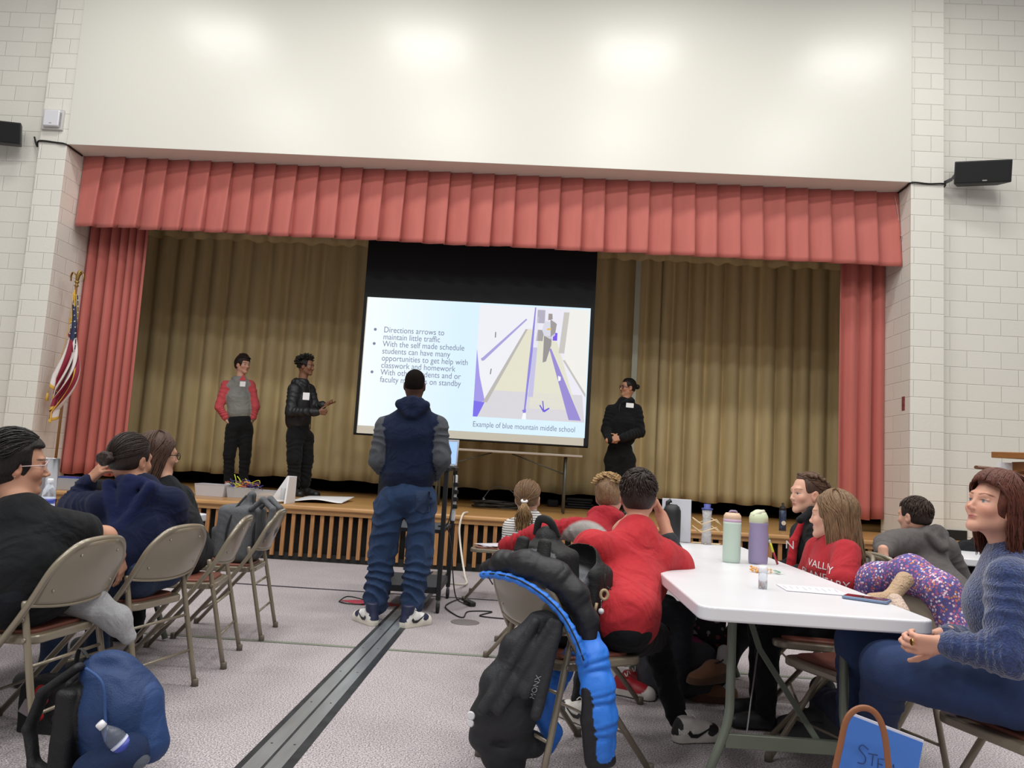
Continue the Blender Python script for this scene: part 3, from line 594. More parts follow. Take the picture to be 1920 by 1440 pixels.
ch8 = place_chair(1.34, 3.30, (-.93, -.40), 'beige folding chair draped with the flowered coat')
ch9 = place_chair(1.62, 2.60, (-.95, -.30), 'beige folding chair under the woman in the blue sweater')
ch10 = place_chair(2.22, 4.62, (.92, .30), 'beige folding chair behind the boy in the grey hoodie')
ch11 = place_chair(.34, 4.30, (1, .1), 'beige folding chair under the fair-haired boy in the red and grey hoodie')
ch12 = place_chair(.02, 5.05, (-1, .1), 'beige folding chair under the girl with the ponytail')
ch13 = place_chair(1.58, 4.52, (-1, .1), 'beige folding chair under the girl with braided hair')

# tables -----------------------------------------------------------------------
PLA = mat('white_table_plastic', 'dcdde2', .33, bump=.04, bscale=30, var=.03, vscale=3); TLEG = mat('grey_green_tube', '6d7568', .35, metal=.2)
def table(name, label, x0, x1, y0, y1, rot=0., legs=True, zt=.74):
    cx, cy = (x0+x1)/2, (y0+y1)/2; t = thing(name, label, 'table', (cx, cy, 0), rot); W, H = (x1-x0)/2, (y1-y0)/2; r = .055
    out = [(cx_+r*math.cos(R_(a0+18*k)), cy_+r*math.sin(R_(a0+18*k))) for cx_, cy_, a0 in ((W-r, H-r, 0), (-W+r, H-r, 90), (-W+r, -H+r, 180), (W-r, -H+r, 270)) for k in range(6)]
    MB().prism([Vector((x, y, zt-.046)) for x, y in out], (0, 0, .046), bev=.007).obj('tabletop', PLA, t, False)
    for s in ((-1, 1) if legs else ()):
        y = s*(H-.30); yi = s*(H-.34)
        for q in (-1, 1):
            pts = fillet([(q*.20, y, zt-.045), (q*.20, y, .30), (q*.31, y, .012)], .07); MB().tube(pts, .0165, 12).obj('leg', TLEG, t, False)
        MB().box((0, y, .235), (.43, .02, .05), bev=.004).obj('crossbar', TLEG, t, False)
        MB().tube([(-.22, y, zt-.06), (.22, y, zt-.06)], .012).obj('pivot_bar', TLEG, t, False)
        b = MB(); b.beam((.12, y, .24), (-.02, y-s*.28, .50), .006, .022, up=(1, 0, 0)); b.beam((-.02, y-s*.28, .50), (-.05, y-s*.45, zt-.05), .006, .022, up=(1, 0, 0)); b.obj('folding_brace', TLEG, t, False)
        MB().tube([(-.14, y, .25), (-.03, y-s*.27, .49)], .003).obj('locking_rod', mat('rod_steel', '9a9a96', .35, metal=.9), t, False)
    return t
tb = table('folding_table', 'white plastic folding table in front, with bottles and papers on it', .56, 1.32, 2.60, 5.04, R_(0.0))
table('folding_table', 'white plastic folding table beside the left row of chairs', -2.84, -2.08, 2.58, 5.02, 0)
tc2 = G(1803, 1047, .74); t = table('folding_table', 'white plastic folding table at the right edge behind the woman', tc2.x, tc2.x+.76, tc2.y, tc2.y+2.44, 0)
t.location = (tc2.x+1.22, tc2.y+.38, 0); t.rotation_euler = (0, 0, PI/2)

# black equipment cart ---------------------------------------------------------
BKM = mat('cart_steel', '2a2b2e', .45, metal=.3); RUB = mat('rubber', '141414', .6)
ct = thing('equipment_cart', 'tall black metal cart with a laptop behind the standing man', 'cart', (-.93, 6.45, 0))
cx0, cx1, cy0, cy1 = -1.20, -.69, 6.12, 6.80
for x in (cx0, cx1):
    for y in (cy0, cy1):
        MB().box((x, y, .60), (.035, .035, 1.0), bev=.003).obj('post', BKM, ct)
        c = MB(); c.lathe([(.012, 0), (.012, .05)], (x, y, .06), 10); c.beam((x, y, .085), (x, y+.012, .05), .028, .006); c.obj('caster_fork', mat('fork_steel', '8a8c8e', .35, metal=.8), ct)
        MB().lathe([(.02, -.012), (.037, -.012), (.04, -.006), (.04, .006), (.037, .012), (.02, .012)], (x, y+.012, .04), 24, axis=(1, 0, 0)).obj('caster_wheel', RUB, ct)
MB().box(((cx0+cx1)/2, (cy0+cy1)/2, 1.105), (cx1-cx0+.05, cy1-cy0+.05, .03), bev=.003).obj('top_shelf', BKM, ct)
MB().box(((cx0+cx1)/2, (cy0+cy1)/2, .62), (cx1-cx0, cy1-cy0, .03), bev=.003).obj('middle_shelf', BKM, ct)
MB().box(((cx0+cx1)/2, (cy0+cy1)/2, .17), (cx1-cx0, cy1-cy0, .05), bev=.003).obj('bottom_shelf', BKM, ct)
lt = thing('laptop', 'open laptop on top of the black cart beside the man', 'laptop', (-.78, 6.3, 1.12)); SIL = mat('laptop_silver', '8f9299', .35, metal=.6)
MB().box((-.82, 6.40, 1.13), (.34, .24, .018), bev=.004).obj('base', SIL, lt); ldm = MB().box((-.82, 6.55, 1.24), (.34, .012, .23), Matrix.Rotation(R_(-14), 3, 'X'), bev=.004).obj('lid', SIL, lt)
MB().box((-.82, 6.543, 1.24), (.31, .002, .19), Matrix.Rotation(R_(-14), 3, 'X')).obj('display', mat('display_blue', '7fa0d8', .4, emit=.8), ldm)
ps = thing('power_strip', 'white power strip hanging on the side of the black cart', 'power strip', (-.66, 6.4, .85)); MB().box((-.655, 6.5, .87), (.035, .05, .38), bev=.012, seg=3).obj('housing', mat('strip_white', 'd2d3d6', .4), ps)
pg = MB(); [pg.box((-.645, 6.475, .80+.06*i), (.045, .03, .035), bev=.006) for i in range(4)]; pg.obj('plugs', RUB, ps)
def cable(name, pts, r, mt, label, n=10): return tag(MB().tube(bez(pts, n), r, 8).obj(name, mt), label, 'cable')
cable('power_cable', [(-.68, 6.3, 1.12), (-.65, 6.35, 1.1), (-.655, 6.4, .9), (-.67, 6.3, .68), (-.75, 6.3, .645)], .006, CBL, 'black cable drooping from the top of the cart to its middle shelf')
cable('power_cable', [(-.72, 6.5, .65), (-.66, 6.3, .6), (-.62, 6.25, .45), (-.60, 6.22, .3), (-.56, 6.25, .1), (-.48, 6.5, .02), (-.46, 6.62, .012)], .005, CBL, 'black cable running from the cart shelf down to the adapter')
wp = [(P(877, 954, 8.75).x, 8.75, ZST+.02), (P(868, 962, 8.5).x, 8.49, ZST+.01), (P(862, 985, 8.44).x, 8.43, .46), (P(864, 1030, 8.3).x, 8.35, .24), (P(871, 1058, 8.0).x, 8.1, .03), (-.6, 7.6, .012), (-.72, 7.0, .10), (-.70, 6.75, .16)]
cable('extension_cable', wp, .011, mat('white_cable', 'd8d2c6', .5), 'thick white cable dropping from the stage edge towards the cart')
wl = MB(); random.seed(3)
cc0 = G(935, 952, ZST+.02)
pts = []
for k in range(70):
    a = k*.62; rr = .19+.05*math.sin(k*1.7)+.03*random.random(); pts.append((cc0.x+rr*1.5*math.cos(a)+.02*random.uniform(-1, 1), cc0.y+rr*.8*math.sin(a), ZST+.015+.0011*k*(1+.3*random.random())))
o = wl.tube(bez(pts, 5), .008, 6).obj('cable_coil', CBL); tag(o, 'heap of coiled black cable lying on the stage behind the girl with the ponytail', 'cable')
q0 = G(905, 945, ZST); cable('loop_cable', [q0+Vector((-.03, .1, .02)), q0+Vector((.1, .12, .22)), q0+Vector((.3, .12, .25)), q0+Vector((.5, .12, .12)), q0+Vector((.55, .1, .02))], .006, mat('grey_cable', '77757a', .5), 'thin grey cable arching above the heap of black cable on the stage')
ad = G(880, 1135, 0); o = MB().box(ad+Vector((0, 0, .02)), (.055, .15, .035), Matrix.Rotation(R_(28), 3, 'Z'), bev=.008).obj('power_adapter', RUB); tag(o, 'small black power adapter block lying on the floor by the cart', 'adapter')
cable('adapter_cable', [ad+Vector((0, .07, .02)), (ad.x-.1, 6.75, .012), (ad.x-.18, 6.4, .01), (ad.x-.08, 6.1, .006), (ad.x+.0, 6.0, .006), (ad.x+.02, 6.25, .006), (ad.x+.2, 6.3, .006), (ad.x+.12, 6.1, .006), (ad.x+.35, 6.05, .006)], .005, CBL, 'thin black cord wandering over the floor beside the adapter')
cable('floor_cable', [(-1.50, 6.30, .008), (-1.46, 6.42, .03), (-1.32, 6.43, .012), (-1.22, 6.40, .012), (-1.30, 6.25, .008), (-1.42, 6.24, .008), (-1.50, 6.30, .008)], .005, CBL, 'loop of black cord lying over the red floor marker')

# things on the stage edge --------------------------------------------------------
CLP = mat('clear_plastic', 'd8dbe0', .2, trans=.75, spec=.5); WHP = mat('white_card', 'e4e4e6', .6)
def tub(name, px, py, w, d, h, label, mt=CLP, z=ZST, taper=.88):
    c = G(px, py, z); t = thing(name, label, 'bin', tuple(c)); b = MB(); o_ = .004
    lo = [(-w*taper, -d*taper), (w*taper, -d*taper), (w*taper, d*taper), (-w*taper, d*taper)]; hi = [(-w, -d), (w, -d), (w, d), (-w, d)]
    A = [b.b.verts.new((c.x+x/2, c.y+y/2+d/2, z+.002)) for x, y in lo]; B = [b.b.verts.new((c.x+x/2, c.y+y/2+d/2, z+h)) for x, y in hi]; b._f(A)
    for i in range(4): b._f((A[i], A[(i+1) % 4], B[(i+1) % 4], B[i]))
    o = b.obj('body', mt, t); solidify(o, .003, 0)
    MB().tube([(c.x+x/2, c.y+y/2+d/2, z+h) for x, y in hi], .005, 6, close=True).obj('rim', mt, t); return c
MILK = mat('milky_plastic', 'cfcdd2', .3, alpha=.72); MILKC = mat('tub_clear', 'cdd0d6', .25, alpha=.42)
c = tub('storage_bin', 391, 931, .36, .24, .14, 'milky plastic bin at the left end of the row on the stage edge', MILK)
c = tub('storage_bin', 446, 934, .30, .24, .12, 'clear bin heaped with bright pipe cleaners on the stage edge', MILKC)
PCC = ['2b2a6e', '7a4ab0', 'd8662e', 'c9d23f', '24243a', '3c3cae', 'e0c63a', '46304a']
random.seed(8); pm = [mat('pipe_cleaner_'+h, h, .9, sheen=.3) for h in PCC]
for k in range(64):
    a = random.uniform(0, 2*PI); p0 = c+Vector((random.uniform(-.11, .12), random.uniform(.04, .2), random.uniform(.10, .17))); L1 = random.uniform(.05, .13); dr = Vector((math.cos(a), .4*math.sin(a), random.uniform(-.15, .35)))
    p1 = p0+dr*L1+Vector((0, 0, .02)); p2 = p1+Vector((math.cos(a+1)*.05, 0, random.uniform(-.06, .03)))
    o = MB().tube(bez([p0, p1, p2], 4), .0045, 5).obj('pipe_cleaner', pm[k % 8]); tag(o, ('%s pipe cleaner in the heap on top of the clear bin' % ['navy', 'purple', 'orange', 'lime yellow', 'black', 'blue', 'yellow', 'dark plum'][k % 8]), 'pipe cleaner', 'bright pipe cleaners heaped in the clear bin')
for dx, lx in ((-.075, -.03), (-.02, -.05)): o = MB().tube(bez([c+Vector((dx, .1, .12)), c+Vector((dx+lx*.2, .1, .2)), c+Vector((dx+lx, .1, .27 if dx < -.05 else .25))], 4), .006, 6).obj('pipe_cleaner', pm[3]); tag(o, 'lime pipe cleaner standing tall out of the bin, %s of two' % ('left' if dx < -.05 else 'right'), 'pipe cleaner', 'bright pipe cleaners heaped in the clear bin')
c = tub('storage_bin', 493, 936, .28, .2, .10, 'clear bin half filled with pale sticks, beside the white foam shape', MILKC)
o = Sdf().ell(c+Vector((0, .1, .035)), (.11, .07, .035)).noise(.008, 60); o = sdf_obj('stick_heap', (o, .006), mat('pale_wood_bits', 'd8b996', .8, bump=.8, bscale=120)); tag(o, 'heap of pale short sticks inside the clear bin', 'sticks', kind='stuff')
c = G(506, 943, ZST)
pl = MB().lathe([(.08, 0), (.12, .018), (.122, .03), (.085, .028), (.0, .026)], c+Vector((.02, .12, .001)), 32).obj('paper_plates', WHP); tag(pl, 'stack of white paper plates on the stage edge', 'plates')
cf = G(520, 944, ZST); t = thing('foam_corner', 'white upright foam corner shape with a sloped side beside the bins', 'foam board', tuple(cf))
MB().prism([cf+Vector(p) for p in ((.07, 0, .0), (.07, .34, .0), (.07, .34, .30), (.07, .06, .30))], (.02, 0, 0), bev=.003).obj('upright_sheet', WHP, t); MB().prism([cf+Vector(p) for p in ((-.2, .33, .0), (.07, .33, .0), (.07, .33, .30), (-.02, .33, .30))], (0, .02, 0), bev=.003).obj('sloped_sheet', WHP, t)
o = MB().lathe([(.03, 0), (.03, .16), (.028, .165)], cf+Vector((-.02, .25, 0)), 24).obj('foam_cup', mat('milk_cup', 'cfd2d4', .4)); tag(o, 'pale upright roll standing inside the white foam corner', 'roll')
a = [G(x, y, ZST+.003) for x, y in ((540, 941), (580, 931), (664, 939), (640, 945))]
bd = MB(); a[0].z += .0
def brd(u, v): p = (a[0]*(1-u)+a[3]*u)*(1-v)+(a[1]*(1-u)+a[2]*u)*v; return p+Vector((0, 0, .012+.03*math.sin(PI*u)**2*(1-v)+.04*u*v))
o = bd.grid(brd, 14, 6).obj('poster_board', WHP); solidify(o, .006); tag(o, 'folded white poster board lying on the stage edge left of the standing man', 'poster board')
o = MB().box(G(600, 936, ZST+.008)+Vector((0, .1, 0)), (.5, .3, .006), Matrix.Rotation(R_(8), 3, 'Z')).obj('yellow_sheet', mat('yellow_paper', 'd9b866', .7)); tag(o, 'yellowish sheet under the white poster board', 'paper')
blk = G(1085, 954, ZST); 
for k in range(4): o = MB().box(blk+Vector((.02*math.sin(k*2.3), .1, .022+.036*k)), (.42-.03*(k % 2), .26, .03), Matrix.Rotation(R_(6*math.sin(k*1.9)), 3, 'Z'), bev=.012).obj('folded_cloth', mat('black_fabric', '191a1d', .8)); tag(o, '%s flat black case of the pile on the stage behind the boys' % ['bottom', 'second from bottom', 'third from bottom', 'topmost'][k], 'case', 'flat black cases in a pile')
o = MB().box(G(1030, 950, ZST)+Vector((.05, .1, .05)), (.16, .2, .1), bev=.02).obj('black_case', mat('black_fabric', '191a1d', .8)); tag(o, 'small black case on the stage just right of the ponytail', 'case')
wc = G(908, 944, ZST); o = MB().prism([wc+Vector(p) for p in ((-.05, 0, 0), (.05, 0, 0), (.04, 0, .06), (.015, 0, .05), (-.02, 0, .09))], (0, .01, 0)).obj('crumpled_paper', WHP); tag(o, 'scrap of white paper standing behind the cable heap', 'paper')
# patterned tumbler on the stage
tc_ = G(1467, 995, ZST); t = thing('tumbler', 'dark patterned tumbler with a black spout lid on the stage edge', 'bottle', tuple(tc_))
TM = mat('tumbler_print', '2c3a55', .35, var=.8, vscale=30); MB().lathe([(.036, 0), (.04, .004), (.04, .235), (.036, .24)], tc_, 28).obj('body', TM, t); MB().lathe([(.04, .0), (.04, .03), (.022, .045), (.013, .05), (.013, .085), (.0, .086)], tc_+Vector((0, 0, .235)), 24).obj('lid', RUB, t)
MB().lathe([(.026, 0), (.026, .0015)], tc_+Vector((0, -.0395, .09)), 24, axis=(0, -1, 0)).obj('badge', mat('badge_cream', 'cfc6b6', .5, var=.2, vscale=60), t)

# left table objects ----------------------------------------------------------------
def pet_bottle(base, axis, label, s=1., w_lab=.0):
    t = thing('water_bottle', label, 'bottle', tuple(base)); ax = Vector(axis).normalized()
    pr = [(.026, 0), (.031, .004), (.032, .03), (.0305, .035), (.032, .04), (.0305, .06), (.032, .065), (.032, .135), (.028, .155), (.018, .178), (.0125, .188), (.0125, .2)]
    MB().lathe([(r*s, z*s) for r, z in pr], base, 28, axis=ax).obj('body', mat('clear_bottle', 'dfe6ee', .08, trans=.85, alpha=.75), t)
    MB().lathe([(.0325*s, .07*s), (.0327*s, .072*s), (.0327*s, .118*s), (.0325*s, .12*s)], base, 28, axis=ax).obj('label_band', mat('label_blue_white', 'c9cfe6', .4), t)
    MB().lathe([(.0329*s, .088*s), (.0329*s, .112*s)], base, 28, axis=ax).obj('label_stripe', mat('label_navy', '33429a', .4), t)
    MB().lathe([(.0145*s, .192*s), (.0145*s, .212*s), (.012*s, .214*s)], base, 24, axis=ax).obj('cap', mat('cap_white', 'e6e6ea', .4), t); return t
bt = P(94, 908, 3.95); pet_bottle(Vector((bt.x, bt.y, .741)), (0, 0, 1), 'clear water bottle with a blue label on the left table', 1.)
b2 = P(92, 885, 4.5); t = thing('metal_cup', 'steel cup with a round rim behind the water bottle on the left', 'cup', (b2.x, b2.y, .741)); MB().lathe([(.045, 0), (.052, .30), (.054, .305), (.05, .305), (.045, .28)], (b2.x, b2.y, .741), 28).obj('body', mat('steel', 'a6a6a8', .25, metal=.9), t)
cb = G(120, 927, ZST); c_ = tub('storage_bin', 120, 919, .26, .2, .13, 'clear bin with a blue lid at the far left of the stage edge', MILKC); MB().box(c_+Vector((0, .1, .14)), (.24, .2, .02), bev=.005).obj('lid', mat('blue_lid', '2b3f8e', .4), [o for o in bpy.data.objects if o.name.startswith('storage_bin')][-1])
o = MB().box(G(150, 922, ZST)+Vector((.0, .12, .045)), (.16, .12, .09), bev=.004).obj('paper_box', mat('cream_paper', 'cfc2a8', .7)); tag(o, 'cream paper box beside the blue-lidded bin on the stage edge', 'box')
o = MB().box(G(186, 922, ZST)+Vector((.02, .12, .07)), (.22, .18, .13), bev=.03).obj('dark_bag', mat('black_fabric', '191a1d', .8)); tag(o, 'dark bag on the stage behind the raised hand', 'bag')
# stacked pipe heap on ch6
pp = cw(ch6, 0, 0, .452); o = MB()
for k in range(5): o.box(pp+Vector((.006*k*(-1)**k, .004*k, .0012+.0022*k)), (.22, .3, .002), Matrix.Rotation(R_(6*k-70), 3, 'Z'))
tag(o.obj('paper_stack', mat('paper', 'd9d6de', .7)), 'thin stack of papers on the seat of the chair near the stage', 'papers')

# right table objects ---------------------------------------------------------------
TZ = .741
def T(px, py): return G(px, py, TZ)
c = T(1371, 1054); t = thing('water_bottle', 'tall mint green bottle with a peach and lilac lid on the white table', 'bottle', tuple(c))
sc = (c-CAMP).length/CF; r = 15.5*sc*1.0
MB().lathe([(r*.92, 0), (r*.97, .004), (r, .02), (r, .19), (r, .20)], c, 32, sq=.9).obj('body', mat('mint_enamel', 'b9cdbf', .45), t)
MB().lathe([(r, .20), (r, .214)], c, 32, sq=.9).obj('collar', mat('lilac_lid', 'c3a5c0', .4), t)
MB().lathe([(r, .214), (r*.97, .232), (r*.75, .246), (0, .247)], c, 32, sq=.9).obj('lid', mat('peach_lid', 'd7b89c', .4), t); MB().tube(fillet([c+Vector((-.02, -.012, .236)), c+Vector((-.018, -.018, .256)), c+Vector((.016, -.018, .256)), c+Vector((.018, -.012, .236))], .012), .005).obj('carry_loop', mat('lilac_grip', '9c8aa6', .4), t)
c = T(1421, 1057); t = thing('water_bottle', 'lavender bottle with a pale green slanted lid on the white table', 'bottle', tuple(c)); r = 16.5*(c-CAMP).length/CF
MB().lathe([(r*.92, 0), (r*.97, .004), (r, .02), (r, .15), (r*.93, .17), (r*.98, .20), (r*.98, .205)], c, 32, sq=.92).obj('body', mat('lavender_enamel', '8f84a6', .45), t)
ld = MB(); ld.lathe([(r*.98, 0), (r*.98, .028), (r*.8, .05), (r*.3, .064), (0, .066)], c+Vector((0, 0, .205)), 32, sq=.92, axis=(-.08, 0, 1)); ld.obj('lid', mat('pale_green_lid', 'cfd9b6', .4), t)
MB().tube([c+Vector((.02, -.012, .262)), c+Vector((-.006, -.028, .258)), c+Vector((-.033, -.02, .236))], .011, rs=[.010, .012, .008]).obj('spout_cover', mat('pale_cream_lid', 'dcdcc4', .4), t)
c = T(1258, 1018); t = thing('water_bottle', 'matt black bottle with a spout standing before the white board', 'bottle', tuple(c)); r = 16*(c-CAMP).length/CF; BB = mat('matt_black', '1a1b1d', .5)
MB().lathe([(r*.9, 0), (r, .01), (r, .17), (r*.98, .2), (r*.8, .225), (r*.5, .238), (0, .24)], c, 32).obj('body', BB, t); MB().tube([c+Vector((-.03, 0, .20)), c+Vector((-.028, 0, .25)), c+Vector((-.008, 0, .262))], .014).obj('spout', BB, t)
c = T(1288, 1020); o = MB().box((P(1268, 980, c.y+.12).x, c.y+.12, .741+.135), (.185, .012, .27), Matrix.Rotation(R_(-3), 3, 'X'), bev=.003).obj('white_board', mat('board_white', 'c9cbd3', .4)); tag(o, 'upright white panel on the far end of the table behind the black bottle', 'board')
# stick tower
c = T(1324, 1020); t = thing('stick_tower', 'model tower of clear film and wooden sticks with a blue top', 'model', tuple(c))
sd = MB(); sd.lathe([(.034, 0), (.03, .06), (.026, .16), (.032, .215)], c, 12); sd.obj('film_tube', mat('crinkled_film', 'd9d9da', .2, trans=.3, bump=1, bscale=50), t)
MB().lathe([(.036, 0), (.036, .008), (.02, .012), (.022, .035), (.0, .036)], c+Vector((0, 0, .215)), 20).obj('blue_top', mat('blue_foam', '3a4690', .5), t)
random.seed(5)
for k in range(6):
    a = 2*PI*k/6; b = a+2*PI/6; z = .085+.035*(k % 2)
    for dz in (0, .05): MB().tube([c+Vector((.09*math.cos(a), .07*math.sin(a), z+dz-.01)), c+Vector((.09*math.cos(b), .07*math.sin(b), .085+.035*((k+1) % 2)+dz-.01))], .0032, 6).obj('stick', mat('stick_wood', 'dcc39b', .7), t)
for k in range(3): a = 2*PI*k/3+.3; MB().tube([c+Vector((.10*math.cos(a), .07*math.sin(a), .004)), c+Vector((-.10*math.cos(a), -.07*math.sin(a), .006))], .003, 6).obj('stick', mat('stick_wood', 'dcc39b', .7), t)
# sanitizer bottle
c = T(1430, 1104); t = thing('sanitizer_bottle', 'tiny clear bottle with a white cap near the middle of the table', 'bottle', tuple(c)); r = 7.5*(c-CAMP).length/CF
MB().lathe([(r, 0), (r, .055), (r*.6, .062)], c, 20).obj('body', mat('clear_bottle', 'dfe6ee', .08, trans=.85, alpha=.75), t); MB().lathe([(r*.95, .062), (r*.95, .088), (0, .089)], c, 20).obj('cap', mat('cap_white', 'e6e6ea', .4), t)
# snack bag
c = T(1432, 1074); t = thing('snack_bag', 'clear zip bag of orange crackers beside the lavender bottle', 'bag', tuple(c)); random.seed(2)
ck = Sdf()
for k in range(46): ck.cap(c+Vector((random.gauss(-.012, .018), random.gauss(0, .016), .006+.02*abs(random.gauss(0, .6)))), c+Vector((random.gauss(-.012, .018), random.gauss(0, .016), .006+.02*abs(random.gauss(0, .6)))), .0032, bl=.001) if 0 else ck.ell(c+Vector((random.gauss(-.015, .019), random.gauss(0, .016), .005+.022*random.random()*max(0, 1-k/60))), (.006, .0055, .005), None, .001)
tg = sdf_obj('crackers', (ck, .0016), mat('cracker_orange', 'e09a2e', .6)); tg.parent = t; tg.matrix_parent_inverse = BASE[t.name].inverted(); tg['kind'] = 'stuff'
bg = Sdf().ell(c+Vector((-.005, 0, .016)), (.05, .036, .022)).box(c+Vector((.05, 0, .006)), (.035, .03, .001), .001, bl=.03).noise(.003, 70); o = sdf_obj('film', (bg, .003), mat('thin_film', 'e6ece6', .15, alpha=.22)); o.parent = t; o.matrix_parent_inverse = BASE[t.name].inverted()
MB().box(c+Vector((.06, .002, .010)), (.012, .07, .004)).obj('zip_strip', mat('zip_green', '5c9e7c', .4), t)
# marker pen held upright
c0 = P(1458, 1058, 4.05); c1 = P(1440, 1007, 4.05); d_ = c1-c0; t = thing('marker_pen', 'red, yellow and green pen standing slanted near the snack bag', 'pen', tuple(c0))
for a, b, h, nm, r in ((0, .45, '9c2430', 'barrel', .0055), (.45, .78, 'd8dc3c', 'grip', .0058), (.78, .9, 'd8d8d2', 'band', .0055), (.9, 1.0, '4d9a62', 'tip', .005)): MB().tube([c0+d_*a, c0+d_*b], r).obj(nm, mat('pen_'+h, h, .4), t)
# papers on the table
def sheet(name, quad, label, mt=None, z=.0012):
    a = [T(*q) for q in quad]; o = MB(); o.prism([p+Vector((0, 0, .0006)) for p in a], (0, 0, z)); return tag(o.obj(name, mt or mat('paper', 'd9d6de', .7)), label, 'paper')
sheet('printed_sheet', ((1455, 1096), (1475, 1108), (1596, 1118), (1560, 1103)), 'white printed sheet lying on the table in front of the girl in the red shirt')
random.seed(9)
pa = [T(1470, 1100), T(1560, 1106)]
tx = MB()
for i in range(9):
    p = T(1468+i*12, 1099+i*.9); q = T(1478+i*12, 1106+i*.9); tx.beam(p+Vector((0, 0, .0022)), p+(q-p)*random.uniform(.5, 1)+Vector((0, 0, .0022)), .0012, .0003)
o = tx.obj('print_lines', mat('ink_grey', '77777f', .7)); o.parent = bpy.data.objects['printed_sheet']
ph_ = [T(1581, 1124), T(1600, 1117), T(1668, 1128), T(1655, 1136)]
cph = (ph_[0]+ph_[2])/2; t = thing('phone', 'phone in a grey case lying on the table corner by the woman', 'phone', tuple(cph)); dr_ = (T(1662, 1133)-T(1584, 1122)); an = math.atan2(dr_.y, dr_.x)
MB().box(cph+Vector((0, 0, .006)), (.155, .076, .011), Matrix.Rotation(an, 3, 'Z'), bev=.004, seg=3).obj('case', mat('phone_case', '7286a4', .35), t); MB().box(cph+Vector((0, 0, .0118)), (.146, .068, .001), Matrix.Rotation(an, 3, 'Z')).obj('screen', mat('phone_glass', '3a1722', .08), t)
# lectern far right behind the woman
lp = P(1875, 880, 6.2); LW = mat('lectern_oak', '9a6536', .4, var=.12, vscale=5, stretch=(1, 1, 8)); lx, ly = P(1842, 880, 6.3).x+.24, 6.3
t = thing('lectern', 'wooden lectern with a blue front panel at the right edge', 'lectern', (lx+.3, ly, 0)); zt_ = P(1862, 855, 6.3).z
b = MB(); b.prism([(lx, ly-.25, zt_-.02), (lx+.75, ly-.25, zt_-.02), (lx+.75, ly+.3, zt_+.0), (lx, ly+.3, zt_+.0)], (0, 0, .05), bev=.005); b.obj('top', LW, t)
MB().box((lx+.40, ly, (zt_)/2-.01), (.58, .42, zt_-.04), bev=.006).obj('body', LW, t); MB().box((lx+.40, ly-.215, zt_-.40), (.48, .012, .64), bev=.003).obj('front_panel', mat('lectern_blue', '1e459c', .5), t); MB().box((lx+.02, ly+.15, zt_-.13), (.12, .01, .18)).obj('side_card', WHP, t)
MB().tube([P(1830, 876, 6.15), P(1853, 878, 6.15), P(1885, 884, 6.2), Vector((lx+.2, ly, P(1885, 884, 6.2).z))], .030, flat=.45).obj('armrest', mat('arm_brown', '6e4a35', .4), t)  # chair armrest, its end lengthened to join the lectern

# ================================================================ people
SKIN = mat('skin', 'c08f78', .5, attr=True, bump=.05, bscale=300, spec=.35); N, L, b = nodes(SKIN); b.inputs['Subsurface Weight'].default_value = .06
CLOTH = mat('cloth', '808080', .85, wrinkle=.55, attr=True, bump=.35, bscale=350, var=.06, vscale=60, sheen=.05, spec=.2)
FLEECE = mat('fleece_cloth', '808080', .92, wrinkle=.5, attr=True, bump=.5, bscale=500, var=.10, vscale=150, sheen=.06, spec=.15)
PUFF = mat('padded_nylon', '808080', .5, wrinkle=.3, attr=True, bump=.12, bscale=60, spec=.4)
def hairmat(name, c): return mat('hair_'+name, c, .48, bump=.5, bscale=90, var=.35, vscale=45, stretch=(3, 3, .5), spec=.35)
SHOEM = mat('shoe_leather', '808080', .5, attr=True)
def vec(p): return Vector(tuple(p))
class Head:
    def __init__(s, c, fwd, up=(0, 0, 1), k=1.):
        f = Vector(fwd).normalized(); u = Vector(up); u = (u-f*u.dot(f)).normalized(); r = f.cross(u); s.c = Vector(c); s.R = np.array([list(r), list(f), list(u)]); s.k = k; s.r, s.f, s.u = r, f, u
    def p(s, x, y, z): return s.c+(s.r*x+s.f*y+s.u*z)*s.k
    def ell(s, S, c, r, col=None, bl=.02): S.ell(s.p(*c), tuple(v*s.k for v in r), col, bl*s.k, s.R)
    def sub(s, S, c, r, bl=.01): S.sub(s.p(*c), tuple(v*s.k for v in r), bl*s.k, s.R)
    def cut(s, S, c, h, r=.01, bl=.01): S.box(s.p(*c), tuple(v*s.k for v in h), r*s.k, None, bl*s.k, s.R, 'cut')
    def cap(s, S, a, b, ra, rb, col=None, bl=.02, side=None, kk=1.): S.cap(s.p(*a), s.p(*b), ra*s.k, rb*s.k, col, bl*s.k, side, kk)
    def dirp(s, d, off=0.):
        """point on the scalp in head-local direction d"""
        d = Vector(d).normalized(); R = (.078+off, .097+off, .087+off); t = 1/math.sqrt((d.x/R[0])**2+(d.y/R[1])**2+(d.z/R[2])**2); return s.p(d.x*t, -.02+d.y*t, .034+d.z*t)
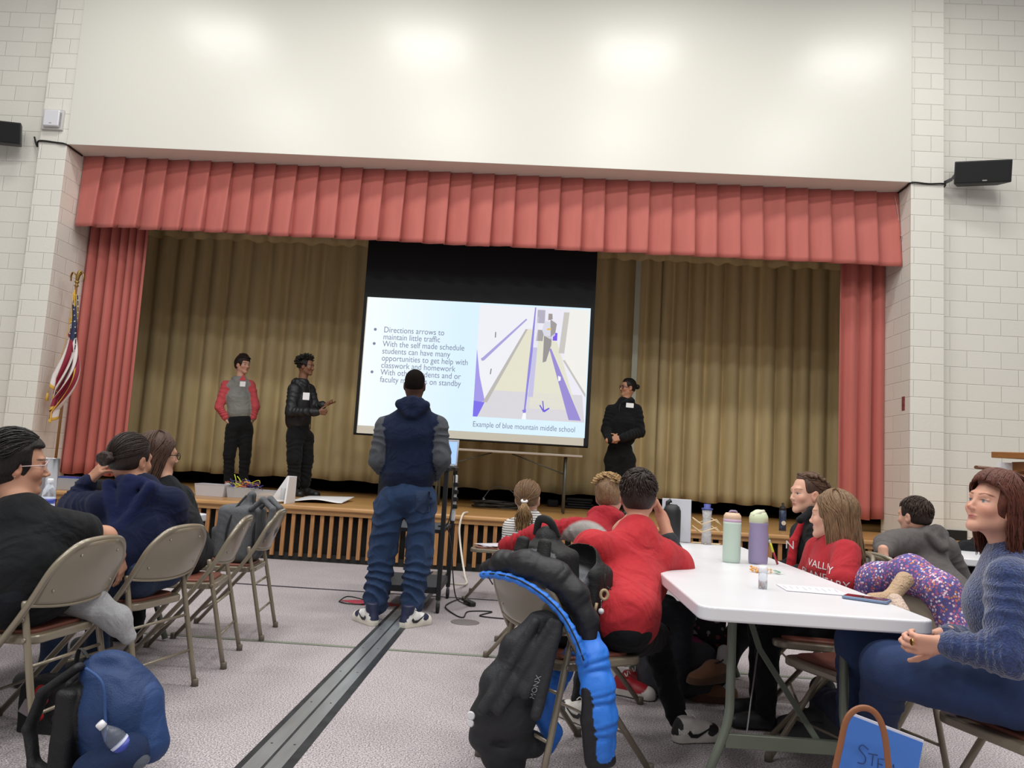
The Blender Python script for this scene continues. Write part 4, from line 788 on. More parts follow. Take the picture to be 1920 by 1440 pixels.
def face(S, H, sk, lip='a8625a', iris='3a2a20', brow='3a2a22', jaw=1., detail=True, fem=False, child=False):
    H.ell(S, (0, -.018, .034), (.074, .093, .083), sk); H.ell(S, (0, -.045, -.012), (.060, .058, .058), sk, .03)
    H.ell(S, (0, .022, -.026), (.0575, .060, .074), sk, .03)
    for q in (-1, 1):
        H.cap(S, (q*.046*jaw, -.008, -.052), (q*.014, .056, -.094), .018, .014, sk, .03); H.ell(S, (q*.038, .054, -.028), (.021, .02, .02), sk, .02)
        H.ell(S, (q*.073, -.010, -.014), (.010, .019, .031), sk, .008); H.ell(S, (q*.080, -.014, -.008), (.005, .019, .029), sk, .006); H.sub(S, (q*.087, -.004, -.010), (.009, .009, .016), .006)
    H.ell(S, (0, .0635, -.0985), (.014, .013, .012), sk, .018)
    H.cap(S, (-.034, .070, .020), (.034, .070, .020), .010, .010, sk, .02)
    nw = .85 if fem else 1.; ny = -.0055 if child else (-.002 if fem else 0.)
    H.cap(S, (0, .076, .006), (0, .0965+ny, -.030), .0062*nw, .0080*nw, sk, .014); H.ell(S, (0, .0975+ny, -.033), (.0085*nw, .0090, .0070), sk, .007)
    for q in (-1, 1): H.ell(S, (q*.0095*nw, .089+ny*.5, -.038), (.0065*nw, .009, .006), sk, .006)
    def pnt(c, r, col, soft=.3): S.paint(H.p(*c), tuple(v*H.k for v in r), col, H.R, soft)
    cheek = tuple(a_*b_ for a_, b_ in zip(lin(sk), (1.0, .86, .84)))
    if detail:
        for q in (-1, 1):
            H.sub(S, (q*.031, .088, -.003), (.016, .013, .0085), .010)
            H.ell(S, (q*.031, .0625, -.003), (.0132, .0132, .0132), 'b3a69f', .001)
            H.cap(S, (q*.018, .0738, .0052), (q*.045, .0675, .0035), .0042, .0038, sk, .004); H.cap(S, (q*.020, .0725, -.0115), (q*.043, .0675, -.0105), .0036, .0036, sk, .004)
            pnt((q*.031, .0765, -.0025), (.0058, .01, .0056), iris, .25); pnt((q*.031, .078, .0012), (.0145, .012, .0014), '2a1c18', .6)
            for j in range(5): t = j/4; pnt((q*(.017+.031*t), .078-.010*t, .0195+.0045*math.sin(PI*t*.75)), (.0055, .02, .0024 if fem else .0034), brow, .5)
            pnt((q*.045, .06, -.035), (.018, .03, .015), cheek, .9); pnt((q*.080, -.014, -.012), (.016, .03, .034), cheek, .5)
        pnt((0, .105, -.037), (.010, .014, .009), cheek, .8)
        H.ell(S, (0, .0735, -.0610), (.020, .0080, .0040), sk, .006); H.ell(S, (0, .0720, -.0692), (.017, .0085, .0048), sk, .006); H.sub(S, (0, .086, -.0650), (.022, .0055, .0008), .002)
        pnt((0, .083, -.0612), (.0205, .02, .0034), lip, .35); pnt((0, .083, -.0685), (.017, .02, .0048), lip, .35); pnt((0, .086, -.0650), (.0205, .015, .0010), '5c2f2c', .7)
def neck(S, H, base, sk, r=.052): S.cap(H.p(0, -.028, -.060), base, r*H.k, (r+.006)*H.k, sk, .03)
def hand(S, wr, d, n, side, sk, k=1., curl=(.25, .3, .35, .4), spread=.10, thumb=.3):
    """wr: wrist; d: direction of the fingers; n: where the palm faces; side: +1/-1 which edge carries the thumb"""
    wr = vec(wr); d = Vector(d).normalized(); n = Vector(n); n = (n-d*n.dot(d)).normalized(); t = d.cross(n)*side
    S.cap(wr-d*.03*k, wr+d*.01*k, .025*k, .024*k, sk, .02, t, 1.2)
    for i, o in enumerate((.026, .009, -.009, -.025)): S.cap(wr+t*o*.6*k+d*.012*k, wr+t*o*k+d*.082*k, .0125*k, .0115*k, sk, .012)
    S.cap(wr+t*.012*k+d*.02*k+n*.006*k, wr+t*.03*k+d*.045*k+n*.006*k, .014*k, .012*k, sk, .015)
    for i, (o, b, ln) in enumerate(((.0265, .084, .068), (.009, .090, .077), (-.009, .086, .071), (-.0255, .077, .056))):
        p = wr+t*o*k+d*b*k; a = 0.; sp = (1.5-i)*spread; dd = (d*math.cos(sp)+t*math.sin(sp)).normalized()
        for j, (f, r0, r1) in enumerate(((.44, .0095, .0088), (.31, .0088, .0082), (.25, .0080, .0068))):
            a += curl[i]*(1.1 if j == 0 else 1.2); q = p+(dd*math.cos(a)+n*math.sin(a))*ln*f*k; S.cap(p, q, r0*k, r1*k, sk, .003); p = q
    p = wr+t*.028*k+d*.030*k+n*.006*k; a = thumb
    for j, (ln, r0, r1) in enumerate(((.034, .0125, .0105), (.030, .0105, .0095), (.025, .0095, .0075))):
        dd = (d*math.cos(.75-a*j*.5)+t*math.sin(.75-a*j*.5)+n*(.25+.25*j*a)).normalized(); q = p+dd*ln*k; S.cap(p, q, r0*k, r1*k, sk, .005); p = q
def body(root, coarse, fine): return sdf_obj('body', [(coarse, .012)]+fine, SKIN, root)
def core(J, sk, k=1.):
    """the trunk and limbs that lie under the clothes"""
    S = Sdf(); sd = J['shR']-J['shL']; S.cap(J['pel'], J['che'], .08*k, .095*k, sk, .04, J.get('hipdir', sd), 1.25).cap(J['che'], J['nk'], .09*k, .05*k, sk, .04, sd, 1.3)
    for q in 'LR':
        if 'sh'+q in J and 'el'+q in J: S.cap(J['che'], J['sh'+q], .06*k, .045*k, sk, .03).cap(J['sh'+q], J['el'+q], .043*k, .036*k, sk).cap(J['el'+q], J['wr'+q], .036*k, .026*k, sk)
        if 'hi'+q in J: S.cap(J['pel'], J['hi'+q], .08*k, .075*k, sk, .03).cap(J['hi'+q], J['kn'+q], .072*k, .05*k, sk).cap(J['kn'+q], J['an'+q], .05*k, .034*k, sk)
    return S
def shirt(J, col, k=1., slv=None, wid=1.38, bel=.118, che=.122, sho=.070, hem=None, end=1., sr=(.064, .056, .042), cuff=None, fold=.004, wav=.003, long=True, neckr=.062, hemcol=None):
    """a top: trunk, shoulders, sleeves (end<1: the sleeve stops part-way down the upper arm)"""
    S = Sdf(); sd = J['shR']-J['shL']; slv = slv or col; hm = J.get('hem', J['pel'])
    if 'hipdir' in J and not hemcol: S.cap(hm, hm+(J['che']-hm)*.5, bel*k, bel*k, col, .05, J['hipdir'], wid).cap(hm+(J['che']-hm)*.5, J['che'], bel*k, che*k, col, .05, sd, wid)
    else: S.cap(hm, J['che'], bel*k, che*k, col, .05, sd, wid)
    S.cap(J['che'], J['nk'], che*.93*k, neckr*k, col, .05, sd, wid*.92)
    if hemcol: S.cap(hm, hm+(hm-J['che']).normalized()*.03, (bel+.002)*k, (bel-.004)*k, hemcol, .01, sd, wid)
    for q in 'LR':
        if 'el'+q not in J: continue
        a, b, c = J['sh'+q], J['el'+q], J['wr'+q]; S.cap(J['nk']+(J['che']-J['nk'])*.22, a+(J['che']-a)*.10, sho*.82*k, sho*.86*k, col, .06)
        if end < 1: S.cap(a, a+(b-a)*end, sr[0]*1.05*k, sr[1]*1.22*k, slv, .03)
        else:
            S.cap(a, b, sr[0]*k, sr[1]*k, slv, .035, wav=(wav, 4, 1.)); S.cap(b, b+(c-b)*.86, sr[1]*k, sr[2]*k, slv, .02, wav=(wav*1.2, 6, 2.))
            S.cap(b+(c-b)*.84, b+(c-b)*.96, sr[2]*.9*k, sr[2]*.82*k, cuff or slv, .008)
    return S.noise(fold*.8, 14).noise(fold*.9, 34)
def hood(S, J, H, col, k=1., back=.055, r=.034, drop=.07, w=.07):
    """hood lying on the shoulders: a collar roll around the neck and a flat pouch behind"""
    n = J['nk']; f = Vector((H[0], H[1], 0)).normalized(); s = Vector((f.y, -f.x, 0)); up = Vector((0, 0, 1)); pts = []; r = r*.72
    for i in range(9): a = (PI*(i/8)-PI/2)*1.55; pts.append(n-f*math.cos(a)*.080*k+s*math.sin(a)*.080*k+up*(.030-.040*(1-math.cos(a)))*k)
    S.chain(pts, [r*.75*k]+[r*k]*7+[r*.75*k], col, .015)
    for q in (-1, 1): S.cap(n-f*.075*k+s*q*w*k+up*.005, n-f*(.085+back*.6)*k+s*q*.018*k-up*drop*k, r*1.05*k, r*.95*k, col, .018)
    S.cap(n-f*(.09)*k+up*.0, n-f*(.08+back*.4)*k-up*drop*.75*k, r*1.0*k, r*.8*k, col, .02, s, 1.8); return S
def pants(J, col, k=1., r=(.095, .078, .060), waist=.112, baggy=.004, cuff=None, wid=1.3, ends=1.):
    S = Sdf(); sd = J['shR']-J['shL'] if 'hipdir' not in J else J['hipdir']
    S.cap(J['pel'], J['pel']+Vector((0, 0, .06*k)), waist*k, waist*.93*k, col, .04, sd, wid)
    for q in 'LR':
        if 'kn'+q not in J: continue
        h, n, a = J['hi'+q], J['kn'+q], J['an'+q]; S.cap(h, n, r[0]*k, r[1]*k, col, .04, wav=(baggy, 3, 0)); S.cap(n, n+(a-n)*ends, r[1]*k, r[2]*k, col, .03, wav=(baggy*1.4, 5, 1))
        if cuff: S.cap(n+(a-n)*.93, n+(a-n)*1.02, r[2]*.95*k, r[2]*.75*k, cuff, .012)
    return S.noise(baggy*.8, 14).noise(baggy*.9, 34)
def shoe(name, root, heel, toe, an, cols, k=1., high=False, laces=True, sole_h=.028, swoosh=None, res=.0035):
    """heel, toe: floor points; an: ankle"""
    h = vec(heel); t = vec(toe); d = (t-h); d.z = 0; Lg = d.length; d.normalize(); s = Vector((-d.y, d.x, 0)); u = Vector((0, 0, 1)); h = h+u*0
    sole, up, acc, lin_ = cols; S = Sdf()
    def q(a, b, c=0): return h+d*Lg*a+u*b*k+s*c*k
    for z in (.010, sole_h-.006): S.cap(q(.14, z), q(.45, z), .036*k, .036*k, sole, .006, s, 1.0); S.cap(q(.45, z), q(.84, z), .037*k, .041*k, sole, .006, s, 1.08)
    S.cap(q(.15, .045), q(.40, .058), .034*k, .036*k, up, .02); S.cap(q(.40, .060), q(.66, .046), .035*k, .030*k, up, .03, s, 1.1); S.cap(q(.66, .042), q(.86, .035), .031*k, .026*k, acc, .03, s, 1.3)
    S.cap(q(.12, .04), q(.13, .075), .030*k, .028*k, acc, .02)
    S.cap(q(.22, .06), q(.24, .115 if high else .085), .038*k, .040*k, up, .02)
    if high: S.cap(q(.20, .10), q(.22, .125), .041*k, .042*k, acc, .01)
    a = vec(an); S.box(q(.5, -.05), (.4, .4, .052), .0, None, .004, None, 'cut'); S.box(q(.5, .21 if not high else .235), (.5, .5, .1), 0, None, .01, None, 'cut')
    o = sdf_obj(name, (S, res), SHOEM, root)
    if laces:
        m_ = MB()
        for i in range(5): f = .34+.07*i; z = .102-.058*(f-.34)/.3; m_.tube([q(f, z-.012, -.026), q(f+.01, z, 0), q(f, z-.012, .026)], .0032*k, 6)
        m_.tube(bez([q(.33, .10, 0), q(.30, .125, .03), q(.36, .11, .035)], 5), .003*k, 6); m_.tube(bez([q(.33, .10, 0), q(.30, .125, -.03), q(.36, .11, -.035)], 5), .003*k, 6); m_.obj('laces', mat('lace_'+lin_, lin_, .7), o)
    if swoosh:
        P_ = [(0, .0), (.02, -.018), (.05, -.02), (.13, .022), (.055, -.003), (.028, -.004), (.012, .012)]
        for sg in (-1, 1):
            org = q(.40, .050, 0)+s*sg*.0; xx = d if True else -d; right = d*(-sg); pts = [[((x-.055)*k*(-sg)*(1), y*k*1.1) for x, y in P_]]
            if sg < 0: pts = [[(x, y) for x, y in pts[0]]]
            if right.cross(u).dot(s*sg) < 0: right = -right; pts = [[(-x, y) for x, y in pts[0]]]
            try: decal('swoosh', pts, [o], org, right, u, mat('swoosh_'+swoosh, swoosh, .45), o, .002, 3)
            except Exception: pass
    return o
def strands(name, H, paths, mt, root, r=.0028, n=4):
    b = MB()
    for p in paths:
        m_ = len(p); b.tube(p, r, n, rs=[r*H.k*(1.0 if i < m_*.6 else 1-.6*(i-m_*.6)/(m_*.4)) for i in range(m_)])
    return b.obj(name, mt, root)
def short_hair(name, H, n, seed, mt, root, crown=(.22, -.72, .85), off=.009, r=.0028):
    rg = random.Random(seed); ps_ = []; cr_ = Vector(crown).normalized(); e = cr_.orthogonal().normalized(); f_ = cr_.cross(e)
    for i in range(n):
        a = rg.uniform(0, 2*PI); th0 = rg.uniform(.1, 1.75); pts = []
        for j in range(5): th = th0+j*.08; aa = a+.5*th+j*.02; pts.append(cr_*math.cos(th)+(e*math.cos(aa)+f_*math.sin(aa))*math.sin(th))
        if any((d.y > .35 and d.z < .2) or d.z < -.62 or (abs(d.x) > .75 and d.z < -.1 and d.y > -.25) for d in pts): continue
        ps_.append([H.dirp(d, off+.0035*math.sin(j)) for j, d in enumerate(pts)])
    return strands(name, H, ps_, mt, root, r)
def long_paths(H, n, phimin, length, seed, off=.012, part=.0, spread=.012, bang=None, curl=0., inward=.0, back=0.):
    rg = random.Random(seed); out = []
    for i in range(n):
        sg = 1 if i % 2 else -1; ph = R_(rg.uniform(phimin, 180))*sg; o = off+rg.uniform(-.004, .006); th1 = R_(100); pts = []; th0 = R_(rg.uniform(2, 35)) if rg.random() < .6 else R_(rg.uniform(30, 75))
        K = 9
        for j in range(K+1):
            th = th0+(th1-th0)*j/K; phj = ph*(.55+.45*j/K) if abs(ph) < R_(120) else ph; d = (math.sin(th)*math.sin(phj)+part*(1-j/K), math.sin(th)*math.cos(phj), math.cos(th)); pts.append(H.dirp(d, o))
        ln = length*rg.uniform(.82, 1.05); p = pts[-1]; v = (pts[-1]-pts[-2]).normalized(); K2 = 12; rad = (p-H.c); rad.z = 0; rad.normalize(); w = rg.uniform(0, 6)
        for j in range(1, K2+1):
            v = (v*.5+Vector((0, 0, -1))*.5-rad*inward*.1).normalized(); p = p+v*ln/K2+Vector((rg.uniform(-1, 1), rg.uniform(-1, 1), 0))*spread*.12+H.f*(-back*ln/K2)+Vector((math.sin(w+j*1.1), math.cos(w+j*.9), 0))*curl; pts.append(p.copy())
        out.append(pts)
    return out
def pulled_paths(H, n, tie, seed, off=.010, zmin=-.35, front=.55, wig=.0):
    """hair combed from the hairline to the tie point (head-local direction)"""
    rg = random.Random(seed); out = []; T_ = Vector(tie).normalized()
    for i in range(n):
        a = 2*PI*(i+rg.random())/n; d = Vector((math.sin(a), math.cos(a)*.92, .12+.75*max(0, math.cos(a))-.45*max(0, -math.cos(a)))).normalized()
        if rg.random() < .5: d = (d+T_*rg.uniform(.05, .8)).normalized()
        o = off+rg.uniform(-.003, .004); pts = []
        for j in range(11):
            t = j/10; q = d.slerp(T_, t*.97) if d.dot(T_) > -.98 else d; q = (q+Vector((math.sin(7*t+i), math.cos(5*t+2*i), math.sin(6*t+3*i)))*wig*math.sin(PI*t)).normalized(); pts.append(H.dirp(q, o*(.6+.4*math.sin(PI*t))))
        out.append(pts)
    return out
def scalp(S, H, t=.007, col=None, front=.045, low=-.05, fz=.055):
    H.ell(S, (0, -.020, .036), (.075+t, .094+t, .084+t), col); H.ell(S, (0, -.046, -.010), (.061+t, .060+t, .056+t), col, .03)
    H.cut(S, (0, front+.10, fz-.12), (.12, .10, .12), .0, .02)       # open the face
    H.cut(S, (0, .0, low-.1), (.2, .2, .1), .0, .02)                # nape
    for q in (-1, 1): H.sub(S, (q*.085, .012, -.022), (.022, .030, .036), .01)
    return S
def tagd(root, label, **k): return root
def person(label, base, group=None): return thing('person', label, 'person', tuple(base), 0, group)
def name_tag(root, tgt, at, right, up, w=.085, h=.06):
    o = decal('name_tag', [[(-w/2, -h/2), (w/2, -h/2), (w/2, h/2), (-w/2, h/2)]], tgt, at, right, up, mat('tag_white', 'e9e9ea', .6), root, .004, 3); o['label'] = 'white paper name tag'; return o

HB = hairmat('black', '15110f'); HDB = hairmat('dark_brown', '2a1e19'); HBR = hairmat('brown', '4a3429'); HAU = hairmat('auburn', '5a2f22'); HLB = hairmat('light_brown', '7d6248'); HBL = hairmat('blond', 'b3946a'); HFZ = mat('fuzz_black', '17120f', .9, bump=.8, bscale=400, var=.3, vscale=300, spec=.1)
def JJ(Y, **k):
    """joints from pixels: (px, py) at depth Y, (px, py, y) at its own depth, or a Vector"""
    o = {}
    for n, v in k.items(): o[n] = v.copy() if isinstance(v, Vector) else (P(v[0], v[1], v[2]) if len(v) == 3 else P(v[0], v[1], Y))
    return o
def mid(J): J.setdefault('hem', J['pel']); return J

# ---- standing man with his back to us ------------------------------------------------
sk = '4a2f24'
J = mid(JJ(5.72, pel=(765, 925), che=(770, 815), nk=(777, 762), shL=(722, 800), shR=(822, 797), elL=(708, 862, 5.68), elR=(829, 862, 5.68), wrL=(735, 898, 5.86), wrR=(810, 893, 5.86), hiL=(737, 940), hiR=(790, 938), knL=(717, 1042, 5.75), knR=(785, 1042, 5.75), anL=(703, 1135), anR=(772, 1135)))
J['hem'] = P(766, 893, 5.72)
H = Head(P(778, 722, 5.74), (-.03, 1, .06), k=.97); r = person('person standing with their back to us in a navy hoodie and blue sweatpants', (-.95, 5.72, 0))
hs = Sdf(); face(hs, H, sk, '5a3a30', detail=False); neck(hs, H, J['nk'], sk, .056); co_ = core(J, sk)
hd_ = Sdf(); hand(hd_, J['wrL'], (.5, .6, -.5), (.3, 1, .3), 1, sk); hand(hd_, J['wrR'], (-.5, .6, -.5), (-.3, 1, .3), -1, sk); bd_ = body(r, co_, [(hs, .005), (hd_, .006)])
S = Sdf(); H.ell(S, (0, -.019, .036), (.0765, .0955, .0855)); H.ell(S, (0, -.046, -.010), (.0625, .0605, .057), None, .03); H.cut(S, (0, .135, -.08), (.12, .10, .12), .0, .01); H.cut(S, (0, 0, -.155), (.2, .2, .1), 0, .01)
for q in (-1, 1): H.sub(S, (q*.085, .012, -.022), (.020, .028, .034), .01)
sdf_obj('hair', (S, .006), HFZ, r)
NV = '16203a'; S = shirt(J, NV, 1.05, '4d5056', bel=.124, che=.132, cuff=NV, sr=(.070, .066, .054), wav=.008, wid=1.46, sho=.08, fold=.006, hemcol='111a30'); S.cap(J['hem'], J['hem']+Vector((0, 0, -.10)), .130, .128, '111a30', .02, J['shR']-J['shL'], 1.38)
hood(S, J, (0, 1), NV, 1.12, back=.02, r=.040, drop=.065, w=.085); tp = sdf_obj('hoodie', (S, .0085), FLEECE, r)
S = pants(J, '2c3f5f', 1.06, (.112, .098, .086), .135, .011, wid=1.25, ends=.93, cuff='2c3f5f'); pt = sdf_obj('sweatpants', (S, .0085), FLEECE, r)
MB().tube([], 1) if 0 else None
decal('back_pocket', [[(-.055, .09), (.055, .09), (.055, -.05), (0, -.075), (-.055, -.05)]], [pt], P(790, 945, 5.5), (1, 0, 0), (0, 0, 1), FLEECE and mat('pocket_blue', '263754', .9), pt, .003, 3)
hl, tl_, hr, tr2 = G(711, 1170), G(664, 1160), G(756, 1172), G(803, 1160)
def fix(h, t, L_): d = (t-h); d.z = 0; d.normalize(); return t-d*L_ if 0 else (h, h+d*L_)
for hh, tt, an in ((Vector((-1.045, 5.50, 0)), Vector((-1.225, 5.72, 0)), J['anL']), (Vector((-.865, 5.50, 0)), Vector((-.70, 5.73, 0)), J['anR'])):
    shoe('sneaker', r, hh, tt, an, ('ddd9cc', 'd6d6d4', '1c2340', 'd8d8d8'), 1.08, True, swoosh='15151c', res=.0045)
    S = Sdf(); S.cap(an, hh+(tt-hh)*.22+Vector((0, 0, .08)), .038, .038, '1b1d24'); sdf_obj('sock', (S, .008), CLOTH, r)

# ---- presenter in the grey and coral hoodie --------------------------------------------
sk = 'c99a84'; Y = 10.9
J = mid(JJ(Y, pel=(449, 796), che=(447, 745), nk=(450, 711), shL=(424, 722, 10.84), shR=(470, 721, 10.96), elL=(411, 763, 10.8), elR=(479, 762, 10.95), wrL=(424, 786, 10.84), wrR=(474, 786, 10.95), hiL=(437, 806, 10.86), hiR=(461, 806, 10.94), knL=(430, 852, 10.82), knR=(460, 852, 10.92), anL=(428, 905, 10.85), anR=(456, 905, 10.95)))
J['hem'] = P(449, 772, Y); H = Head(P(456, 684, Y), (.86, -.52, .0), k=1.12); r = person('person on stage in a grey hoodie with coral sleeves, hands in pockets', (J['pel'].x, Y, ZST))
hs = Sdf(); face(hs, H, sk, 'b0655c'); neck(hs, H, J['nk'], sk); hd_ = Sdf(); hand(hd_, J['wrL'], (.4, .1, -1), (1, .3, 0), 1, sk, 1.05); hand(hd_, J['wrR'], (-.4, .1, -1), (-1, .3, 0), -1, sk, 1.05)
bd_ = body(r, core(J, sk, 1.05), [(hs, .005), (hd_, .005)])
S = scalp(Sdf(), H, .016, front=.052, low=-.06, fz=.045); hr_ = sdf_obj('hair', (S.noise(.004, 60), .006), HDB, r)
rg = random.Random(3); ps_ = []
for i in range(90):
    a = rg.uniform(-1.3, 1.3); d0 = Vector((.35*math.sin(a*2), -.3+.3*math.cos(a), 1)); d1 = Vector((math.sin(a)*.95, math.cos(a)*1.0, .42+.1*rg.random())); ps_.append([H.dirp(d0.normalized().slerp(d1.normalized(), j/7), .022+.006*math.sin(j)) for j in range(8)])
strands('fringe', H, ps_, HDB, hr_, .0045)
S = shirt(J, '8b8c88', 1.12, 'c8545a', bel=.112, che=.118, cuff='8b8c88', sr=(.062, .056, .044), wav=.006, wid=1.3, hemcol='85867f'); hood(S, J, H.f, '8b8c88', 1.0, r=.026); tp = sdf_obj('hoodie', (S, .009), FLEECE, r)
name_tag(r, [tp], P(455, 720, 10.9-.25), (1, -.15, 0), (0, 0, 1), .085, .07); decal('triangle_print', [[(-.055, -.01), (.055, -.01), (0, .075)]], [tp], P(455, 712, 10.65), (1, -.1, 0), (0, 0, 1), mat('coral_print', 'b8434a', .8), tp, .002, 3)
S = pants(J, '141517', 1.1, (.098, .075, .058), .118, .004, cuff='141517'); sdf_obj('joggers', (S, .009), CLOTH, r)
for an in (J['anL'], J['anR']): shoe('sneaker', r, Vector((an.x-.03, an.y+.04, ZST)), Vector((an.x+.10, an.y-.22, ZST)), an, ('d8d8d6', 'cfcfcf', 'c2c2c2', 'dddddd'), 1., res=.006)

# ---- presenter in the black padded jacket -------------------------------------------------
sk = '76513d'; Y = 10.4
J = mid(JJ(Y, pel=(560, 812), che=(562, 752), nk=(567, 718), shL=(551, 730, 10.26), shR=(580, 730, 10.52), elL=(545, 772, 10.18), elR=(590, 764, 10.5), wrL=(596, 773, 10.10), wrR=(606, 759, 10.42), hiL=(553, 822, 10.32), hiR=(572, 822, 10.5), knL=(552, 862, 10.27), knR=(574, 862, 10.5), anL=(551, 907, 10.3), anR=(570, 905, 10.52)))
J['hem'] = P(559, 790, Y); H = Head(P(575, 687, Y), (.97, -.18, .0), k=1.08); r = person('person on stage in a black padded jacket gesturing with both hands', (J['pel'].x, Y, ZST))
hs = Sdf(); face(hs, H, sk, '6e4238', brow='17100c'); neck(hs, H, J['nk'], sk); hd_ = Sdf(); hand(hd_, J['wrL'], (1, .1, .05), (-.1, 1, .3), 1, sk, 1.1, (1.1, 1.1, 1.1, 1.1)); hand(hd_, J['wrR'], (.95, -.2, .15), (0, -.4, 1), -1, sk, 1.1, (.05, .15, .3, .35), .16)
body(r, core(J, sk, 1.05), [(hs, .005), (hd_, .0045)])
S = scalp(Sdf(), H, .014, front=.04, low=-.03, fz=.072).noise(.006, 90); hr_ = sdf_obj('hair', (S, .006), HB, r); rg = random.Random(5); ps_ = []
for i in range(210):
    d = Vector((rg.uniform(-1, 1), rg.uniform(-1.1, .75), rg.uniform(-.1, 1))).normalized()
    if d.y > .3 and d.z < .35: continue
    p = H.dirp(d, .012); o = (p-H.c).normalized(); sd_ = Vector((rg.uniform(-1, 1), rg.uniform(-1, 1), rg.uniform(-1, 1))); ps_.append([p, p+o*.016+sd_*.006, p+o*.030-sd_*.004, p+o*.038+sd_*.010])
strands('twists', H, ps_, HB, hr_, .0065, 5)
S = shirt(J, '1b1c1f', 1.14, bel=.122, che=.124, sr=(.072, .066, .052), wav=.006, wid=1.25, sho=.078, neckr=.07); hood(S, J, H.f, '1b1c1f', 1.15, r=.040, back=.06)
for i in range(7): S.cap(J['hem']+(J['che']-J['hem'])*(i/6)+Vector((0, 0, .0)), J['hem']+(J['che']-J['hem'])*(i/6+.02), .140, .140, '1b1c1f', .03, J['shR']-J['shL'], 1.22)
tp = sdf_obj('jacket', (S, .009), PUFF, r); name_tag(r, [tp], P(574, 743, 10.0), (.95, .1, 0), (.12, 0, 1), .085, .095)
MB().tube(bez([P(579, 722, 10.10), P(583, 760, 10.12), P(582, 805, 10.14)]), .006).obj('zip', RUB, tp)
S = pants(J, '121315', 1.1, (.108, .088, .078), .122, .006); sdf_obj('trousers', (S, .009), CLOTH, r)
for an, dx in ((J['anL'], .16), (J['anR'], .26)): shoe('boot', r, Vector((an.x-.07, an.y+.05, ZST)), Vector((an.x+dx, an.y-.12, ZST)), an, ('141414', '1a1a1b', '202021', '1c1c1c'), 1.15, True, res=.006)

# ---- presenter with glasses and a bun ---------------------------------------------------------
sk = 'b58468'; Y = 10.7
J = mid(JJ(Y, pel=(1162, 852), che=(1167, 795), nk=(1171, 752), shL=(1193, 768, 10.7), shR=(1147, 770, 10.7), elL=(1200, 810, 10.66), elR=(1137, 806, 10.66), wrL=(1164, 822, 10.42), wrR=(1143, 826, 10.42), hiL=(1175, 864), hiR=(1150, 864), knL=(1176, 915), knR=(1150, 915), anL=(1176, 955), anR=(1150, 955)))
for q in 'LR': J['an'+q].z = ZST+.1
J['hem'] = P(1164, 822, Y); H = Head(P(1176, 727, Y), (-.93, -.36, .04), k=1.06); r = person('person on stage in a black hoodie and glasses with clasped hands', (J['pel'].x, Y, ZST))
hs = Sdf(); face(hs, H, sk, '9c5f52', brow='17100c'); neck(hs, H, J['nk'], sk); hd_ = Sdf(); hand(hd_, J['wrL'], (-1, -.1, -.15), (.1, 1, -.2), -1, sk, 1.1, (.7, .7, .7, .7)); hand(hd_, J['wrR'], (.9, .1, .05), (0, 1, .2), 1, sk, 1.1, (.6, .6, .6, .6))
body(r, core(J, sk, 1.08), [(hs, .0045), (hd_, .005)])
S = scalp(Sdf(), H, .005, front=.045, low=-.05, fz=.06); H.cap(S, (0, -.105, .02), (0, -.145, .03), .022, .034, None, .012); hr_ = sdf_obj('hair', (S, .006), HB, r); strands('combed_hair', H, pulled_paths(H, 80, (0, -1, .1), 2, .007), HB, hr_, .0045)
g = MB()
for q in (-1, 1): g.tube([H.p(q*.033+.025*math.cos(a), .092-.012*abs(math.cos(a)), -.003+.019*math.sin(a)) for a in [2*PI*k/16 for k in range(16)]], .0032*1.06, 6, close=True); g.tube([H.p(q*.058, .082, .003), H.p(q*.079, .0, -.002)], .003, 6)
g.tube([H.p(-.009, .093, .0), H.p(.009, .093, .0)], .003, 6); g.obj('glasses', RUB, r)
S = shirt(J, '17181a', 1.16, bel=.122, che=.128, sr=(.074, .066, .050), wav=.007, sho=.078); hood(S, J, H.f, '17181a', 1.15, r=.038); tp = sdf_obj('hoodie', (S, .009), FLEECE, r); name_tag(r, [tp], P(1181, 760, 10.3), (1, 0, -.03), (0, 0, 1), .1, .06)
MB().tube(bez([P(1163, 757, 10.45), P(1161, 768, 10.42), P(1162, 778, 10.44)]), .005).obj('drawstring', RUB, tp)
S = pants(J, '131416', 1.14, (.112, .088, .070), .125, .005); sdf_obj('trousers', (S, .01), CLOTH, r)
for q in 'LR': an = J['an'+q]; shoe('shoe', r, Vector((an.x+.02, an.y+.06, ZST)), Vector((an.x-.06, an.y-.22, ZST)), an, ('222222', '222222', '1b1b1b', '222222'), 1., res=.008, laces=False)

def seated_legs(J, face, side, seat, k=1., spread=.10, lz=.46, shank=.40, out=0.):
    f = Vector((face[0], face[1], 0)).normalized(); s = Vector((f.y, -f.x, 0)); J['pel'] = Vector(seat)
    for q, g in (('L', -1), ('R', 1)): J['hi'+q] = J['pel']+s*g*.085*k+f*.02; J['kn'+q] = J['pel']+s*g*(spread+.03)*k+f*.41*k+Vector((0, 0, lz*k-seat[2]+.02)); J['an'+q] = J['kn'+q]+f*out*k+Vector((0, 0, .085-J['kn'+q].z))
    return J
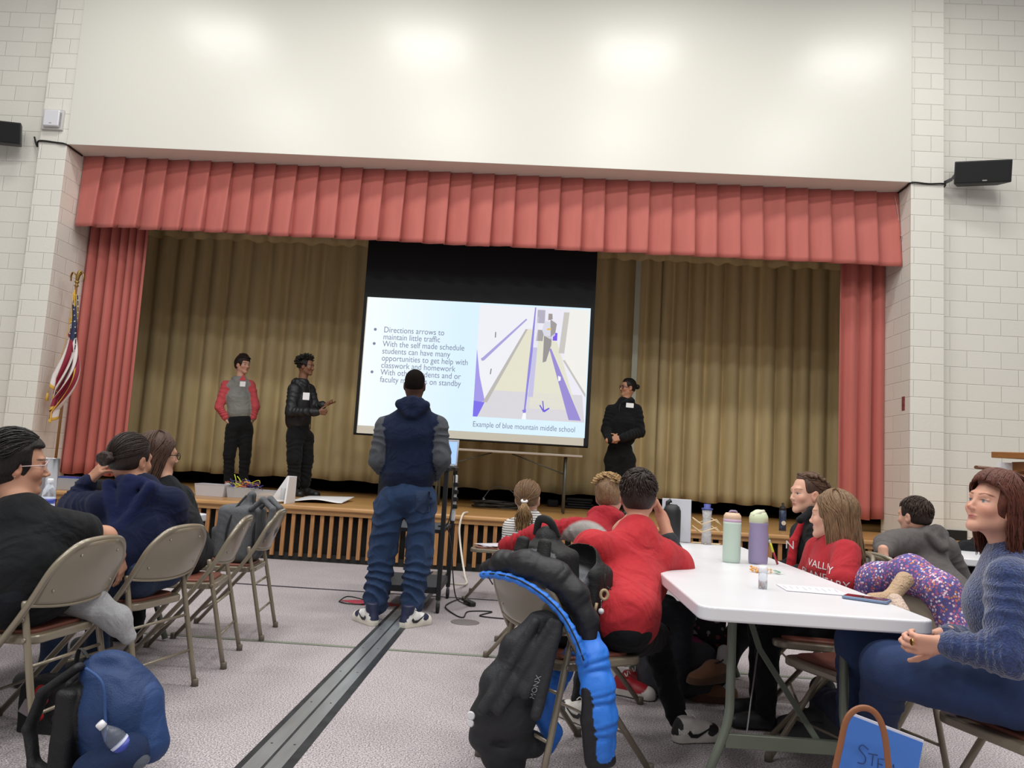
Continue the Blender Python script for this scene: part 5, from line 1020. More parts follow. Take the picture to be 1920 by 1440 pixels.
# ---- front left: black T-shirt, dark curly ponytail, arm over the chair ---------------------------
sk = 'b98a72'; Y = 3.0
J = JJ(Y, che=(40, 1050, 2.97), nk=(38, 955, 2.99), shR=(112, 992, 3.03), shL=(-42, 995, 2.93), elR=(196, 1008, 3.23), wrR=(222, 1040, 3.47), elL=(-90, 1110, 3.05), wrL=(-40, 1150, 3.30), pel=(62, 1140, 2.97))
seated_legs(J, (-.97, .25), 0, (J['pel'].x, 2.97, .56), 1.0); J['pel'] = P(44, 1118, 2.97); J['hem'] = P(46, 1106, 2.97); J['hipdir'] = Vector((.2, .98, 0))
H = Head(P(35, 872, 3.03), (.80, .60, .02), k=1.05); r = person('person at the left edge in a black T-shirt with a curly dark ponytail', (J['pel'].x, 2.97, 0))
hs = Sdf(); face(hs, H, sk, 'a5675c'); neck(hs, H, J['nk'], sk, .048); ar = Sdf(); ar.cap(J['shR'], J['elR'], .046, .043, sk).cap(J['elR'], J['wrR']-Vector((0, 0, .0)), .043, .027, sk, .03); hand(ar, J['wrR'], (.12, .35, -.95), (-1, .1, -.2), -1, sk, .95, (.25, .3, .35, .4), .08)
body(r, core(J, sk, 1.0), [(hs, .0035), (ar, .004)])
S = scalp(Sdf(), H, .018, front=.042, low=-.075, fz=.055); H.ell(S, (0, -.05, .01), (.085, .085, .092), None, .03); H.cut(S, (0, .155, -.065), (.12, .11, .125), .0, .02); hr_ = sdf_obj('hair', (S.noise(.005, 45).noise(.003, 120), .005), HB, r)
strands('combed_hair', H, pulled_paths(H, 420, (0, -1, -.45), 4, .022, wig=.10), HB, hr_, .0022)
rg = random.Random(6); tiep = H.dirp((0, -1, -.45), .03); ps_ = []
for i in range(150):
    a = rg.uniform(0, 6.3); ph_ = rg.uniform(0, 6.3); rr = rg.uniform(.01, .05); L2 = rg.uniform(.16, .30); pts = []
    for j in range(16):
        t = j/15; env = math.sin(PI*min(1, t*1.3+.08))*rr; pts.append(tiep+Vector((-.03*t+env*math.cos(a)+.009*math.cos(ph_+j*1.5), env*math.sin(a)-.02*t, -L2*t+.0))+Vector((0, .009*math.sin(ph_+j*1.5), 0)))
    ps_.append(pts)
strands('ponytail', H, ps_, HB, hr_, .0032); MB().tube([tiep+Vector((.026*math.cos(a), .01*math.sin(a)-.01, .02*math.sin(a)-.02)) for a in [2*PI*k/12 for k in range(12)]], .012, 8, close=True).obj('scrunchie', mat('lilac_scrunchie', 'a79ac0', .8), hr_)
g = MB()
for q in (-1, 1): g.tube([H.p(q*.033+.026*math.cos(a), .094-.012*abs(math.cos(a)), -.003+.020*math.sin(a)) for a in [2*PI*k/16 for k in range(16)]], .002, 6, close=True); g.tube([H.p(q*.059, .083, .003), H.p(q*.080, .0, -.002)], .0022, 6)
g.obj('glasses', mat('clear_pink_frame', 'cdb3b0', .2), r); MB().lathe([(.003, 0), (.004, .003), (0, .005)], H.p(.078, -.012, -.042), 10).obj('ear_stud', mat('steel', 'a6a6a8', .25, metal=.9), r)
S = shirt(J, '15171a', 1.08, bel=.120, che=.124, end=.46, sr=(.066, .064, .05), wid=1.36, sho=.070, neckr=.064, fold=.006); S.cap(J['shR'], J['shR']+(J['elR']-J['shR'])*.50, .066, .062, '15171a', .02)
sdf_obj('t_shirt', (S, .006), CLOTH, r); S = pants(J, '14161c', .98, (.095, .075, .062), .125, .003); sdf_obj('jeans', (S, .009), CLOTH, r)
for q in 'LR': a = J['an'+q]; shoe('shoe', r, Vector((a.x+.05, a.y, 0)), Vector((a.x-.18, a.y+.03, 0)), a, ('22242a', '1a1c20', '15171a', '30323a'), .95, laces=False, res=.006)

# ---- navy hoodie with a bun, left hand raised -----------------------------------------------------------
sk = 'b08068'; Y = 3.5
J = JJ(Y, che=(262, 1000, 3.70), nk=(262, 912, 3.72), shR=(322, 940, 3.74), shL=(190, 948, 3.66), elR=(337, 1035, 3.82), wrR=(300, 1085, 4.05), elL=(138, 948, 3.78), wrL=(166, 903, 3.80), pel=(280, 1110, 3.66))
seated_legs(J, (-.97, .25), 0, (J['pel'].x, 3.70, .56)); J['pel'] = P(252, 1078, 3.68); J['hem'] = P(252, 1066, 3.68); J['hipdir'] = Vector((.2, .98, 0))
H = Head(P(248, 863, 3.74), (.32, .95, -.03), k=1.02); r = person('person in a navy hoodie with a low bun, left hand raised to the face', (J['pel'].x, 3.7, 0))
hs = Sdf(); face(hs, H, sk, 'a5675c', detail=False); neck(hs, H, J['nk'], sk, .048); ar = Sdf(); ar.cap(J['elL'], J['wrL'], .04, .027, sk); hand(ar, J['wrL'], (.66, -.10, .72), (.5, .8, -.3), 1, sk, 1.02, (.15, .2, .3, .4), .05); hand(ar, J['wrR'], (-.4, .6, -.2), (0, 0, -1), 1, sk)
body(r, core(J, sk, .97), [(hs, .0045), (ar, .004)])
S = scalp(Sdf(), H, .008, front=.045, low=-.055, fz=.055); hr_ = sdf_obj('hair', (S, .005), HDB, r); strands('combed_hair', H, pulled_paths(H, 380, (-.12, -1, -.28), 4, .010, wig=.03), HDB, hr_, .0021)
S = Sdf(); bc = H.dirp((-.15, -1, -.30), .028); rg = random.Random(2)
for k in range(7): a = 2*PI*k/7; S.cap(bc+H.r*.030*math.cos(a)+H.u*.020*math.sin(a)+H.f*.006*math.sin(2*a), bc+H.r*.030*math.cos(a+.9)+H.u*.020*math.sin(a+.9)-H.f*.010, .017, .015, None, .004)
S.ell(bc-H.f*.005, (.03, .022, .022), None, .004); sdf_obj('bun', (S.noise(.0015, 160), .0035), HDB, hr_)
NVY = '141b36'; S = shirt(J, NVY, 1.06, bel=.122, che=.126, sr=(.070, .062, .046), wav=.006, wid=1.34, sho=.072, neckr=.068, fold=.007); hood(S, J, (.1, 1), '1a2248', 1.1, back=.06, r=.036, drop=.16, w=.10); sdf_obj('hoodie', (S, .0065), FLEECE, r)
S = pants(J, '27354e', .95, (.098, .075, .06), .13, .003); sdf_obj('jeans', (S, .009), CLOTH, r)
for q in 'LR': a = J['an'+q]; shoe('shoe', r, Vector((a.x+.05, a.y, 0)), Vector((a.x-.18, a.y+.03, 0)), a, ('22242a', '1a1c20', '15171a', '30323a'), .95, laces=False, res=.007)

# ---- long brown hair, black top -------------------------------------------------------------------------
sk = 'bd9079'; Y = 4.2
J = JJ(Y, che=(326, 985, 4.37), nk=(312, 908, 4.39), shR=(338, 930, 4.49), shL=(282, 935, 4.29), elR=(372, 1010, 4.55), wrR=(300, 1050, 4.65), elL=(270, 1010, 4.20), wrL=(240, 1060, 4.45), pel=(350, 1080, 4.41))
seated_legs(J, (-1, .15), 0, (J['pel'].x, 4.45, .56)); J['pel'] = P(338, 1042, 4.42); J['hem'] = P(338, 1034, 4.42); J['hipdir'] = Vector((.1, 1, 0))
H = Head(P(300, 853, 4.40), (.70, .70, .0), k=1.0); r = person('person in a black top with long straight brown hair, seen from behind', (J['pel'].x, 4.4, 0))
hs = Sdf(); face(hs, H, sk, detail=False); neck(hs, H, J['nk'], sk, .046); ar = Sdf(); hand(ar, J['wrR'], (-.6, .4, -.2), (0, 0, -1), 1, sk); hand(ar, J['wrL'], (-.6, .4, -.2), (0, 0, -1), -1, sk); body(r, core(J, sk, .93), [(hs, .0055), (ar, .006)])
S = scalp(Sdf(), H, .012, front=.045, low=-.09, fz=.06); hr_ = sdf_obj('hair', (S, .006), HBR, r); strands('long_hair', H, long_paths(H, 330, 62, .30, 8, .014, spread=.02, back=.25), HBR, hr_, .0038)
g = MB(); g.tube([H.p(.081, -.0, 0), H.p(.061, .085, .003)], .0025, 6); g.tube([H.p(.035+.025*math.cos(a), .093, -.003+.019*math.sin(a)) for a in [2*PI*k/14 for k in range(14)]], .0022, 6, close=True); g.obj('glasses', RUB, r)
S = shirt(J, '14161b', 1.0, bel=.120, che=.120, sr=(.066, .060, .044), wid=1.25, sho=.068, fold=.006); sdf_obj('black_top', (S, .007), CLOTH, r); S = pants(J, '14161b', 1.0, (.098, .075, .06), .135, .003); sdf_obj('trousers', (S, .01), CLOTH, r)
for q in 'LR': a = J['an'+q]; shoe('shoe', r, Vector((a.x+.05, a.y, 0)), Vector((a.x-.18, a.y+.03, 0)), a, ('22242a', '1a1c20', '15171a', '30323a'), .95, laces=False, res=.008)

# ---- girl with the ponytail, striped top ---------------------------------------------------------------
sk = 'd0a48e'; Y = 5.0; KK = .86
J = JJ(Y, che=(994, 1018, 4.98), nk=(992, 968, 5.0), shR=(1028, 985, 5.02), shL=(958, 988, 4.97), elR=(1040, 1040, 5.05), wrR=(1060, 1060, 5.2), elL=(950, 1035, 4.95), wrL=(955, 1075, 5.1), pel=(1000, 1085, 5.0))
seated_legs(J, (1, .05), 0, (J['pel'].x, 5.0, .50), KK); J['pel'] = P(1000, 1085, 5.0)
H = Head(P(990, 935, 5.02), (.22, .97, .02), k=.96); r = person('person with a light brown ponytail and a white striped top, seen from behind', (J['pel'].x, 5.0, 0))
hs = Sdf(); face(hs, H, sk, detail=False); neck(hs, H, J['nk'], sk, .040); ar = Sdf(); hand(ar, J['wrR'], (.8, .4, -.1), (0, 0, -1), -1, sk, .8); hand(ar, J['wrL'], (.8, .4, -.1), (0, 0, -1), 1, sk, .8); body(r, core(J, sk, .8), [(hs, .006), (ar, .006)])
S = scalp(Sdf(), H, .006, front=.045, low=-.05, fz=.055); hr_ = sdf_obj('hair', (S, .006), HLB, r); strands('combed_hair', H, pulled_paths(H, 260, (.05, -1, -.42), 9, .009, wig=.02), HLB, hr_, .0025)
tiep = H.dirp((.05, -1, -.42), .016); rg = random.Random(12); ps_ = []
for i in range(130):
    a = rg.uniform(0, 6.3); L2 = rg.uniform(.14, .22); rr = rg.uniform(.006, .055); w0 = rg.uniform(0, 6); ps_.append([tiep+Vector((rr*math.cos(a)*min(1, 2.2*t)+.006*math.sin(w0+9*t), -.035*math.sin(PI*min(1, t*1.5))+rr*.5*math.sin(a)*t, -L2*t)) for t in [j/11 for j in range(12)]])
strands('ponytail', H, ps_, hairmat('golden_brown', '8e7350'), hr_, .0036); MB().tube([tiep+Vector((.016*math.cos(a), .012*math.sin(a), .006*math.sin(a))) for a in [2*PI*k/12 for k in range(12)]], .008, 8, close=True).obj('hair_tie', WHP, hr_)
STR = mat('striped_jersey', 'd6d4d0', .85); N, L, b = nodes(STR); tc = N.new('ShaderNodeTexCoord'); wv = N.new('ShaderNodeTexWave'); wv.bands_direction = 'Z'; wv.inputs['Scale'].default_value = 22; wv.inputs['Distortion'].default_value = .6; L.new(tc.outputs['Object'], wv.inputs[0]); rr_ = N.new('ShaderNodeValToRGB'); rr_.color_ramp.elements[0].position = .18; rr_.color_ramp.elements[1].position = .3; rr_.color_ramp.elements[0].color = (*lin('4c4c50'), 1); rr_.color_ramp.elements[1].color = (*lin('d6d4d0'), 1); L.new(wv.outputs[0], rr_.inputs[0]); L.new(rr_.outputs[0], b.inputs['Base Color'])
S = shirt(J, 'd6d4d0', KK, bel=.112, che=.115, sr=(.060, .052, .042), sho=.062, fold=.004); sdf_obj('striped_top', (S, .008), STR, r); S = pants(J, '1b1d26', KK, (.09, .07, .055), .12, .003); sdf_obj('leggings', (S, .01), CLOTH, r)
for q in 'LR': a = J['an'+q]; shoe('shoe', r, Vector((a.x-.05, a.y, 0)), Vector((a.x+.15, a.y+.02, 0)), a, ('cfcfcf', '8a8a90', '5a5a60', 'cccccc'), .85, laces=False, res=.008)

# ---- fair-haired boy, red and grey hoodie ------------------------------------------------------------
sk = 'cf9c86'; Y = 4.35
J = JJ(Y, che=(1128, 1035, 4.30), nk=(1140, 968, 4.42), shR=(1170, 995, 4.45), shL=(1082, 990, 4.26), elR=(1200, 1040, 4.5), wrR=(1215, 1045, 4.7), elL=(1005, 1004, 4.30), wrL=(944, 1024, 4.38), pel=(1140, 1120, 4.25))
seated_legs(J, (.98, .2), 0, (J['pel'].x, 4.22, .50), .9); J['pel'] = P(1140, 1120, 4.25)
H = Head(P(1143, 930, 4.5), (.25, .96, .02), (-.15, 0, 1), k=.93); r = person('person with short curly fair hair in a red hoodie with a grey patch', (J['pel'].x, 4.25, 0))
hs = Sdf(); face(hs, H, sk, detail=False); neck(hs, H, J['nk'], sk, .042); ar = Sdf(); hand(ar, J['wrL'], (-.45, 0, -.9), (.85, .2, -.4), -1, sk, .95, (.4, .5, .6, .6), .08); ar.cap(J['elL']+(J['wrL']-J['elL'])*.7, J['wrL'], .03, .024, sk); hand(ar, J['wrR'], (.8, .5, 0), (0, 0, -1), -1, sk, .85)
body(r, core(J, sk, .85), [(hs, .005), (ar, .0042)])
S = scalp(Sdf(), H, .008, front=.045, low=-.065, fz=.055); sdf_obj('hair', (S.noise(.003, 90), .005), HLB, r); hr_ = r; rg = random.Random(15); ps_ = []
for i in range(220):
    d = Vector((rg.uniform(-1, 1), rg.uniform(-.7, 1), rg.uniform(.45, 1.2))).normalized(); p = H.dirp(d, .010); o = (p-H.c).normalized(); a = rg.uniform(0, 6.3); e = Vector((math.cos(a), math.sin(a), 0)); q_ = Vector((-math.sin(a), math.cos(a), 0)); ps_.append([p+o*(.004+.014*t)+e*.012*math.sin(5*t)+q_*.012*math.cos(5*t) for t in (0, .2, .4, .6, .8, 1)])
strands('curls', H, ps_, HBL, r, .0035)
RD = 'a42832'; S = shirt(J, RD, .92, bel=.122, che=.126, sr=(.068, .062, .048), wav=.007, sho=.075, fold=.006); hood(S, J, (.4, .9), RD, 1.0, back=.03, r=.036, drop=.05)
S.paint(P(1098, 1030, 4.2), (.145, .30, .15), 'a7a3a0', None, .04)
sdf_obj('hoodie', (S, .007), FLEECE, r); S = pants(J, '23252b', .9, (.09, .07, .055), .12, .003); sdf_obj('trousers', (S, .01), CLOTH, r)
for q, hh in (('L', G(1150, 1300)), ('R', G(1165, 1290))): shoe('red_sneaker', r, hh+Vector((0, 0, 0)), hh+Vector((.20, -.09, 0)), J['an'+q], ('d8d4d0', 'a01c28', 'a01c28', 'e0dcd8'), .95, res=.0045)

# ---- boy in the red T-shirt in front ------------------------------------------------------------------
sk = 'c28d76'; Y = 3.5
J = JJ(Y, che=(1180, 1090, 3.46), nk=(1196, 992, 3.56), shR=(1240, 1042, 3.58), shL=(1112, 1028, 3.40), elR=(1272, 1064, 3.70), wrR=(1240, 968, 3.82), elL=(1120, 1085, 3.62), wrL=(1165, 988, 3.80), pel=(1168, 1170, 3.16))
J['hem'] = P(1170, 1150, 3.24); J['pel'] = P(1174, 1168, 3.27); J['hiL'] = P(1150, 1192, 3.30); J['hiR'] = P(1186, 1192, 3.32); J['knL'] = P(1115, 1185, 3.66); J['knR'] = P(1226, 1195, 3.68); J['anL'] = P(1088, 1322, 3.80); J['anR'] = P(1272, 1350, 3.66)
H = Head(P(1197, 930, 3.64), (.12, .99, .02), k=.99); r = person('person in a red T-shirt over a dark grey long-sleeve at the table', (J['pel'].x, 3.4, 0))
hs = Sdf(); face(hs, H, sk, detail=False); neck(hs, H, J['nk'], sk, .047); ar = Sdf(); ar.cap(J['elR'], J['wrR'], .04, .026, sk); hand(ar, J['wrR'], (-.45, .1, .9), (-.6, -.2, -.2), 1, sk, .9, (.5, .6, .6, .7)); ar.cap(J['elL'], J['wrL'], .036, .026, sk); hand(ar, J['wrL'], (.3, -.1, .3), (.5, .6, .2), -1, sk, .9, (.6, .7, .7, .8))
cj_ = dict(J); cj_['pel'] = P(1176, 1165, 3.30); body(r, core(cj_, sk, .80), [(hs, .004), (ar, .004)])
S = scalp(Sdf(), H, .009, front=.050, low=-.068, fz=.055); hr_ = sdf_obj('hair', (S.noise(.0015, 60), .004), HDB, r); short_hair('short_strands', H, 420, 21, HDB, hr_)
DG = '33353a'; RT = 'b42e35'; S = Sdf()
for q in 'LR': S.cap(J['sh'+q], J['el'+q], .058, .050, DG, .03); S.cap(J['el'+q], J['el'+q]+(J['wr'+q]-J['el'+q])*.50, .050, .043, DG, .02, wav=(.003, 4, 0))
sdf_obj('undershirt', (S.noise(.003, 30), .005), CLOTH, r)
S = shirt(J, RT, 1.0, bel=.120, che=.128, end=.80, sr=(.078, .074, .05), wid=1.34, sho=.078, neckr=.064, fold=.009); S.cap(J['hem']+Vector((-.0, 0, -.025)), J['hem'], .118, .119, RT, .02, J['shR']-J['shL'], 1.25)
tsh = sdf_obj('t_shirt', (S, .0055), CLOTH, r); J2 = dict(J); J2['pel'] = P(1172, 1172, 3.22); S = pants(J2, '131417', 1.0, (.086, .070, .046), .104, .003, wid=1.2); sdf_obj('joggers', (S, .007), CLOTH, r)
sh1 = shoe('sneaker', r, G(1262, 1392), G(1345, 1386)+Vector((.02, 0, 0)), J['anR'], ('cfcbc4', 'c9c6c0', '1a1a1c', 'd6d4d0'), .98, swoosh='141416', res=.0032)
shoe('sneaker', r, G(1118, 1368), G(1042, 1335), J['anL'], ('cfcbc4', 'c9c6c0', '1a1a1c', 'd6d4d0'), .98, swoosh='141416', res=.004)
hh = G(1262, 1392); tm = text_mesh('NIKE', .034); d_ = (G(1345, 1386)-hh).normalized()
decal('heel_lettering', tm, [sh1], hh+d_*.006+Vector((0, 0, .042)), d_, (0, 0, 1), mat('letter_white', 'e6e4e0', .5), sh1, .0015, 1)

# ---- girl with braided hair, black jacket ------------------------------------------------------------------
sk = 'd5a68f'; Y = 4.5
J = JJ(Y, che=(1517, 1040, 4.5), nk=(1522, 975, 4.5), shL=(1532, 1000, 4.36), shR=(1503, 998, 4.64), elL=(1530, 1068, 4.25), wrL=(1478, 1078, 4.22), elR=(1490, 1062, 4.72), wrR=(1448, 1068, 4.62), pel=(1540, 1120, 4.5))
seated_legs(J, (-1, .0), 0, (J['pel'].x, 4.5, .50), .92); J['pel'] = P(1535, 1125, 4.5); J['anL'] = P(1345, 1250, 4.32); J['anR'] = P(1350, 1288, 4.25); J['anR'].z = .12
H = Head(P(1512, 926, 4.5), (-.97, -.20, .03), k=.97); r = person('person with braided brown hair in a black jacket, in profile at the table', (J['pel'].x, 4.5, 0))
hs = Sdf(); face(hs, H, sk, 'b8706a', brow='8a6c58', fem=True, child=True, jaw=.92); neck(hs, H, J['nk'], sk, .042); ar = Sdf(); hand(ar, J['wrL'], (-1, .1, -.1), (0, .1, -1), -1, sk, .85, (.7, .7, .8, .8)); hand(ar, J['wrR'], (-1, -.2, -.1), (0, 0, -1), 1, sk, .85, (.7, .7, .8, .8)); body(r, core(J, sk, .82), [(hs, .0035), (ar, .0045)])
S = scalp(Sdf(), H, .006, front=.046, low=-.045, fz=.078); hr_ = sdf_obj('hair', (S, .005), HBR, r); strands('combed_hair', H, pulled_paths(H, 300, (.0, -1, -.1), 9, .008, wig=.03), hairmat('mid_brown', '5f4636'), hr_, .0023)
S = Sdf()
for q in (-.62, .62):
    for j in range(11):
        t = j/10; d = Vector((q*(1-.45*t), .55-1.75*t, .95-1.15*t)).normalized(); p = H.dirp(d, .017); z_ = .011 if j % 2 else -.011
        p2 = H.dirp((d+Vector((q*.25, -.15, .12*(1 if j % 2 else -1)))).normalized(), .017); S.cap(p, p2, .0105, .008, None, .002)
sdf_obj('braids', (S, .0035), hairmat('mid_brown', '5f4636'), hr_)
S = shirt(J, '141518', .9, bel=.112, che=.118, sr=(.064, .060, .046), wav=.004, sho=.070, neckr=.066, fold=.005); S.chain([P(1500, 975, 4.36), P(1522, 958, 4.42), P(1540, 962, 4.5)], [.022, .026, .026], '141518', .02)
jk = sdf_obj('jacket', (S, .006), CLOTH, r); S = Sdf(); S.chain([P(1506, 978, 4.46), P(1489, 1015, 4.42), P(1482, 1068, 4.40)], [.020, .022, .028], 'a8232c', .02); rs_ = sdf_obj('red_shirt', (S, .006), CLOTH, r)
tm = text_mesh('N', .06); decal('shirt_print', tm, [rs_], P(1472, 1028, 4.2), (.9, -.3, 0), (0, 0, 1), mat('print_white', 'd8cfd0', .7), rs_, .003, 1)
S = pants(J, '121316', .92, (.088, .070, .060), .115, .003); sdf_obj('black_trousers', (S, .009), CLOTH, r)
SUE = mat('brown_suede', '6b4a33', .9, attr=True, bump=.2, bscale=300, sheen=.3)
for nm, (a, b, lift) in {'slipper': (P(1362, 1268, 4.22), P(1292, 1290, 4.12), 0), 'slipper.': (G(1368, 1318), G(1297, 1312), 0)}.items():
    d = (b-a); L_ = d.length; d.normalize(); s_ = Vector((-d.y, d.x, 0)).normalized(); S = Sdf(); u = Vector((0, 0, 1))
    S.cap(a+u*.012, b-d*.04+u*.012, .042, .046, '5c3f2b', .01, s_, 1.0).cap(a+u*.05, a+d*L_*.4+u*.06, .040, .042, '7a5439', .02).cap(a+d*L_*.4+u*.055, b-d*.04+u*.035, .042, .036, '7a5439', .03); S.box(a+d*.1-u*.06, (.4, .4, .055), 0, None, .004, None, 'cut'); o = sdf_obj('slipper', (S, .004), SUE, r)
    S = Sdf(); S.cap(a+d*.03+u*.05, a+d*.02+u*.13, .036, .034, 'c9c8c6', .01); sdf_obj('sock', (S, .006), FLEECE, r)
    MB().tube([a+d*L_*.32+s_*.036*math.cos(t)+d*.045*math.sin(t)+u*(.098-.004*math.sin(t)) for t in [2*PI*k/14 for k in range(14)]], .004, 6, close=True).obj('braided_trim', mat('trim_dark', '2b2522', .8, var=.8, vscale=150), o)

# ---- girl with long light brown hair, red T-shirt -----------------------------------------------------------
sk = 'd5a68f'; Y = 3.9
J = JJ(Y, che=(1563, 1070, 3.9), nk=(1566, 1012, 3.92), shL=(1588, 1036, 3.76), shR=(1535, 1032, 4.02), elL=(1578, 1098, 3.66), wrL=(1535, 1125, 3.72), elR=(1520, 1085, 4.05), wrR=(1490, 1100, 4.0), pel=(1580, 1150, 3.88))
seated_legs(J, (-1, .15), 0, (J['pel'].x, 3.88, .50), .88); J['pel'] = P(1580, 1150, 3.88)
H = Head(P(1557, 968, 3.92), (-.86, .50, .03), k=.98); r = person('person with long straight light brown hair in a lettered red T-shirt', (J['pel'].x, 3.88, 0))
hs = Sdf(); face(hs, H, sk, detail=True, brow='8a6c52', child=True, fem=True, jaw=.9); neck(hs, H, J['nk'], sk, .04); ar = Sdf(); ar.cap(J['shL'], J['elL'], .038, .034, sk).cap(J['elL'], J['wrL'], .034, .024, sk); hand(ar, J['wrL'], (-1, .1, -.1), (0, .1, -1), -1, sk, .82); body(r, core(J, sk, .82), [(hs, .004), (ar, .0045)])
S = scalp(Sdf(), H, .012, front=.05, low=-.09, fz=.065); hr_ = sdf_obj('hair', (S, .006), HLB, r); strands('long_hair', H, long_paths(H, 380, 60, .245, 18, .015, spread=.015, back=.12), HLB, hr_, .0036)
S = shirt(J, 'a92b33', .9, bel=.115, che=.120, end=.86, sr=(.066, .068, .05), sho=.070, neckr=.062, fold=.006); tp = sdf_obj('t_shirt', (S, .0055), CLOTH, r)
d_ = Vector((1, .05, 0)); PW = mat('print_white', 'd8cfd0', .7)
for tx_, px, py, sz in (('VALLEY', 1494, 1066, .046), ('PLANETARY', 1474, 1086, .050)):
    q_ = P(px, py, 3.72); decal('shirt_print', text_mesh(tx_, sz), [tp], q_, (.86, -.50, -.06), (0, 0, 1), PW, tp, .002, 2, .6)
S = pants(J, '15171c', .88, (.09, .07, .055), .115, .003); sdf_obj('leggings', (S, .01), CLOTH, r)
for q in 'LR': a = J['an'+q]; shoe('shoe', r, Vector((a.x+.05, a.y, 0)), Vector((a.x-.16, a.y+.02, 0)), a, ('22242a', '1a1c20', '15171a', '30323a'), .85, laces=False, res=.008)

# ---- boy in the grey hoodie -----------------------------------------------------------------------------------
sk = 'cf9f8a'; Y = 5.0
J = JJ(Y, che=(1738, 1070, 4.95), nk=(1728, 1000, 5.0), shL=(1682, 1020, 4.88), shR=(1775, 1028, 5.06), elL=(1660, 1022, 4.72), wrL=(1655, 1034, 4.62), elR=(1805, 1090, 5.1), wrR=(1790, 1120, 5.3), pel=(1800, 1150, 4.7))
seated_legs(J, (.9, .4), 0, (J['pel'].x, 4.72, .50), .95); J['pel'] = P(1800, 1150, 4.75); J['hem'] = P(1790, 1125, 4.78)
H = Head(P(1712, 968, 5.0), (-.55, .83, .0), k=.97); r = person('person with short brown hair in a grey hoodie leaning over a chair', (J['pel'].x, 4.95, 0))
hs = Sdf(); face(hs, H, sk, detail=False); neck(hs, H, J['nk'], sk, .045); ar = Sdf(); hand(ar, J['wrL']+Vector((-.02, -.05, -.01)), (-.1, -.2, -.95), (.6, .6, 0), 1, sk, .95, (.5, .6, .6, .7)); hand(ar, J['wrR'], (.8, .4, 0), (0, 0, -1), -1, sk, .85); body(r, core(J, sk, .68), [(hs, .005), (ar, .0045)])
S = scalp(Sdf(), H, .008, front=.05, low=-.055, fz=.055); hr_ = sdf_obj('hair', (S.noise(.002, 70), .005), HDB, r); short_hair('short_strands', H, 420, 5, hairmat('warm_brown', '3a2c24'), hr_)
GH = '64605f'; S = shirt(J, GH, .95, bel=.130, che=.128, sr=(.074, .068, .056), wav=.004, sho=.076, wid=1.3, fold=.005); S.cap(P(1672, 1015, 4.85), P(1710, 1010, 4.92), .06, .07, GH, .05); hood(S, J, (-.5, .85), GH, 1.15, back=.05, r=.036, drop=.06); sdf_obj('hoodie', (S, .0075), FLEECE, r)
S = pants(J, '22242a', .95, (.092, .07, .055), .12, .003); sdf_obj('trousers', (S, .01), CLOTH, r)
for q in 'LR': a = J['an'+q]; shoe('shoe', r, Vector((a.x-.05, a.y, 0)), Vector((a.x+.15, a.y+.08, 0)), a, ('22242a', '1a1c20', '15171a', '30323a'), .9, laces=False, res=.009)

# ---- person in black behind him ------------------------------------------------------------------------------
sk = '9a6c55'; Y = 5.9
J = JJ(Y, che=(1850, 1062), nk=(1845, 1015), shL=(1812, 1030), shR=(1885, 1040), elL=(1812, 1085, 5.8), wrL=(1830, 1120, 5.9), elR=(1900, 1095), wrR=(1890, 1120, 6.0), pel=(1850, 1130))
seated_legs(J, (.6, .8), 0, (J['pel'].x, 5.9, .50), .95); J['pel'] = P(1850, 1130, 5.9)
H = Head(P(1846, 975, 5.92), (-.3, .95, .0), k=.98); r = person('person in black seated far right, mostly hidden behind the woman', (J['pel'].x, 5.9, 0))
hs = Sdf(); face(hs, H, sk, detail=False); neck(hs, H, J['nk'], sk, .045); ar = Sdf(); ar.cap(J['elL']+(J['shL']-J['elL'])*.4, J['elL'], .04, .036, sk).cap(J['elL'], J['wrL'], .036, .026, sk); hand(ar, J['wrL'], (.5, .4, -.2), (0, 0, -1), 1, sk, .9); body(r, core(J, sk, .9), [(hs, .006), (ar, .006)])
S = scalp(Sdf(), H, .012, front=.05, low=-.07, fz=.05); sdf_obj('hair', (S, .006), HDB, r); S = shirt(J, '15161a', 1.0, bel=.13, che=.13, end=.75, sr=(.068, .070, .05), sho=.072, fold=.006); sdf_obj('t_shirt', (S, .009), CLOTH, r)
S = pants(J, '15161a', .95, (.092, .07, .055), .12, .003); sdf_obj('trousers', (S, .01), CLOTH, r)

# ---- the woman on the right ------------------------------------------------------------------------------------
sk = 'cf9c86'; Y = 2.55
J = JJ(Y, che=(1910, 1150, 2.56), nk=(1895, 1042, 2.56), shL=(1895, 1088, 2.40), shR=(1905, 1075, 2.76), elL=(1890, 1228, 2.34), wrL=(1772, 1208, 2.44), elR=(1845, 1215, 2.86), wrR=(1770, 1192, 2.72), pel=(1925, 1290, 2.58))
J['pel'] = Vector((1.66, 2.62, .56)); J['hem'] = J['pel']+Vector((.0, 0, .06)); J['hiL'] = P(1900, 1300, 2.48); J['hiR'] = P(1880, 1262, 2.72); J['knL'] = P(1665, 1250, 2.62); J['knR'] = P(1612, 1205, 2.90); J['anL'] = P(1640, 1372, 3.0); J['anR'] = P(1600, 1352, 3.2); J['hipdir'] = Vector((0, 1, 0))
H = Head(P(1864, 950, 2.55), (-.93, -.20, .30), (.2, 0, 1), k=.87); r = person('person with shoulder-length auburn hair and fringe in a fuzzy blue sweater', (1.64, 2.6, 0))
hs = Sdf(); face(hs, H, sk, 'b06a62', brow='6b4232', iris='56606a', jaw=.94, fem=True); neck(hs, H, J['nk'], sk, .046)
ar = Sdf(); hand(ar, J['wrL'], (-.93, .15, -.10), (.15, .9, .3), 1, sk, .92, (.55, .6, .65, .7), .04); hand(ar, J['wrR'], (-.90, -.25, -.25), (.1, -1, .2), -1, sk, .92, (.7, .75, .8, .85), .04)
body(r, core(J, sk, .92), [(hs, .0024), (ar, .0030)])
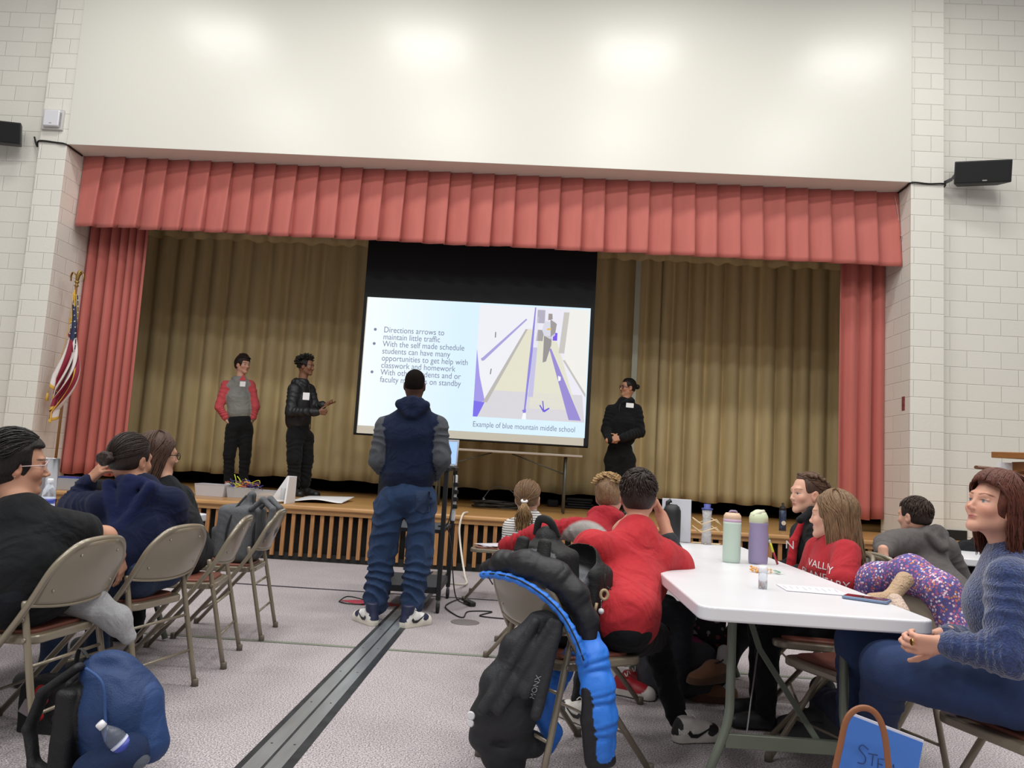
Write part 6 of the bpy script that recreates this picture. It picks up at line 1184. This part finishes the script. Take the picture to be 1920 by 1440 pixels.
S = scalp(Sdf(), H, .013, front=.047, low=-.08, fz=.062); H.ell(S, (0, -.03, .02), (.088, .095, .08), None, .03); H.cut(S, (0, .155, -.065), (.12, .11, .127), .0, .02); hr_ = sdf_obj('hair', (S, .004), HAU, r)
strands('long_hair', H, long_paths(H, 620, 62, .175, 28, .020, spread=.02, inward=.5, back=.05), HAU, hr_, .0030)
rg = random.Random(31); ps_ = []
for i in range(170):
    a = rg.uniform(-1.05, 1.05); d0 = Vector((.3*math.sin(a), .12, 1)); d1 = Vector((math.sin(a)*.92, math.cos(a), .30+.06*rg.random()-.18*abs(a))); ps_.append([H.dirp(d0.normalized().slerp(d1.normalized(), j/9), .018+.010*math.sin(PI*j/9)+.002*rg.random()) for j in range(10)])
strands('fringe', H, ps_, HAU, hr_, .0028)
SW = mat('fuzzy_knit', '2c3b66', .95, bump=.7, bscale=160, var=.35, vscale=70, sheen=.6, spec=.1); S = shirt(J, '2c3b66', 1.0, bel=.130, che=.128, sr=(.072, .066, .044), sho=.070, neckr=.068, fold=.005, wav=.005, wid=1.2, hemcol='202b4d')
S.chain([P(1872, 1080, 2.54), P(1868, 1130, 2.56), P(1875, 1180, 2.56)], [.05, .07, .06], '2c3b66', .06); tp = sdf_obj('sweater', (S, .0055), SW, r)
JE = mat('blue_denim', '1d2f52', .85, attr=True, bump=.3, bscale=400, var=.22, vscale=7); S = pants(J, '20345c', 1.0, (.105, .080, .060), .135, .004, wid=1.25); S.cap(J['hiL'], J['knL'], .095, .076, '263f6e', .03); pj = sdf_obj('jeans', (S, .0065), JE, r)
MB().tube(bez([J['hiL']+Vector((.0, -.10, .0)), (J['hiL']+J['knL'])/2+Vector((0, -.097, -.01)), J['knL']+Vector((.02, -.083, -.0))]), .0018, 5).obj('seam_stitching', mat('stitch', '8a9ab8', .8), pj)
MB().lathe([(.0095, 0), (.0105, .002), (.0095, .004)], J['wrL']+Vector((-.10, .0, 0)), 14, axis=(1, 0, 0)).obj('ring', mat('gold_ring', 'c9a052', .25, metal=1), r)
BT = mat('grey_suede_boot', '4d4e52', .9, attr=True, bump=.25, bscale=200)
for q, hh, tt in (('L', G(1592, 1408), G(1478, 1395)), ('R', G(1560, 1375), G(1455, 1372))):
    d = (tt-hh); d.z = 0; L_ = .27; d.normalize(); s_ = Vector((-d.y, d.x, 0)); u = Vector((0, 0, 1)); an = hh+d*.05+u*.2; S = Sdf(); S.cap(hh+d*.04+u*.012, hh+d*.23+u*.012, .042, .046, '35363a', .01).cap(hh+d*.05+u*.06, hh+d*.14+u*.06, .044, .042, '4d4e52', .02).cap(hh+d*.14+u*.06, hh+d*.235+u*.035, .042, .036, '4d4e52', .03).cap(hh+d*.05+u*.06, an, .052, .060, '4d4e52', .02); S.box(hh-u*.06+d*.1, (.4, .4, .062), 0, None, .004, None, 'cut'); sdf_obj('boot', (S.noise(.002, 40), .005), BT, r)
    S = Sdf(); S.cap(an-u*.03, J['an'+q], .055, .060, '1a2742', .02); S.cap(J['an'+q], J['kn'+q], .060, .078, '20345c', .02); sdf_obj('trouser_leg', (S.noise(.003, 25), .008), JE, r)

# ================================================================ coats and bags
NYL = mat('bag_nylon', '808080', .6, attr=True, bump=.3, bscale=250, wrinkle=.35, spec=.4); DNY = mat('black_webbing', '18191b', .7)
def part(o, root): o.parent = root; o.matrix_parent_inverse = BASE[root.name].inverted(); return o
def strap(name, pts, w, mt, root, flat=.16, up=None, n=8): return MB().tube(bez(pts, n), w, 10, flat=flat, up=up).obj(name, mt, root)
# coat over the front chair
c5 = lambda x, y, z: cw(ch5, x, y, z)
t = thing('puffer_coat', 'black and bright blue padded coat draped over a chair back', 'coat', tuple(c5(0, -.33, 0)))
BKC, BLC, DGC = '1b1c20', '2f78dc', '26282c'
S = Sdf().chain([P(913, 1066, 3.20), P(943, 1056, 3.10), P(988, 1058, 3.0), P(1038, 1080, 2.97), P(1078, 1118, 2.95), P(1100, 1163, 2.94), P(1106, 1212, 2.93)], [.034, .046, .052, .054, .050, .042, .03], BKC, .03, wav=(.004, 1, 0, 1)).noise(.004, 16).noise(.003, 30)
sdf_obj('collar', (S, .005), PUFF, t)
lp_ = [P(905, 1078, 3.16), P(935, 1079, 3.05), P(975, 1090, 2.96), P(1020, 1118, 2.90), P(1056, 1155, 2.88), P(1080, 1198, 2.86), P(1096, 1240, 2.86)]
S = Sdf().chain(bez(lp_, 2), [.0145]*13, BLC, .01, wav=(.003, 1, 0, 1)); lg_ = sdf_obj('lining_edge', (S, .0035), PUFF, t)
MB().tube(bez([p+Vector((-.004, -.014, .006)) for p in lp_]), .003, 6).obj('zip', DNY, lg_); MB().tube([P(915, 1081, 3.06), P(924, 1096, 3.06)], .006, flat=.4).obj('zip_pull', DNY, lg_)
sx_ = c_r; Y_ = 2.93
S = Sdf().chain([P(1018, 1165, 2.96), P(990, 1210, 2.95), P(962, 1275, 2.95), P(944, 1340, 2.97), P(948, 1392, 3.02)], [.036, .050, .060, .062, .058], DGC, .04, sx_, 1.75)
S.cap(P(1000, 1395, 3.04), P(905, 1380, 3.00), .050, .050, DGC, .03).cap(P(960, 1430, 3.06), P(930, 1418, 3.03), .05, .05, DGC, .04)
for a_, b_, r_ in (((1035, 1165), (935, 1330), .016), ((1050, 1170), (985, 1300), .018), ((1005, 1165), (905, 1330), .016), ((1045, 1190), (1005, 1340), .02)): S.cap(P(*a_, 2.89), P(*b_, 2.87), r_*.7, r_, DGC, .025)
S.sub(P(940, 1405, 2.92), (.045, .05, .025), .02); sdf_obj('hanging_shell', (S.noise(.004, 12).noise(.004, 34), .005), NYL, t)
MB().lathe([(.012, -.004), (.016, 0), (.012, .004)], P(883, 1342, 2.9), 16, axis=(.3, 1, 0)).obj('cord_stopper', mat('white_stopper', 'd9d9dc', .4), t); MB().lathe([(.010, -.004), (.014, 0), (.010, .004)], P(882, 1356, 2.9), 16, axis=(.3, 1, 0)).obj('cord_stopper', mat('white_stopper', 'd9d9dc', .4), t)
S = Sdf().chain([P(1078, 1215, 3.10), P(1052, 1262, 3.10), P(1030, 1310, 3.10), P(1012, 1335, 3.10), P(1035, 1372, 3.12), P(1030, 1405, 3.12)], [.030, .036, .038, .036, .034, .02], BLC, .03, wav=(.005, 2, 0, 1)); sdf_obj('blue_front_edge', (S.noise(.003, 30), .005), PUFF, t)
S = Sdf().chain([P(1096, 1178, 2.98), P(1110, 1230, 2.92), P(1120, 1290, 2.89), P(1126, 1345, 2.88), P(1130, 1410, 2.88)], [.036, .050, .052, .050, .042], BLC, .02, sx_, 1.1, wav=(.009, 2.2, .5, 1)); S.chain([P(1103, 1300, 2.86), P(1104, 1350, 2.86), P(1112, 1425, 2.87)], [.022, .03, .03], BKC, .01); S.cap(P(1116, 1432, 2.87), P(1142, 1424, 2.88), .030, .026, BKC, .01)
sdf_obj('sleeve', (S.noise(.003, 30), .0045), PUFF, t)
sl_ = [o for o in t.children if o.name.startswith('hanging_shell')][0]
decal('sleeve_label', text_mesh('MONX', .028), [sl_], P(1000, 1336, 2.75), (.25, -.1, 1), (-1, 0, .2), mat('label_grey', '8f9094', .6), t, .002, 1)
# two black backpacks between the chair back and the boy
bc = P(1024, 1066, 3.16); t = thing('backpack', 'black and grey padded backpack with a top handle, leaning on the coat', 'backpack', tuple(bc))
ang = R_(-32); rt = np.array([[math.cos(ang), math.sin(ang), 0], [-math.sin(ang), math.cos(ang), 0], [0, 0, 1]])
xa = Vector((math.cos(ang), math.sin(ang), 0)); ya = Vector((-math.sin(ang), math.cos(ang), 0)); za = Vector((-.10, 0, 1)).normalized()
S = Sdf().box(bc+Vector((0, 0, -.05)), (.085, .045, .10), .035, '1a1b1d', .03, rt).box(bc-ya*.075+Vector((0, 0, -.04)), (.068, .005, .09), .016, '66686d', .01, rt).cap(bc+Vector((0, 0, .09)), bc+Vector((0, 0, .12)), .07, .05, '1a1b1d', .04).noise(.003, 22)
o = sdf_obj('body', (S, .005), NYL, t)
for q in (-.055, .045): S = Sdf().chain([bc-ya*.095+xa*q+Vector((0, 0, .11)), bc-ya*.115+xa*q*1.1+Vector((0, 0, .03)), bc-ya*.11+xa*q*1.2+Vector((0, 0, -.04))], [.017, .019, .017], '121314', .01, xa, 1.7); sdf_obj('shoulder_strap', (S, .0045), NYL, t)
strap('handle', [bc+xa*.045+Vector((0, 0, .125)), bc+xa*.02-ya*.02+Vector((0, 0, .185)), bc-xa*.03-ya*.02+Vector((0, 0, .19)), bc-xa*.055+Vector((0, 0, .125))], .017, DNY, t, .3, ya)
b2 = P(1092, 1112, 3.22); t = thing('backpack', 'open black backpack with a pale grey lining and dangling keyrings', 'backpack', tuple(b2))
S = Sdf().box(b2+Vector((0, 0, -.05)), (.07, .05, .13), .035, '141517', .03, rt).cap(b2+Vector((0, 0, .06)), b2+Vector((-.02, 0, .12)), .09, .085, '141517', .03, xa, 1.1).noise(.003, 24); S.sub(b2-ya*.045+Vector((-.02, 0, .13)), (.088, .105, .10), .006, rt); S.paint(b2-ya*.03+Vector((-.02, 0, .06)), (.078, .10, .075), '85878d', None, .1)
o = sdf_obj('body', (S, .0045), NYL, t); k_ = P(1133, 1115, 3.10); MB().tube([k_+Vector((.014*math.cos(a), 0, .018*math.sin(a))) for a in [2*PI*k/16 for k in range(16)]], .006, 8, close=True).obj('keyring', mat('beige_ring', 'b09a78', .5), t)
k2 = P(1127, 1146, 3.10); MB().lathe([(.0, -.012), (.009, -.008), (.012, 0), (.009, .008), (0, .012)], k2, 16).obj('ball_charm', mat('white_ball', 'dcdcdc', .4), t); MB().tube([k_+Vector((0, 0, .08)), k_+Vector((0, 0, .018))], .002).obj('cord', DNY, t); MB().tube([k_+Vector((-.01, 0, -.015)), k2+Vector((0, 0, .012))], .0015).obj('chain', mat('steel', 'a6a6a8', .25, metal=.9), t)
MB().tube([k2+Vector((-.018, 0, .03)), k2+Vector((-.024, 0, -.005))], .006).obj('wood_charm', mat('beige_ring', 'b09a78', .5), t); MB().tube([P(1138, 1100, 3.1), P(1146, 1106, 3.1)], .006, flat=.4).obj('zip_pull', DNY, t)
q_ = P(1104, 1160, 3.14); o = MB().lathe([(.03, 0), (.032, .01), (.032, .12), (.025, .14), (.028, .15), (.028, .17), (0, .172)], q_+Vector((0, 0, -.08)), 20).obj('blue_grey_bottle', mat('smoke_blue', '5c6a8c', .35)); tag(o, 'grey blue bottle with a black cap in the side pocket of the open backpack', 'bottle')
# grey backpack
g0 = cw(ch4, 0, -.05, .63); t = thing('backpack', 'heather grey backpack standing on a chair near the stage', 'backpack', tuple(g0)); GB = '5f6165'
S = Sdf().box(g0, (.075, .085, .13), .05, GB, .03).cap(g0+Vector((.01, 0, .12)), g0+Vector((.06, -.02, .24)), .07, .028, GB, .04).box(g0+Vector((-.10, 0, -.06)), (.03, .07, .07), .03, '55575b', .02).noise(.004, 20); HG = mat('heather_grey', '66686c', .9, attr=True, bump=.5, bscale=400, var=.25, vscale=200, wrinkle=.4)
o = sdf_obj('body', (S, .0055), HG, t)
strap('piping', [g0+Vector((-.02, -.145, -.16)), g0+Vector((-.035, -.145, .0)), g0+Vector((-.01, -.12, .14)), g0+Vector((.04, -.06, .24))], .007, DNY, t, 1); strap('piping', [g0+Vector((.125, -.10, -.12)), g0+Vector((.12, -.10, .05)), g0+Vector((.085, -.05, .25))], .009, DNY, t, 1)
for dy in (-.12, .02): S = Sdf().chain([g0+Vector((.10, dy, .16)), g0+Vector((.17, dy, .225)), g0+Vector((.24, dy-.01, .17)), g0+Vector((.22, dy-.02, .03)), g0+Vector((.15, dy-.02, -.12))], [.016, .018, .018, .017, .013], GB, .01, (0, 1, 0), 1.7); sdf_obj('shoulder_strap', (S, .0045), HG, t)
# blue backpack on the floor
f0 = P(215, 1352, 2.78); f0.z = .235; t = thing('backpack', 'navy blue backpack standing on the floor at the front left', 'backpack', (f0.x, f0.y, 0)); NB, NB2 = '1d3763', '223f70'
S = Sdf().cap(f0+Vector((.03, 0, -.10)), f0+Vector((.0, 0, .02)), .115, .115, NB, .06, (1, 0, 0), 1.22).cap(f0+Vector((.0, 0, .02)), f0+Vector((-.035, .0, .115)), .115, .080, NB, .06, (1, 0, 0), 1.25).cap(f0+Vector((.14, -.02, -.10)), f0+Vector((.105, -.01, .04)), .068, .050, NB2, .018)
S.box(f0+Vector((-.125, -.01, -.06)), (.012, .085, .12), .03, '121316', .015); S.box(f0+Vector((0, 0, -.31)), (.4, .4, .075), 0, None, .02, None, 'cut'); S.sub(f0+Vector((-.01, -.075, .165)), (.085, .03, .022), .03); S.noise(.004, 15).noise(.005, 30); o = sdf_obj('body', (S, .005), NYL, t)
S = Sdf().cap(f0+Vector((-.01, -.10, -.175)), f0+Vector((.105, -.09, -.105)), .062, .066, '1b345f', .02).noise(.002, 40); po_ = sdf_obj('mesh_pocket', (S, .0045), mat('pocket_mesh', '1a3058', .9, attr=True, bump=.9, bscale=500), t)
strap('seam', [f0+Vector((-.06, -.115, .16)), f0+Vector((.01, -.13, .12)), f0+Vector((.035, -.135, .02)), f0+Vector((.05, -.14, -.06))], .005, mat('navy_piping', '27477c', .7), t, 1)
for q, dx in ((-.07, -.02), (.05, .01)): S = Sdf().chain([f0+Vector((-.11, q, .15)), f0+Vector((-.20+dx, q, .06)), f0+Vector((-.235+dx, q, -.06)), f0+Vector((-.20+dx, q-.01, -.17)), f0+Vector((-.12, q, -.215))], [.015, .017, .017, .015, .010], '17181b', .01, (0, 1, 0), 1.8); sdf_obj('shoulder_strap', (S, .0045), NYL, t)
strap('loop', [f0+Vector((-.10, -.03, .17)), f0+Vector((-.135, -.03, .20)), f0+Vector((-.15, -.02, .13))], .010, DNY, t, .3); strap('webbing', [f0+Vector((-.13, -.08, -.215)), f0+Vector((-.07, -.13, -.222)), f0+Vector((-.03, -.12, -.16)), f0+Vector((-.0, -.13, -.222))], .011, DNY, t, .2, (0, 0, 1))
a = P(228, 1396, 2.655); b = P(187, 1357, 2.625); pet_bottle(b-(b-a).normalized()*.205, (b-a), 'clear water bottle tucked in the side pocket of the navy backpack', .98)
# grey sweater on the nearest chair
t0 = cw(ch1, .16, -.12, .47); S = Sdf().chain([cw(ch1, .10, .02, .50), cw(ch1, .14, -.14, .52), cw(ch1, .20, -.26, .44), cw(ch1, .24, -.30, .36)], [.05, .06, .045, .03], 'a9aaad', .04, (0, 1, .2), 1.3).cap(cw(ch1, .12, -.18, .58), cw(ch1, .19, -.18, .50), .035, .05, 'a9aaad', .04).noise(.006, 18).noise(.008, 34)
o = sdf_obj('grey_sweater', (S, .0045), FLEECE); tag(o, 'light grey knitted sweater bunched on the chair at the front left', 'sweater')
k_ = P(76, 1298, 3.1); t = thing('plush_keyring', 'small red plush charm with a grey tag hanging under the front left chair', 'charm', tuple(k_)); S = Sdf().ell(k_, (.022, .02, .028), 'b01c24', .01).ell(k_+Vector((.012, 0, -.03)), (.02, .018, .022), 'b01c24', .01).ell(k_+Vector((.008, 0, -.09)), (.014, .014, .018), 'b01c24', .01); sdf_obj('plush', (S, .0035), FLEECE, t); MB().box(k_+Vector((-.025, -.02, -.06)), (.07, .004, .055), Matrix.Rotation(R_(25), 3, 'Y'), bev=.002).obj('card', mat('grey_card', '7d7478', .5), t)
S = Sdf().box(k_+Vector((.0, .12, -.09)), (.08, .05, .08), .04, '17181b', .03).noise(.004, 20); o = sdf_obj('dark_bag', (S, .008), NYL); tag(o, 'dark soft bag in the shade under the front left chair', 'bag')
# grey and magenta bag, flowered things
g1 = G(1262, 1300); g1.z = .15; S = Sdf().box(g1, (.15, .10, .085), .05, '34363c', .04).box(g1+Vector((-.02, -.02, .11)), (.14, .06, .012), .025, '7a1f52', .01).cap(g1+Vector((.14, -.03, .06)), g1+Vector((.12, -.05, -.08)), .045, .05, '2c2e33', .03).noise(.005, 18).noise(.004, 34); S.box(g1+Vector((0, 0, -.26)), (.5, .5, .112), 0, None, .01, None, 'cut')
o = sdf_obj('backpack', (S, .006), NYL); tag(o, 'slumped grey backpack with a magenta top panel on the floor under the table', 'backpack')
def floral(name, base, cols, sc):
    m = mat(name, base, .85); N, L, b = nodes(m); tc = N.new('ShaderNodeTexCoord'); v = N.new('ShaderNodeTexVoronoi'); v.inputs['Scale'].default_value = sc; L.new(tc.outputs['Object'], v.inputs[0]); sp_ = N.new('ShaderNodeSeparateColor'); L.new(v.outputs['Color'], sp_.inputs[0]); r = N.new('ShaderNodeValToRGB'); r.color_ramp.interpolation = 'CONSTANT'
    for i, c in enumerate(cols):
        e = r.color_ramp.elements[i] if i < 2 else r.color_ramp.elements.new(i/len(cols)); e.position = i/len(cols); e.color = (*lin(c), 1)
    L.new(sp_.outputs[0], r.inputs[0]); mx = N.new('ShaderNodeMix'); mx.data_type = 'RGBA'; gt = N.new('ShaderNodeMath'); gt.operation = 'GREATER_THAN'; gt.inputs[1].default_value = .52; L.new(v.outputs['Distance'], gt.inputs[0]); L.new(gt.outputs[0], mx.inputs[0]); L.new(r.outputs[0], mx.inputs[6]); mx.inputs[7].default_value = (*lin(base), 1); L.new(mx.outputs[2], b.inputs['Base Color']); return m
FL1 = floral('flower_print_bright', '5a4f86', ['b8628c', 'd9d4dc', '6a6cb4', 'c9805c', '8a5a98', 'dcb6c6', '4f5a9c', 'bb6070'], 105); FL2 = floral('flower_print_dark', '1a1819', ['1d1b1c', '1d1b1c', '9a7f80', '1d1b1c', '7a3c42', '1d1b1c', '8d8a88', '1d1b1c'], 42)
k8 = lambda x, y, z: cw(ch8, x, y, z); t = thing('flowered_coat', 'bright small-flowered quilted coat draped over an empty chair', 'coat', tuple(k8(0, -.3, 0)))
S = Sdf().chain([k8(-.24, -.27, .62), k8(-.17, -.29, .745), k8(0, -.30, .80), k8(.17, -.29, .745), k8(.27, -.27, .58)], [.05, .065, .07, .065, .05], 'b85a8a', .05).cap(k8(-.15, -.33, .60), k8(.17, -.34, .58), .06, .065, 'b85a8a', .06).cap(k8(-.14, -.33, .45), k8(.18, -.36, .40), .05, .05, 'b85a8a', .06).cap(k8(-.1, -.16, .60), k8(.14, -.14, .56), .045, .05, 'b85a8a', .05).noise(.005, 16).noise(.006, 30); sdf_obj('shell', (S, .006), FL1, t)
S = Sdf().chain([k8(.29, -.27, .60), k8(.33, -.30, .45), k8(.33, -.30, .28)], [.045, .05, .042], 'b85a8a', .02, wav=(.006, 3, 0, 1)); sdf_obj('sleeve', (S, .006), FL1, t)
SC_ = mat('beige_knit', 'c4a88e', .9, attr=True, bump=.9, bscale=120, wrinkle=.5)
S = Sdf().cap(P(1695, 1088, 3.22), P(1672, 1118, 3.18), .034, .030, 'bb9f82', .02).cap(P(1672, 1118, 3.18), P(1636, 1128, 3.14), .022, .034, 'bb9f82', .02).sub(P(1700, 1082, 3.16), (.022, .03, .018), .01).noise(.004, 34); o = sdf_obj('knitted_scarf', (S, .0035), SC_); tag(o, 'beige knitted scarf knotted on top of the flowered coat', 'scarf')
S = Sdf().cap(P(1678, 1128, 3.10), P(1688, 1150, 3.06), .032, .036, 'cdb6a6', .02).noise(.004, 36); o = sdf_obj('pale_mitten', (S, .0035), SC_); tag(o, 'pale crumpled mitten below the beige scarf by the phone', 'mitten')
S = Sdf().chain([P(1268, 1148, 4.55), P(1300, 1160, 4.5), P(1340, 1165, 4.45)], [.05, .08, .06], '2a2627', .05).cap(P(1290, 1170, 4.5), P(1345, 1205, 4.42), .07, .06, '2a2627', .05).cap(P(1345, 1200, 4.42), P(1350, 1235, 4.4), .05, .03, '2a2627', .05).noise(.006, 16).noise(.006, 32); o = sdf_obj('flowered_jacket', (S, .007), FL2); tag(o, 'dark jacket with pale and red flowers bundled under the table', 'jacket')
# tote bag with the blue folder
Yf = 2.28; t = thing('tote_bag', 'tan leather-handled tote bag on the floor at the lower right', 'bag', (P(1640, 1440, Yf).x, Yf, 0)); LTH = mat('tan_leather', '8a5636', .45, bump=.1, bscale=90)
tx0 = P(1640, 1440, Yf).x; MB().prism([(tx0-.17, Yf-.09, .0), (tx0+.17, Yf-.09, .0), (tx0+.17, Yf+.09, 0), (tx0-.17, Yf+.09, 0)], (0, 0, .26), bev=.02).obj('body', LTH, t)
hp_ = [P(1563, 1455, Yf-.10), P(1575, 1400, Yf-.10), P(1588, 1348, Yf-.10), P(1612, 1328, Yf-.10), P(1640, 1336, Yf-.10), P(1658, 1375, Yf-.10), P(1668, 1460, Yf-.10)]
MB().tube(bez(hp_), .0085, 10, flat=.6, up=(0, 1, 0)).obj('handle', LTH, t)
fq = [P(1592, 1340, Yf), P(1731, 1393, Yf), P(1716, 1475, Yf), P(1562, 1475, Yf)]; fo = thing('folder', 'blue paper folder lettered in pen sticking out of the tote bag', 'folder', tuple(fq[0])); fcv = MB().prism(fq, (0, .003, 0)).obj('cover', mat('folder_blue', '3f74c8', .55), fo)
MB().prism([p+Vector((.004, .005, .006)) for p in fq[:2]]+[p+Vector((.004, .005, 0)) for p in fq[2:]], (0, .004, 0)).obj('papers', mat('paper', 'd9d6de', .7), fo)
ink = MB(); o_ = P(1608, 1424, Yf-.002); ux = (P(1650, 1436, Yf-.002)-o_).normalized(); uz = Vector((0, 0, 1))
L_S = [[(.030, .034), (.014, .042), (.004, .030), (.022, .012), (.018, -.006), (.0, -.008)]], [[(.030, .024), (.056, .026)], [(.044, .025), (.040, -.006)]], [[(.074, .020), (.058, .018), (.056, -.012), (.072, -.012)], [(.057, .004), (.070, .004)]], [[(.080, -.014), (.084, .016), (.092, -.002), (.100, .014), (.106, -.018)]]
for let in L_S:
    for st_ in let: ink.tube(bez([o_+ux*x+uz*y for x, y in st_], 4) if len(st_) > 4 and let is L_S[0] else [o_+ux*x+uz*y for x, y in st_], .0009, 5)
ink.obj('pen_lettering', mat('pen_ink', '1c2550', .6), fo)
